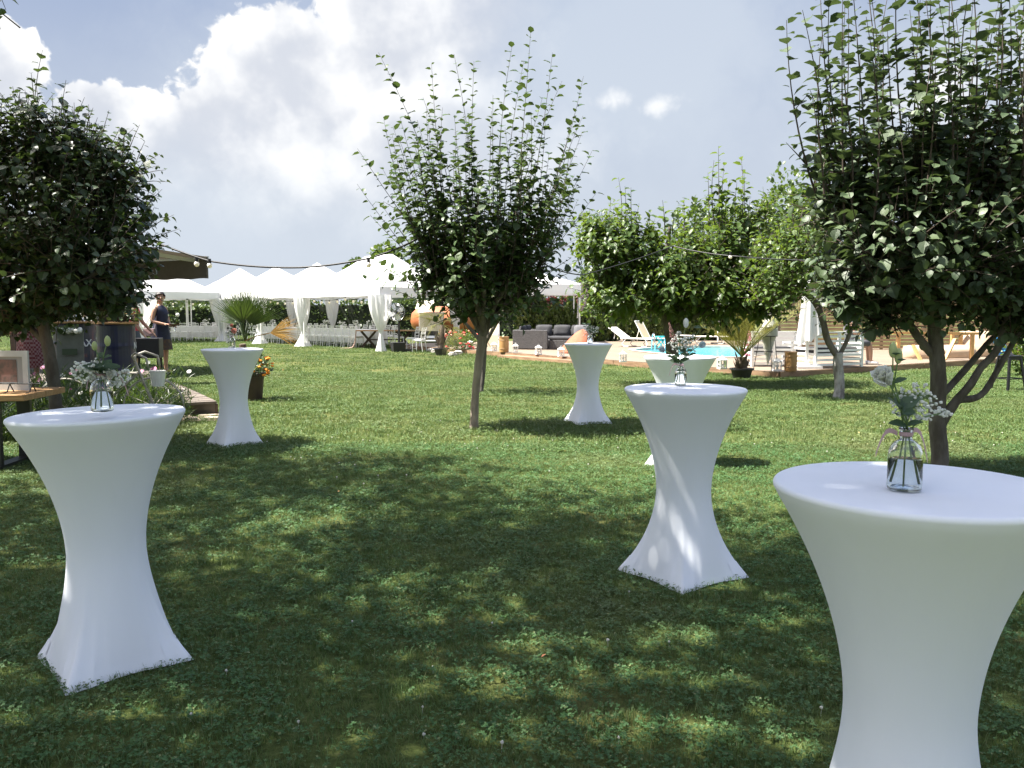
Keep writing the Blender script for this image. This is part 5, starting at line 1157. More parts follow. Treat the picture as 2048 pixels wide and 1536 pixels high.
for (lb, x, d, cr, m, sz, sd) in (
    ('pale tree tip rising behind the ridge of the nearest marquee', 775, 75, [(772, 515, 30, 26, 420), (790, 545, 40, 40, 420)], LEAF_WILLOW, .5, 1),
    ('pale low tree between two marquee peaks', 712, 80, [(716, 540, 18, 20, 260), (705, 570, 26, 30, 260)], LEAF_WILLOW, .5, 2),
    ('blue-green tree behind the thuja row', 1180, 46, [(1180, 575, 42, 34, 700), (1210, 600, 50, 34, 600), (1150, 605, 30, 24, 300)], BLUEGREEN, .25, 3),
    ('tall pale willow behind the bright fruit tree', 1600, 34, [(1590, 420, 75, 75, 1500), (1530, 480, 60, 60, 800), (1640, 470, 80, 80, 1100), (1600, 540, 110, 60, 1000)], LEAF_WILLOW, .2, 4),
    ('distant tree top between the fruit trees', 1405, 60, [(1400, 440, 60, 40, 500), (1420, 500, 90, 50, 600)], BLUEGREEN, .35, 5),
    ('dark tree behind the slatted fence', 1850, 36, [(1850, 540, 130, 70, 1300), (1980, 530, 120, 80, 1200)], HEDGE_M, .25, 6)):
    p = gt(x, d); far_tree(lb, p, 5, [crown_px(p, a, b, d, c, e, n) for a, b, c, e, n in cr], m, sz, sd)
for k, (x, d, w, h) in enumerate(((1078, 42, 26, 34), (1112, 42.5, 26, 36), (1142, 43, 24, 30), (1052, 41.5, 18, 46))):
    p = gt(x, d); far_tree(('%s purple-leaved shrub behind the thujas' % ORD[k]), p, 2, [crown_px(p, x, 620-h*.1, d, w, h, 500)], PURPLE_M, .16, 40+k, 'purple shrubs behind the thujas')
hl = MB(); N = 60
hl.sheet([[(-700+1400*k/N, 900, z*(14+7*math.sin(k*.5)+5*math.sin(k*1.3+1))) for k in range(N+1)] for z in (0, .5, .8, 1)]); struct(hl.build('hills', mat('far_woods', (.07, .10, .07), .95, col2=(.12, .14, .11), vscale=.02), None, True), 'low wooded hills on the horizon')
q = on(2052, 752); r = thing('round_shrub', 'round green shrub beyond the bar stool at the picture edge', 'shrub', q); leafy(r, [((0, 0, .5), (.45, .45, .5), 900)], LEAF_CHERRY, .09, 77)
# ------------------------------------------------------------------ canopy, beach flag, caravan
def canopy():
    p = gt(1075, 37); r = thing('shade_canopy', 'white square shade canopy behind the central tree', 'canopy', p); s = 1.75; z = 1.56+(621-590)/FPX*37; zt = 1.56+(621-571)/FPX*37; pk = 1.56+(621-545)/FPX*37
    b = MB(); cor = [(-s, -s), (s, -s), (s, s), (-s, s)]; n = 8
    for k in range(4):
        (x, y), (x2, y2) = cor[k], cor[(k+1) % 4]; b.sheet([[((x*(1-u)+x2*u)*(1-t), (y*(1-u)+y2*u)*(1-t), zt+(pk-zt)*t) for u in (0, .25, .5, .75, 1)] for t in [i/n for i in range(n+1)]]); MB().sheet([[(x*(1-u)+x2*u, y*(1-u)+y2*u, h) for u in (0, .5, 1)] for h in (zt, z)]).build('valance', TENT_CLOTH, r)
    b.build('roof', TENT_CLOTH, r)
    for (x, y) in cor: MB().box((x*.97, y*.97, zt/2), (.05, .05, zt)).build('leg', WHITE_PAINT, r)
canopy()
def flag():
    p = gt(1157, 35.5); r = thing('feather_flag', 'mauve and white feather flag with looping emblem above the thujas', 'flag', p); pl = mat('mauve_print', (.30, .22, .23), .7); zz = lambda y: 1.56+(621-y)/FPX*35.5; xx = lambda x: (x-1157)/FPX*35.5
    MB().tube([(0, 0, 0), (0, 0, zz(640)), (.0, 0, zz(565))], .015, 6).build('pole', STEEL, r)
    MB().sheet([[(xx(a), 0, zz(y)), (xx(b), .05, zz(y))] for (a, b, y) in ((1157, 1158, 566), (1156, 1159, 590), (1155, 1159, 620), (1154, 1158, 636))]).build('white_edge', WHITE_PAINT, r)
    MB().sheet([[(xx(a), .0, zz(y)), (xx((a+b)/2), .05, zz(y)), (xx(b), .02, zz(y))] for (a, b, y) in ((1159, 1163, 564), (1159, 1172, 573), (1159.5, 1177, 590), (1159.5, 1177, 605), (1160, 1174, 622))]).build('panel', pl, r)
    em = mat('pale_print', (.62, .56, .56), .7)
    for y in (592, 603): MB().tube([(xx(1162+8*u), -.03, zz(y-4*v)) for u, v in ((0, -1), (0, 1), (.9, 1), (1, .2), (.9, -1), (.35, -1), (.3, .3))], .022, 5).build('emblem', em, r)
flag()
def caravan():
    d = 41.0; p = gt(886, d); X = lambda x: (x-886)/FPX*d; Z = lambda y: 1.56+(621-y)/FPX*d; r = thing('caravan', 'orange and beige caravan parked behind the rose bush', 'caravan', p); og = mat('orange_paint', (.40, .14, .055), .35, coat=.3); bg = mat('beige_panel', (.52, .46, .36), .6, var=.1)
    b = MB(); rows = []; w = 1.7; ln = 3.6                                  # rounded body
    for i in range(13):
        t = i/12; y = ln*t; k = (1-(2*t-1)**6)**.5; row = []
        for j in range(17):
            a = math.pi*2*j/16; cx, cz = math.cos(a), math.sin(a); s = 2.0
            row.append((w*k*math.copysign(abs(cx)**(.55), cx), y, 1.05+(.75*k if cz > 0 else .6*k)*math.copysign(abs(cz)**.7, cz)))
        rows.append(row)
    b.sheet(rows).build('body', og, r, True)
    MB().box((X(862), -.08, Z(650)), (1.15, .12, 1.25)).build('rear_panel', bg, r, bevel=.03); MB().box((X(862)-.18, -.15, Z(645)), (.3, .02, .4)).build('hatch', mat('beige_hatch', (.46, .40, .31), .6), r); MB().box((X(862)+.12, -.15, Z(654)), (.14, .02, .08)).build('vent', mat('grey_vent', (.3, .28, .24), .6), r)
    MB().box((X(882), -.1, Z(650)), (.12, .16, 1.3), 0, 0, R(12)).build('pillar', bg, r)
    b = MB(); b.sheet([[(X(835), -.9, Z(618)), (X(872), -.9, Z(618))], [(X(836), 0, Z(601)), (X(872), 0, Z(601))]]); b.build('awning', mat('cream_awning', (.60, .56, .44), .7), r)
    MB().box((X(870), .0, .35), (2.2, .3, .45)).build('chassis', BLACK_METAL, r); MB().box((X(862), -.2, .30), (.42, .02, .11)).build('number_plate', mat('plate', (.30, .32, .36), .5), r); MB().box((X(856), -.45, .12), (1.0, .5, .05)).build('step', WHITE_PAINT, r)
    for s in (-1, 1):
        wh = MB().lathe([(.1, -.1), (.3, -.1), (.33, -.06), (.33, .06), (.3, .1), (.1, .1)], 20).build('wheel', BLACK_PLASTIC, r); wh.matrix_local = Matrix.Translation((s*1.35, 1.4, .33)) @ Matrix.Rotation(R(90), 4, 'Y')
        h = MB().lathe([(.02, -.11), (.18, -.105), (.18, .105), (.02, .11)], 16).build('hub', STEEL, wh)
caravan()
p = gt(984, 33.0); r = thing('folding_chair', 'pale folded sling chair behind the central trunk', 'chair', p); MB().sheet([[(-.2, 0, .15), (.2, 0, .15)], [(-.22, .1, .6), (.22, .1, .6)], [(-.25, .35, 1.05), (.25, .35, 1.05)]]).build('sling', CREAM, r)
for x in (-.25, .25): MB().bar((x, .35, 1.05), (x, -.1, .02), .03).build('frame_rail', WHITE_PAINT, r); MB().bar((x, .0, .5), (x, .4, .02), .03).build('leg', WHITE_PAINT, r)
# ------------------------------------------------------------------ festoon cables over the lawn
bulb_string('festoon_cable', 'black festoon cable with round bulbs swagged from the awning to the central tree', [at(265, 465, 12.5), at(418, 522, 12.2), at(600, 535, 12.0), at(736, 517, 11.7), at(830, 480, 11.4)], 0, [.02, .03, .02, .02], .013, .04)
fest = [o for o in bpy.data.objects if o.name.startswith('festoon_cable')][-1]
for (x, y, d) in ((393, 516, 12.2), (419, 519, 12.2), (737, 517, 11.7)):
    p = at(x, y, d)-fest.location; h = MB().lathe([(.022, .01), (.024, -.055)], 10, p).build('bulb_holder', BLACK_PLASTIC, fest); MB().blob(p-UP*.085, (.036, .036, .04), 12, 8).build('bulb', BULB, h, True)
bulb_string('festoon_cable', 'thin festoon cable running from the central tree through the fruit trees', [at(1100, 535, 13), at(1165, 550, 15), at(1345, 492, 16), at(1480, 513, 15), at(1700, 522, 12), at(1790, 500, 9)], 0, [.02, .03, .03, .02, .02], .010, .04)
fest = [o for o in bpy.data.objects if o.name.startswith('festoon_cable')][-1]; p = at(1461, 505, 15.0)-fest.location
h = MB().lathe([(.022, .01), (.024, -.055)], 10, p).build('bulb_holder', BLACK_PLASTIC, fest); MB().blob(p-UP*.08, .032, 12, 8).build('bulb', BULB, h, True)
# ------------------------------------------------------------------ raised terrace with bar on the left
PLANK = mat('boardwalk_plank', (.10, .08, .065), .8, col2=(.17, .14, .115), vscale=3, stretch=(1, 6, 1), bump=.2, bscale=30)
STONE = mat('flagstone', (.40, .33, .25), .9, col2=(.30, .25, .19), vscale=5, bump=.4, bscale=14)
def terrace():
    e = TE0; f = TE0+TED*11; b = MB(); P = [e+Vector((-.0, .0, 0)), f, Vector((-16, 22, 0)), Vector((-15, 12.1, 0))]
    b.add([q+UP*(TZ-.03) for q in P]+[q for q in P], [(0, 1, 2, 3), (0, 4, 5, 1), (3, 7, 4, 0)]); t = b.build('terrace', mat('terrace_paving', (.16, .13, .10), .9, col2=(.10, .085, .07), vscale=2, bump=.3, bscale=10)); struct(t, 'raised paved terrace by the bar')
    nrm = Vector((-TED.y, TED.x, 0)); k = 0; x = .0; q = random.Random(1)
    m = MB().box((0, 0, 0), (3.2, .135, .035)).mesh('plank', PLANK)
    while x < 7.5:                                                     # boards laid across the walk
        o = obj('plank', m, t, e+TED*(x+.075)+nrm*(-1.6+.0)*-1+UP*(TZ-.012+q.uniform(-.004, .004)), math.atan2(nrm.y, nrm.x)+q.uniform(-.006, .006)); x += .15
    MB().bar(e-UP*0+UP*.10, f+UP*.10, .04, .17).build('edge_board', WOOD_DARK, t)
terrace()
def stones():
    r = struct(MB().add([(-8.3, 11.2, .006), (-3.95, 12.0, .006), (-4.3, 13.0, .006), (-8.3, 12.35, .006)], [(0, 1, 2, 3)]).build('path', mat('path_sand', (.26, .21, .15), .95, var=.3, vscale=12)), 'crazy-paved stone path at the foot of the boardwalk'); q = random.Random(4)
    for i in range(15):
        for j in range(4):
            x = -8.1+.29*i+q.uniform(-.05, .05)+(.14 if j % 2 else 0); y = 11.42+.18*(x+8.3)+.27*j*.95+q.uniform(-.04, .04); n = q.choice((5, 6)); a0 = q.uniform(0, 6); R_ = [q.uniform(.115, .155) for _ in range(n)]
            if x > -4.15 or y > 12.85: continue
            top = [(R_[k]*math.cos(a0+2*math.pi*k/n), R_[k]*.9*math.sin(a0+2*math.pi*k/n), .03) for k in range(n)]; bot = [(u*1.06, v*1.06, -.01) for u, v, w in top]
            MB().add(top+bot, [tuple(range(n))]+[(k, k+n, (k+1) % n+n, (k+1) % n) for k in range(n)]).build('flagstone', STONE, r, loc=(x, y, .006+q.uniform(0, .008)))
stones()
# awning
TAUPE = mat('taupe_canvas', (.15, .125, .10), .8, var=.12, vscale=3, trans=.12); TAUPE_D = mat('taupe_valance', (.12, .105, .09), .85, var=.1, trans=.05)
def awning():
    C = Vector((-7.8, 22, 2.93)); W1 = Vector((-10.2, 18, 3.42)); BD = Vector((-.857, .515, 0))*6.2; r = thing('awning', 'taupe fabric awning sheltering the bar terrace', 'awning', C); L = lambda p: Vector(p)-C
    MB().sheet([[L(W1.lerp(C, u)+BD*t+UP*(-.06*math.sin(math.pi*u))) for u in [k/8 for k in range(9)]] for t in [k/6 for k in range(7)]]).build('canopy', TAUPE, r, True)
    MB().sheet([[L(C+BD*t+UP*(-h)+Vector((0, 0, .012*math.sin(t*40)))) for t in [k/30 for k in range(31)]] for h in (0, .28, .55)]).build('valance', TAUPE_D, r)
    MB().sheet([[L(C.lerp(W1, t)+UP*(-h)) for t in (0, .01)] for h in (0, .55)]).build('valance_return', TAUPE_D, r)
    MB().bar(L(C-UP*.02), L(C+BD-UP*.02), .08, .08).build('front_bar', STEEL, r)
    for t in (.06, .94): MB().bar(L(C+BD*t-UP*.1), L(C.lerp(W1, .55)+BD*t-UP*.14), .07, .09).bar(L(C.lerp(W1, .55)+BD*t-UP*.14), L(W1+BD*t-UP*.1), .08, .1).build('folding_arm', mat('arm_paint', (.5, .48, .44), .5), r)
    MB().bar(L(W1+UP*.02), L(W1+BD+UP*.02), .22, .22).build('cassette', mat('cassette', (.2, .18, .16), .5), r)
    for t in (.1, .9): q = W1+BD*t; MB().box(L((q.x, q.y, q.z/2)), (.1, .1, q.z)).build('post', WOOD_DARK, r)
awning()
def bar_hut():
    c = Vector((-13.6, 19.5, TZ)); r = thing('bar_hut', 'dark timber bar hut in the shade behind the broad-leaved tree', 'bar hut', c, R(-31)); m = WOOD_DARK
    for k in range(14): MB().box((0, 0, .1+.2*k), (4.2, .05, .19)).build('board', m, r)
    MB().box((0, -.4, 1.06), (3.4, .5, .05)).build('counter', WOOD_TAN, r)
    for k in range(14): MB().box((-1.55+.24*k, -.58, .53), (.23, .03, 1.0)).build('counter_board', m, r)
    MB().box((0, .9, 2.85), (4.6, 2.4, .08)).build('roof', m, r)
bar_hut()
# blue drums used as bar tables
BLUE = mat('navy_drum_paint', (.008, .011, .05), .4, var=.25, vscale=5, coat=.25)
WHITE_PRINT = mat('white_print', (.62, .64, .68), .6)
def wrap_text(txt, size, R_, ang, z, parent, name='lettering'):
    cu = bpy.data.curves.new('t', 'FONT'); cu.body = txt; cu.size = size; cu.align_x = 'CENTER'; cu.resolution_u = 3; cu.offset = .004
    to = bpy.data.objects.new('t', cu); COL.objects.link(to); dg = bpy.context.evaluated_depsgraph_get(); me = bpy.data.meshes.new_from_object(to.evaluated_get(dg)); bpy.data.objects.remove(to)
    for v in me.vertices:
        a = ang+v.co.x/R_; v.co = Vector((R_*math.cos(a), R_*math.sin(a), z+v.co.y))
    me.materials.clear(); me.materials.append(WHITE_PRINT); return obj(name, me, parent)
def drum(label, p, rad, h):
    r = thing('oil_drum', label, 'drum', p, 0, 'navy oil drums used as bar tables'); pr = []
    for k in range(21):
        z = h*k/20; pr.append((rad*(1.0+(.018 if k in (7, 14) else 0)), z))
    MB().lathe(pr, 36).build('barrel', BLUE, r, False); MB().lathe([(rad*1.01, h), (rad*1.03, h+.02), (rad*1.01, h+.03)], 36).build('lip', BLUE, r)
    MB().lathe([(rad*1.22, h+.03), (rad*1.22, h+.065)], 36).build('tabletop', WOOD_TAN, r, bevel=.006); return r
d1 = Vector(((150-1024)/FPX*15.0, 15.0, TZ)); d2 = Vector(((233-1024)/FPX*14.0, 14.0, TZ))
a1 = math.atan2(-d1.y, -d1.x)
r1 = drum('navy oil drum table with white TAX lettering', d1, .34, 1.09); wrap_text('ME TAX', .17, .347, a1+.0, .72, r1)
b = MB()
for k in range(5):                                                        # splash of petals printed above the name
    a = R(30+30*k); u, v = math.cos(a), math.sin(a); pts = [(.02*u, .02*v), (.07*u-.018*v, .07*v+.018*u), (.11*u, .11*v), (.07*u+.018*v, .07*v-.018*u)]
    b.add([(.349*math.cos(a1+.02+x/.349), .349*math.sin(a1+.02+x/.349), .89+y) for x, y in pts], [(0, 1, 2, 3)])
b.build('petal_emblem', WHITE_PRINT, r1)
r2 = drum('navy oil drum table topped with a small fan palm', d2, .295, 1.09); a2 = math.atan2(-d2.y, -d2.x); wrap_text('NE', .15, .302, a2+1.35, .72, r2)
def planted():
    p = d2+UP*1.155; r = thing('potted_palm', 'small fan palm in a planter on the navy drum', 'potted palm', p); q = random.Random(9)
    MB().lathe([(.2, 0), (.24, .1), (.24, .12)], 20).build('planter', mat('dark_planter', (.04, .035, .03), .7), r)
    for k in range(8):
        a = q.uniform(0, 6.28); s = q.uniform(.1, .7); fan_frond(r, (0, 0, .1), Vector((math.cos(a)*s*.22, math.sin(a)*s*.22, .14+.12*(1-s))), .27, PALM_Y if k % 2 else PALM_G, k, 20, 90, .1, .1, (q.uniform(-.5, .5), -1, .2))
    fan_frond(r, (.1, -.05, .1), (.27, -.1, .13), .2, PALM_DRY, 90, 18, 80, .1, .2)
    leafy(r, [((0, 0, .1), (.36, .34, .10), 340)], LEAF_DARK, .08, 3)
planted()
for k, (x, dz) in enumerate(((128, 0), (140, .05), (165, -.04), (180, .03), (118, .1))):
    q = at(x, 640, 15.0); h = [.22, .3, .16, .24, .12][k]; o = MB().lathe([(.03, 0), (.035, h*.6), (.014, h*.75), (.014, h)], 12).build('bottle' if k % 2 else 'drinking_glass', GLASSM, None, True, (q.x*.985, q.y-.12+dz, TZ+1.157)); tag(o, ['short clear glass standing left on the lettered drum', 'clear bottle standing on the lettered drum', 'small glass in the middle of the lettered drum', 'slim bottle on the lettered drum near the palm', 'low glass at the rim of the lettered drum'][k], 'bottle' if k % 2 else 'glass')
# easel board with rose, black lectern box
o = thing('menu_board', 'grey menu board on the terrace topped with a white rose', 'board', Vector(((140-1024)/FPX*12.6, 12.6, 0)), R(18)); MB().box((0, 0, .72), (.36, .04, 1.05), 0, R(-6)).build('board', mat('grey_board', (.13, .14, .12), .7, var=.2), o); MB().box((0, -.03, .95), (.2, .012, .09), 0, R(-6)).build('chalk_panel', mat('green_chalk', (.04, .06, .03), .8), o)
for s in (-1, 1): MB().bar((s*.15, .03, .9), (s*.17, .25, 0), .03).build('easel_leg', WOOD_DARK, o)
rz_ = thing('rose_spray', 'white rose spray lying on the grey menu board', 'flowers', o.location+Vector((0, 0, 1.24))); b = MB(); [b.blob((random.uniform(-.12, .16), random.uniform(-.04, .04), random.uniform(0, .07)), random.uniform(.022, .045), 8, 5, .2, k) for k in range(9)]; b.build('blossoms', CREAM_LILAC, rz_)['kind'] = 'stuff'; leafy(rz_, [((0, 0, .03), (.2, .07, .05), 60)], LEAF_DARK, .06, 8)
o = thing('speaker_box', 'black box on legs beside the walking woman', 'box', Vector(((296-1024)/FPX*16.2, 16.2, TZ)), R(10)); MB().box((0, 0, .63), (.48, .36, .38)).build('cabinet', BLACK_PLASTIC, o, bevel=.012)
for x in (-.2, .2):
    for y in (-.14, .14): MB().box((x, y, .22), (.035, .035, .44)).build('leg', BLACK_METAL, o)
# old bicycle hung with flowers
PALE_IRON = mat('pale_iron', (.46, .43, .37), .6, var=.3, vscale=12)
def bicycle():
    D = 10.6; c = Vector(((300-1024)/FPX*D, D, .36)); r = thing('bicycle', 'pale old bicycle standing in the flower bed', 'bicycle', (c.x, c.y, 0), R(8)); rad = .36
    def wheel(x, nm):
        w = MB().tube([(x+rad*math.cos(t), 0, rad+rad*math.sin(t)) for t in [2*math.pi*k/40 for k in range(41)]], .012, 6).build(nm, PALE_IRON, r, True); h = MB().tube([(x, -.04, rad), (x, .04, rad)], .025, 8).build('hub', PALE_IRON, w)
        for k in range(14): a = 2*math.pi*k/14; MB().tube([(x, .02*(-1)**k, rad), (x+rad*math.cos(a), 0, rad+rad*math.sin(a))], .004, 4).build('spoke', PALE_IRON, w)
    wheel(0.02, 'wheel'); wheel(-1.02, 'wheel')
    S = lambda x, z, y=0: Vector((x, y, z))
    for a, b in ((S(-1.02, rad), S(-.55, .42)), (S(-.55, .42), S(-.72, .86)), (S(-.55, .42), S(-.16, .78)), (S(-.7, .8), S(-.16, .78)), (S(-1.02, rad), S(-.7, .8)), (S(.02, rad), S(-.18, .92))): MB().tube([a, b], .016, 8).build('frame_tube', PALE_IRON, r)
    MB().box((-.74, 0, .89), (.26, .15, .06)).build('saddle', BLACK_PLASTIC, r, bevel=.02)
    for s in (-1, 1): MB().tube([S(-.18, .92), S(-.2, 1.0, s*.05), S(-.12, 1.04, s*.2), S(.02, .98, s*.26), S(.04, .86, s*.26)], .015, 8).build('handlebar', PALE_IRON, r, True)
    MB().lathe([(.075, .62), (.095, .80), (.10, .80), (.10, .815)], 16, (.09, -.04, 0), cap1=False).build('bucket', WHITE_PAINT, r)
bicycle()
# flower bed
FERN = leaf_mat('cosmos_leaf', (.012, .03, .008), (.022, .05, .012), (.04, .075, .02), trans=.2)
def bed():
    r = thing('flower_bed', 'feathery green flower bed with pink cosmos round the old bicycle', 'flower bed', Vector((-5.6, 11.6, 0))); q = random.Random(10); b = MB()
    for _ in range(13000):
        x = q.uniform(-1.2, 1.05); y = q.uniform(-1.75 if x < .75 else -1.0, .5); h = q.uniform(.3, .78)*(1 if x > -.9 else .8); z = h*q.random(); blade(b, (x, y, z), (q.uniform(-.6, .6), q.uniform(-.6, .6), q.uniform(.3, 1)), (q.uniform(-1, 1), q.uniform(-1, 1), .3), q.uniform(.1, .24), .010, .25)
    for _ in range(200):
        x = q.uniform(-1.15, 1.05); y = q.uniform(-1.1, .5); b.tube([(x, y, 0), (x+q.uniform(-.1, .1), y+q.uniform(-.1, .1), q.uniform(.5, .8))], .003, 3, False)
    b.build('foliage', FERN, r)['kind'] = 'stuff'
    for k in range(26):
        x = q.uniform(-.9, 1.15); y = q.uniform(-1.15, .3); z = q.uniform(.4, .86); c = MB(); n = 8; rad = q.uniform(.025, .04); tl = q.uniform(-.6, .1)
        for i in range(n):
            a0 = 2*math.pi*i/n; a1_ = a0+.62; c.add([(x, y, z), (x+rad*math.cos(a0), y+rad*math.sin(a0)*.7, z+rad*math.sin(a0)*.7), (x+rad*math.cos(a1_), y+rad*math.sin(a1_)*.7, z+rad*math.sin(a1_)*.7)], [(0, 1, 2)])
        c.build('cosmos_bloom', MAG if k % 3 else CREAM_LILAC, r)
bed()
# plank table with picture frame
FRAME_SHADED = mat('shaded_frame_white', (.42, .44, .44), .5, var=.1)  # white frame painted grey, shade put into its colour
def plank_table():
    D = 8.5; p = on(-20, 935); c = Vector((at(20, 800, D).x-.75, D-.05, 0)); r = thing('plank_table', 'timber plank table on black metal legs at the picture edge', 'table', c, R(4)); zt = 1.56-(782-621)/FPX*D
    for k in range(4): MB().box((.1, -.33+.22*k, zt-.03), (2.0, .215, .06)).build('plank', WOOD_TAN, r, bevel=.005)
    for x in (-.75, .62):
        for y in (-.3, .3): MB().box((x+.12, y, (zt-.06)/2), (.13, .05, zt-.06)).build('leg', BLACK_METAL, r)
        MB().box((x+.12, 0, .03), (.13, .7, .04)).build('leg_foot', BLACK_METAL, r); MB().box((x+.12, 0, zt-.08), (.13, .7, .03)).build('bracket', BLACK_METAL, r)
    f = thing('picture_frame', 'white picture frame standing on the plank table', 'picture frame', Vector((at(4, 765, D).x, D+.1, zt)), R(-8)); w = .42; h = .40
    for (x, z, sx, sz) in ((-w/2, h/2, .06, h), (w/2, h/2, .06, h), (0, h-.03, w-.06, .06), (0, .03, w-.06, .06)): MB().box((x, 0, z), (sx, .025, sz)).build('frame_side', FRAME_SHADED, f)
    MB().add([(-w/2, .01, .03), (w/2, .01, .03), (w/2, .01, h-.03), (-w/2, .01, h-.03)], [(0, 1, 2, 3)]).build('mount', mat('grey_mount', (.22, .24, .25), .6), f); MB().add([(-.14, .006, .08), (.1, .006, .08), (.1, .006, h-.09), (-.14, .006, h-.09)], [(0, 1, 2, 3)]).build('photograph', mat('pink_photo', (.16, .09, .08), .6, col2=(.06, .05, .045), vscale=9), f)
    s = thing('wire_easel', 'small black wire easel lying on the plank table', 'easel', Vector((at(40, 770, D-.2).x, D-.2, zt))); 
    for x in (-.1, .12): MB().tube([(x-.04, -.05, 0), (x, -.05, .012), (x, 0, .09), (x, .06, .01)], .006, 6).build('wire_foot', BLACK_METAL, s)
    MB().tube([(-.22, 0, .09), (.2, 0, .09)], .006, 6).build('wire_bar', BLACK_METAL, s)
plank_table()
# ------------------------------------------------------------------ people
SKIN = mat('skin', (.42, .24, .16), .55, var=.08, vscale=9); HAIR = mat('dark_hair', (.015, .010, .008), .5, bump=.4, bscale=80)
def skin_body(J, E, root_j, parent, m):
    names = list(J); idx = {n: i for i, n in enumerate(names)}; me = bpy.data.meshes.new('body'); me.from_pydata([J[n][0] for n in names], [(idx[a], idx[b]) for a, b in E], []); me.update()
    o = bpy.data.objects.new('body', me); COL.objects.link(o); sm = o.modifiers.new('skin', 'SKIN'); sm.use_smooth_shade = True; sm.branch_smoothing = .4
    lay = me.skin_vertices[0] if len(me.skin_vertices) else None
    if lay is None:
        bm = bmesh.new(); bm.from_mesh(me); bm.verts.layers.skin.verify(); bm.to_mesh(me); bm.free(); lay = me.skin_vertices[0]
    for n, i in idx.items():
        r = J[n][1]; lay.data[i].radius = r if hasattr(r, '__len__') else (r, r); lay.data[i].use_root = (n == root_j)
    ss = o.modifiers.new('sub', 'SUBSURF'); ss.levels = 2; ss.render_levels = 2
    dg = bpy.context.evaluated_depsgraph_get(); me2 = bpy.data.meshes.new_from_object(o.evaluated_get(dg)); bpy.data.objects.remove(o); me2.materials.clear(); me2.materials.append(m)
    me2.polygons.foreach_set('use_smooth', [True]*len(me2.polygons)); return obj('body', me2, parent)
def loft(rings, n=28, wob=0.0, ph=0.0):
    b = MB(); rows = []
    for (c, rx, ry) in rings: rows.append([(c[0]+rx*math.cos(a)*(1+wob*math.sin(9*a+ph+c[2]*8)), c[1]+ry*math.sin(a)*(1+wob*math.sin(9*a+ph+c[2]*8)), c[2]) for a in [2*math.pi*k/n for k in range(n+1)]])
    b.sheet(rows); return b
def hand_joints(J, E, wrist, key, d, down, s=1.0):
    "palm with four fingers and a thumb"
    w = Vector(J[wrist][0]); d = Vector(d).normalized(); down = Vector(down).normalized(); side = d.cross(down).normalized()
    J[key+'palm'] = (tuple(w+d*.055*s), (.032, .018)); E.append((wrist, key+'palm'))
    for k in range(4):
        f = (k-1.5)*.017; L = [.062, .072, .068, .052][k]; a = w+d*.09*s+side*f; b_ = a+d*L*.5+down*.012; c = b_+d*L*.3+down*.03
        J['%sf%da' % (key, k)] = (tuple(a), .0095); J['%sf%db' % (key, k)] = (tuple(b_), .0085); J['%sf%dc' % (key, k)] = (tuple(c), .007); E += [(key+'palm', '%sf%da' % (key, k)), ('%sf%da' % (key, k), '%sf%db' % (key, k)), ('%sf%db' % (key, k), '%sf%dc' % (key, k))]
    a = w+d*.04*s+side*-.035; b_ = a+d*.035+side*-.012+down*.015; J[key+'ta'] = (tuple(a), .011); J[key+'tb'] = (tuple(b_), .009); E += [(key+'palm', key+'ta'), (key+'ta', key+'tb')]
def face(parent, c, look, rad=.092, hair=True, bun=True):
    c = Vector(c); f = Vector(look).normalized(); s = f.cross(UP).normalized(); dk_ = mat('eye_dark', (.02, .014, .012), .3); wh = mat('eye_white', (.6, .58, .55), .4)
    for k in (-1, 1):
        e = c+f*rad*.86+s*k*.031+UP*.004; w = MB().blob(e, .0125, 8, 6).build('eye', wh, parent, True); MB().blob(e+f*.008, .007, 7, 5).build('iris', dk_, w, True); MB().tube([c+f*rad*.88+s*k*.016+UP*.026, c+f*rad*.88+s*k*.046+UP*.026], .004, 5).build('eyebrow', HAIR, parent)
        MB().blob(c+s*k*rad*.92-f*.005-UP*.005, (.014, .022, .03), 7, 6).build('ear', SKIN, parent, True)
    MB().tube([c+f*rad*.88+UP*.01, c+f*(rad*.88+.024)-UP*.03, c+f*rad*.88-UP*.036], [.007, .012, .008], 7).build('nose', SKIN, parent, True); MB().tube([c+f*rad*.84-s*.022-UP*.058, c+f*rad*.90-UP*.06, c+f*rad*.84+s*.022-UP*.058], .006, 6).build('mouth', mat('lips', (.40, .12, .10), .5), parent, True)
    if hair:
        b = MB(); n = 20; rows = []                                              # swept-back hair cap, open over the face
        for i in range(11):
            t = i/10; row = []
            for k in range(n+1):
                a = 2*math.pi*k/n; dv = f*math.cos(a)+s*math.sin(a); back = .5-.5*math.cos(a); th = (.12+.88*t)*math.pi*(.30+.34*back); row.append(c+UP*.012-f*.008+dv*(rad*1.13*math.sin(th))+UP*(rad*1.22*math.cos(th)))
            rows.append(row)
        b.sheet(rows).build('hair', HAIR, parent, True)
        if bun: MB().blob(c-f*rad*1.05-UP*.02, .05, 10, 8, .06).build('hair_bun', HAIR, parent, True)
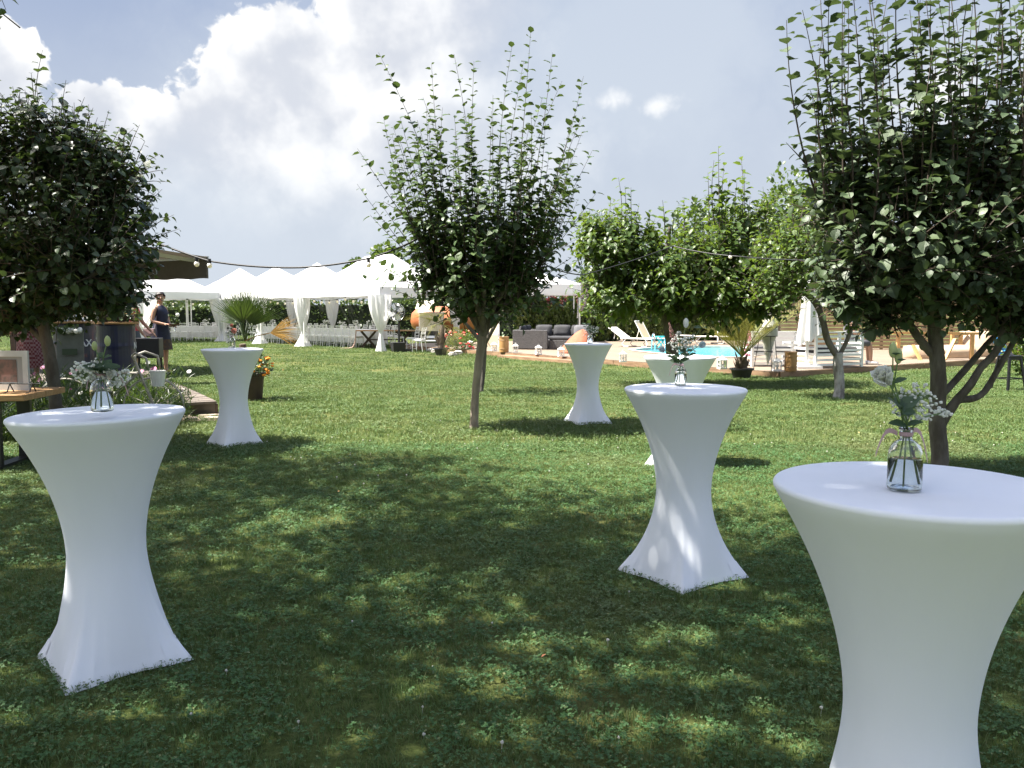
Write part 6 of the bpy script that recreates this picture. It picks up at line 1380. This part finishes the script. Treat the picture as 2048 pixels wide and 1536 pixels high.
def stand_joints(lean=0.0):
    J = {'pelvis': ((0, 0, .95), (.13, .12)), 'waist': ((lean*.1, 0, 1.10), (.105, .10)), 'chest': ((.015+lean*.3, 0, 1.28), (.12, .11)), 'upper': ((.01+lean*.5, 0, 1.39), (.10, .08)), 'neck': ((.015+lean*.6, 0, 1.47), .05), 'jaw': ((.03+lean*.65, -.012, 1.54), (.062, .062)), 'head': ((.03+lean*.7, -.012, 1.615), (.086, .086)), 'crown': ((.02+lean*.7, -.008, 1.685), (.06, .06)),
         'hl': ((0, -.095, .90), .09), 'kl': ((.03, -.09, .50), .058), 'cl': ((.0, -.09, .33), .052), 'al': ((-.02, -.09, .09), .036), 'tl': ((.12, -.10, .03), .03), 'hr': ((0, .095, .90), .09), 'kr': ((.06, .10, .50), .058), 'cr': ((.045, .10, .33), .052), 'ar': ((.04, .10, .09), .036), 'tr': ((.18, .11, .03), .03)}
    E = [('pelvis', 'waist'), ('waist', 'chest'), ('chest', 'upper'), ('upper', 'neck'), ('neck', 'jaw'), ('jaw', 'head'), ('head', 'crown')]
    for s in 'lr': E += [('pelvis', 'h'+s), ('h'+s, 'k'+s), ('k'+s, 'c'+s), ('c'+s, 'a'+s), ('a'+s, 't'+s)]
    return J, E
def arm(J, E, k, sh, el, wr, d, down):
    J['s'+k] = (sh, .052); J['e'+k] = (el, .04); J['w'+k] = (wr, .027); E += [('upper', 's'+k), ('s'+k, 'e'+k), ('e'+k, 'w'+k)]; hand_joints(J, E, 'w'+k, k+'_', d, down)
def woman():
    p = Vector(((322-1024)/FPX*17.9, 17.9, TZ)); r = thing('person', 'person in a sleeveless navy dress holding a small dish, shoulder bag at the hip', 'person', p, R(-6))
    J, E = stand_joints(); arm(J, E, 'n', (-.02, -.17, 1.385), (-.06, -.22, 1.12), (.17, -.19, 1.06), (1, .1, 0), (0, .2, -1)); arm(J, E, 'f', (.03, .17, 1.385), (.06, .21, 1.13), (.22, .02, 1.02), (1, -.3, 0), (0, .2, -1))
    skin_body(J, E, 'pelvis', r, SKIN); face(r, J['head'][0], (.55, -.85, -.06))
    navy = mat('navy_dress', (.005, .007, .024), .65, col2=(.01, .014, .045), vscale=14, bump=.1, bscale=60); br = mat('brown_hem', (.09, .045, .02), .7, col2=(.03, .02, .025), vscale=16)
    loft([((.01, 0, 1.455), .05, .07), ((.01, 0, 1.42), .075, .135), ((.015, 0, 1.36), .115, .165), ((.03, 0, 1.27), .15, .165), ((.02, 0, 1.14), .13, .145), ((.01, 0, 1.0), .155, .175), ((.0, 0, .88), .185, .20), ((.01, 0, .74), .20, .20)], 30, .012).build('dress', navy, r, True); loft([((.01, 0, .745), .201, .201), ((.02, 0, .62), .20, .195), ((.03, 0, .52), .205, .19)], 30, .03).build('dress_hem', br, r, True)
    bg = thing('shoulder_bag', 'small pink and mauve shoulder bag carried by the person in navy', 'bag', p+Vector((-.12, -.27, .82)), R(-6)); MB().box((0, 0, .07), (.25, .07, .16)).build('pouch', mat('mauve_leather', (.20, .15, .16), .5), bg, bevel=.015); MB().add([(-.10, -.038, .13), (.115, -.038, .13), (.115, -.038, .06), (.02, -.038, .04)], [(0, 1, 2, 3)]).build('flap', mat('pink_leather', (.52, .33, .32), .5), bg); MB().tube([(-.11, 0, .14), (.02, .05, .42), (.12, .12, .64), (.10, .2, .58), (.115, .0, .14)], .006, 6).build('strap', bpy.data.materials['mauve_leather'], bg)
    d = thing('serving_dish', 'small dish with glass and flower held by the person in navy', 'dish', p+Vector((.34, -.12, 1.03))); MB().lathe([(.05, 0), (.12, .02), (.125, .03)], 20, cap1=False).build('dish', mat('dish_glaze', (.12, .05, .04), .3), d); MB().lathe([(.025, -.13), (.03, -.02)], 12).build('glass', GLASSM, d); MB().blob((.08, 0, .22), .04, 8, 6, .15).build('flower', CREAM_LILAC, d); MB().tube([(.03, 0, .02), (.08, 0, .2)], .004, 5).build('stem', STEM_GREEN, d)
    L = Leaves(); q = random.Random(1); [L.add((q.uniform(-.08, .12), q.uniform(-.05, .05), .04+q.uniform(0, .16)), (q.uniform(-1, 1), q.uniform(-1, 1), q.uniform(0, 1)), (q.uniform(-1, 1), q.uniform(-1, 1), .5), .05) for _ in range(36)]; obj('foliage', leaf_mesh('foliage', LEAF_DARK, *L.arrays()), d)['kind'] = 'stuff'
    for j in ('l', 'r'): a = Vector(J['a'+j][0]); MB().tube([a-UP*.06+Vector((-.03, 0, 0)), a-UP*.06+Vector((.10, 0, -.015)), a+Vector((.20, 0, -.07))], [.04, .038, .025], 8).build('shoe', BLACK_PLASTIC, r, True)
woman()
def helper_person():
    p = Vector(((262-1024)/FPX*16.9, 16.9, TZ)); r = thing('person', 'person in a coral top reaching down behind the planted drum', 'person', p, R(10)); J, E = stand_joints(.12); arm(J, E, 'n', (.05, -.17, 1.37), (.14, -.20, 1.10), (.28, -.2, .88), (.6, 0, -.8), (.5, 0, -.5)); arm(J, E, 'f', (.08, .17, 1.37), (.18, .18, 1.12), (.34, .12, .95), (.7, 0, -.7), (.3, 0, -.6))
    skin_body(J, E, 'pelvis', r, SKIN); face(r, J['head'][0], (.9, -.3, -.4)); loft([((.06, 0, 1.45), .06, .08), ((.07, 0, 1.41), .09, .15), ((.05, 0, 1.3), .15, .175), ((.02, 0, 1.12), .14, .155), ((.0, 0, .94), .165, .18)], 26, .015).build('top', mat('coral_cotton', (.55, .07, .09), .8), r, True); loft([((.0, 0, .96), .16, .175), ((.01, 0, .8), .18, .19), ((.03, 0, .5), .17, .18)], 26, .02).build('skirt', mat('slate_cotton', (.08, .09, .11), .8), r, True)
helper_person()
def plaid_mat():
    m = bpy.data.materials.new('red_check'); m.use_nodes = True; g = NG(m.node_tree); b = m.node_tree.nodes['Principled BSDF']; tc = g.node('ShaderNodeTexCoord'); ck = g.node('ShaderNodeTexChecker'); g.l.new(tc.outputs['Object'], ck.inputs[0]); ck.inputs['Scale'].default_value = 26; ck.inputs[1].default_value = (.13, .018, .018, 1); ck.inputs[2].default_value = (.26, .15, .14, 1); g.l.new(ck.outputs[0], b.inputs['Base Color']); b.inputs['Roughness'].default_value = .8; return m
def red_person():
    p = Vector(((62-1024)/FPX*15.6, 15.6, TZ)); r = thing('person', 'person in a red checked dress behind the broad-leaved tree trunk', 'person', p, R(160)); J, E = stand_joints(.05); arm(J, E, 'n', (.0, -.17, 1.38), (.02, -.22, 1.1), (.16, -.2, .92), (.8, 0, -.5), (0, 0, -1)); arm(J, E, 'f', (.0, .17, 1.38), (.02, .23, 1.12), (.2, .18, .98), (.9, 0, -.3), (0, 0, -1))
    skin_body(J, E, 'pelvis', r, SKIN); face(r, J['head'][0], (1, 0, -.1)); loft([((.02, 0, 1.45), .06, .08), ((.02, 0, 1.41), .09, .15), ((.03, 0, 1.28), .15, .17), ((.01, 0, 1.1), .13, .15), ((.0, 0, .9), .2, .22), ((.0, 0, .3), .27, .27)], 28, .03).build('dress', plaid_mat(), r, True)
red_person()
def seated():
    p = dkon(1718, 731)+Vector((0, .55, 0)); r = thing('person', 'person in white sneakers sitting at the end of the slatted bench', 'person', p, R(-8)); z = .52
    J = {'pelvis': ((0, 0, z+.08), (.14, .13)), 'waist': ((-.03, 0, z+.25), (.12, .11)), 'chest': ((-.05, 0, z+.43), (.13, .12)), 'upper': ((-.05, 0, z+.54), (.11, .09)), 'neck': ((-.03, 0, z+.63), .052), 'jaw': ((0, 0, z+.70), .062), 'head': ((0, 0, z+.775), .086), 'crown': ((-.01, 0, z+.845), .06)}; E = [('pelvis', 'waist'), ('waist', 'chest'), ('chest', 'upper'), ('upper', 'neck'), ('neck', 'jaw'), ('jaw', 'head'), ('head', 'crown')]
    for s, y in (('l', -.11), ('r', .11)): J['h'+s] = ((.06, y, z+.06), .095); J['k'+s] = ((.44, y*1.2, z+.02), .062); J['c'+s] = ((.46, y*1.2, z-.18), .055); J['a'+s] = ((.47, y*1.2, .09), .04); J['t'+s] = ((.6, y*1.3, .04), .032); E += [('pelvis', 'h'+s), ('h'+s, 'k'+s), ('k'+s, 'c'+s), ('c'+s, 'a'+s), ('a'+s, 't'+s)]
    arm(J, E, 'n', (-.05, -.18, z+.53), (.02, -.24, z+.28), (.24, -.14, z+.2), (1, .2, 0), (0, 0, -1)); arm(J, E, 'f', (-.05, .18, z+.53), (.02, .24, z+.28), (.24, .14, z+.2), (1, -.2, 0), (0, 0, -1))
    skin_body(J, E, 'pelvis', r, SKIN); face(r, J['head'][0], (1, -.2, -.05), bun=False); loft([((-.03, 0, z+.61), .06, .08), ((-.05, 0, z+.57), .10, .17), ((-.05, 0, z+.42), .16, .185), ((-.02, 0, z+.2), .15, .17), ((0, 0, z+.04), .17, .18)], 26, .015).build('shirt', mat('grey_shirt', (.10, .10, .11), .8), r, True)
    for s in 'lr': a = Vector(J['a'+s][0]); MB().tube([a+Vector((-.06, 0, -.04)), a+Vector((.03, 0, -.035)), a+Vector((.12, 0, -.05)), a+Vector((.19, 0, -.06))], [.042, .05, .045, .03], 10).build('shoe', WHITE_PAINT, r, True); MB().tube([Vector((.02, a.y*.9, z+.07)), Vector(J['k'+s][0])*.75+Vector((.1, a.y*.2, z*.25+.02))], [.105, .085], 12).build('shorts_leg', bpy.data.materials['grey_shirt'], r, True)
seated()
# ------------------------------------------------------------------ bottle vases and their flowers
VGLASS = glass_mat('vase_glass', (.96, .985, .98), 1.45); WATER = glass_mat('vase_water', (.96, .99, 1.0), 1.33)
RIBBON = mat('pink_ribbon', (.50, .33, .36), .6, trans=.3); LIS_LEAF = leaf_mat('lisianthus_leaf', (.03, .06, .03), (.05, .09, .045), (.075, .12, .06), trans=.2, tcol=(.1, .18, .06), rough=.5)
PETAL_PEACH = mat('peach_petal', (.75, .40, .32), .6, trans=.35); BUD = mat('bud_green', (.42, .48, .22), .6, trans=.2); ASTILBE = mat('astilbe_pink', (.42, .22, .19), .8)
def vase(label, p, s=1.0):
    r = thing('bottle_vase', label, 'vase', p, random.uniform(0, 6), 'glass bottle vases on the cocktail tables'); r.scale = (s, s, s)
    out = [(.001, .002), (.036, .002), (.0405, .006), (.041, .02), (.041, .085), (.0395, .10), (.034, .114), (.024, .124), (.0155, .129), (.014, .134), (.014, .150), (.0175, .153), (.0175, .158), (.013, .158)]
    inn = [(.0115, .15), (.0115, .133), (.021, .121), (.031, .111), (.0365, .098), (.038, .085), (.038, .012), (.034, .008), (.001, .0075)]
    MB().lathe(out+inn, 28, cap0=False, cap1=False).build('bottle', VGLASS, r, True)
    MB().lathe([(.001, .0072), (.0345, .0076), (.0384, .0125), (.0384, .080), (.001, .080)], 28, cap0=False, cap1=False).build('water', WATER, r, True)
    rb = MB(); rb.lathe([(.0162, .138), (.0166, .143), (.0162, .148)], 20, cap0=False, cap1=False); rb.build('ribbon', RIBBON, r)
    for k, (sx, L) in enumerate(((-1, .085), (1, .06))):
        MB().sheet([[(sx*(.016+.9*L*t**.8), -.012-.012*t+yo*.0, .142+.018*math.sin(3*t)-L*t*t*.95+yo) for yo in (-.006, .006)] for t in [i/6 for i in range(7)]]).build('ribbon_tail', RIBBON, r, True)
    return r
def bloom(c, d, s, m, parent, seed=0, name='bloom', n=15):
    q = random.Random(seed); d = Vector(d).normalized(); u = d.orthogonal().normalized(); w = d.cross(u); b = MB(); c = Vector(c)
    for k in range(n):
        f = k/(n-1); a = k*2.4; op = .10+.58*f; rad = u*math.cos(a)+w*math.sin(a); sd_ = d.cross(rad); rows = []
        for i in range(5):
            t = i/4; out = op*(t**1.3)*.62*s; up = s*(.95*t-.35*op*t*t); wd = s*.42*(.35+.65*math.sin(math.pi*min(1, t*.75+.1)))*(.7+.4*f); ru = .03*s*math.sin(5*k+9*t)
            rows.append([c+rad*(out-.22*s*abs(v)*wd/s+ru*v)+d*(up+.04*s*math.cos(7*v+k))+sd_*(v*wd) for v in (-1, -.5, 0, .5, 1)])
        b.sheet(rows)
    return b.build(name, m, parent, True)
def stem_thing(name, label, base, path, loc):
    r = thing(name, label, 'flower', loc, 0, 'cut flowers in the bottle vases'); MB().tube(path, [.0022]*len(path), 6).build('stem', STEM_GREEN, r, True); return r
def leaf_pair(parent, p, ax, L, seed, n=2):
    q = random.Random(seed); Lv = Leaves()
    me = single_leaf_mesh('leaf', LIS_LEAF, .85)
    for k in range(n):
        a = seed+k*2.6; d = (Vector((math.cos(a), math.sin(a)*.8-.2, q.uniform(.1, .7)))).normalized(); n_ = (UP+Vector((q.uniform(-.6, .6), -.7, 0))); t = n_.cross(d).normalized(); n_ = d.cross(t)
        o = bpy.data.objects.new('leaf', me); COL.objects.link(o); o.parent = parent; M = Matrix(((d.x, t.x, n_.x), (d.y, t.y, n_.y), (d.z, t.z, n_.z))).to_4x4(); o.matrix_local = Matrix.Translation(Vector(p)) @ M @ Matrix.Scale(L*q.uniform(.75, 1.1), 4)
def gypso(label, loc, path, c, r, n, seed, size=.0062):
    root = stem_thing('gypsophila_sprig', label, None, path, loc); q = random.Random(seed); b = MB(); st = MB(); e = Vector(path[-1]); c = Vector(c)
    for k in range(n):
        d = Vector((q.gauss(0, 1), q.gauss(0, 1), q.gauss(0, 1))).normalized()*q.random()**.4; p = c+Vector((d.x*r[0], d.y*r[1], d.z*r[2])); s = size*q.uniform(.6, 1.25)*(.68 if loc[1] < 3 else 1); b.blob(p, (s, s, s*.85), 6, 4, .25, q.random())
        if k % 2 == 0: st.tube([e.lerp(c, q.uniform(.2, .9))+Vector((q.uniform(-.01, .01),)*3), p], .0006, 3, False)
    b.build('blossoms', CREAM_LILAC, root)['kind'] = 'stuff'; st.build('branchlets', STEM_GREEN, root)['kind'] = 'stuff'; return root
def arrangement(tk, px, py, name, spec, s=1.0, zoff=0.0):
    h = HT[tk][2]+zoff; p = on(px, py, h); p.z = h+.001; vase('small glass bottle vase with pink ribbon on the %s' % name, p, s); Y = p.y; neck = Vector((0, 0, .15*s)); L = lambda x, y, d=0: at(x, y, Y+d)-p
    for k, sp in enumerate(spec):
        kind, x, y, d = sp[:4]; e = L(x, y, d); a = k*2.1; foot = Vector((math.cos(a)*.026*s, math.sin(a)*.026*s, .014)); nk = neck+Vector((math.cos(a)*.005, math.sin(a)*.005, -.004)); path = [foot, nk*.6+foot*.4*Vector((1, 1, 0)).length*.0+Vector((foot.x*.3, foot.y*.3, .03*0)), nk, nk.lerp(e, .5)+UP*.012, e]
        path = [foot, foot.lerp(nk, .7), nk, nk.lerp(e, .5)+Vector((0, 0, .015)), e]
        if kind == 'bloom':
            r = stem_thing('lisianthus', sp[6], None, path, p); bloom(e-UP*sp[4]*.2, sp[7] if len(sp) > 7 else (-.3, -.7, .5), sp[4], sp[5], r, k+px); leaf_pair(r, nk.lerp(e, .45), e, .05*s+.012, k+1.3, 3)
            if len(sp) > 8:
                for (bx, by) in sp[8]: be = L(bx, by, d); MB().tube([nk.lerp(e, .75), be], .0018, 5).build('bud_stem', STEM_GREEN, r); MB().blob(be, (.010, .010, .02), 9, 7).build('bud', BUD, r, True); leaf_pair(r, be-UP*.015, be, .03, k+5, 2)
        elif kind == 'bud':
            r = stem_thing('lisianthus_bud', sp[6], None, path, p); MB().blob(e, (sp[4]*.55, sp[4]*.55, sp[4]), 10, 8).build('bud', sp[5], r, True); leaf_pair(r, nk.lerp(e, .5), e, .045, k+2.2, 2)
        elif kind == 'gyp': gypso(sp[6], p, path, e, sp[4], sp[5], k+px)
        elif kind == 'leaf':
            r = stem_thing('foliage_sprig', sp[6], None, path, p)
            for i in range(sp[5]): leaf_pair(r, nk.lerp(e, .35+.65*i/max(1, sp[5]-1)), e, sp[4], i*1.9+k, 2)
        elif kind == 'plume':
            r = stem_thing('astilbe_plume', sp[6], None, path, p); b = MB(); q = random.Random(4)
            for i in range(90): t = i/90; b.blob(nk.lerp(e, .55+.45*t)+Vector((q.uniform(-1, 1), q.uniform(-1, 1), 0))*.022*(1.05-t), .0035, 5, 4, .2, i)
            b.build('blossoms', ASTILBE, r)['kind'] = 'stuff'
W = CREAM_LILAC
arrangement('R', 1808, 981, 'largest table', [('bloom', 1774, 758, 0, .058, W, 'large white lisianthus bloom in the vase on the largest table', (-.5, -.35, .65), ((1786, 700), (1797, 712))), ('gyp', 1832, 806, .03, (.062, .055, .052), 170, "baby's breath cloud in the vase on the largest table"), ('gyp', 1885, 826, 0, (.02, .02, .012), 26, "thin baby's breath strand trailing right on the largest table"), ('leaf', 1806, 825, -.02, .052, 2, 'broad grey-green leaves in the vase on the largest table'), ('leaf', 1788, 765, 0, .04, 2, 'upper leaves beside the bloom on the largest table')], 1.0)
zA = .03
arrangement('A', 205, 824, 'table beside the plank table', [('bloom', 222, 748, 0, .045, W, 'white rose low in the vase on the table by the plank table', (.3, -.7, .5)), ('gyp', 180, 742, 0, (.08, .06, .055), 150, "baby's breath spreading left in the vase by the plank table"), ('gyp', 232, 752, .02, (.06, .05, .045), 80, "baby's breath spreading right in the vase by the plank table"), ('bud', 189, 692, 0, .02, BUD, 'left green bud above the vase by the plank table'), ('bud', 215, 682, 0, .022, BUD, 'upper green bud above the vase by the plank table'), ('leaf', 205, 735, -.03, .07, 3, 'dark leaves in the vase by the plank table')], 1.06, zA)
arrangement('E', 1361, 771, 'shaded table in the middle', [('bloom', 1357, 668, 0, .032, W, 'cream lisianthus bloom at the centre of the shaded table vase', (0, -.7, .6)), ('bud', 1372, 646, 0, .03, W, 'half-open white bud topping the shaded table vase'), ('bloom', 1399, 690, -.05, .045, mat('bluish_petal', (.52, .62, .66), .6, trans=.3), 'bluish white bloom leaning right on the shaded table', (.7, -.2, .5)), ('bloom', 1328, 700, -.03, .042, bpy.data.materials['bluish_petal'], 'bluish white bloom leaning left on the shaded table', (-.6, -.3, .5)), ('gyp', 1366, 690, 0, (.10, .07, .075), 110, "baby's breath haze in the shaded table vase"), ('plume', 1338, 646, .02, 0, 0, 'dusky pink astilbe plume in the shaded table vase'), ('leaf', 1352, 716, -.03, .07, 2, 'dark green leaves at the neck of the shaded table vase'), ('leaf', 1402, 655, 0, .05, 2, 'thin leafy sprig reaching right on the shaded table')], .86)
arrangement('D', 1180, 687, 'far table before the beanbag', [('bloom', 1192, 656, 0, .05, W, 'white bloom on the far table before the beanbag', (.4, -.7, .4)), ('gyp', 1180, 662, 0, (.13, .1, .09), 90, "baby's breath on the far table before the beanbag"), ('leaf', 1172, 650, 0, .09, 3, 'green sprig on the far table before the beanbag')], .95)
arrangement('B', 464, 696, 'table before the marigold pot', [('bloom', 469, 662, 0, .075, PETAL_PEACH, 'peach rose on the table before the marigold pot', (.1, -.8, .4)), ('bloom', 465, 652, .02, .05, PETAL_PEACH, 'smaller peach bloom on the table before the marigold pot', (-.1, -.6, .6)), ('gyp', 460, 674, 0, (.07, .06, .09), 110, "baby's breath on the table before the marigold pot"), ('leaf', 468, 645, 0, .05, 2, 'thin sprig on the table before the marigold pot')], 1.0)
# fallen petals and dry leaves on the grass
for k, (x, y, c) in enumerate(((565, 743, (.7, .2, .05)), (1130, 910, (.6, .42, .12)), (730, 1047, (.5, .2, .08)), (1092, 1328, (.25, .09, .04)), (676, 992, (.5, .3, .1)), (1716, 872, (.6, .35, .15)), (905, 820, (.4, .38, .2)), (500, 1325, (.3, .32, .16)), (985, 1005, (.42, .36, .16)))):
    o = obj('fallen_leaf', single_leaf_mesh('fallen_leaf', mat('dry_leaf', c, .7), .8), None, on(x, y)+UP*.045, k*1.3); o.scale = (.03, .03, .03); o.rotation_euler.x = .3
    tag(o, ['orange petal lying in the far sunlit grass', 'yellow fallen leaf beyond the shaded table', 'reddish fallen leaf in the middle of the shade', 'rust-coloured fallen leaf in the near shade', 'brown fallen leaf between two sun patches', 'tan fallen leaf near the quince trunk', 'pale fallen leaf before the central trunk', 'long greenish fallen leaf near the tall shaded table', 'straw-coloured fallen leaf in dappled grass'][k], 'leaf', 'fallen leaves and petals on the lawn')
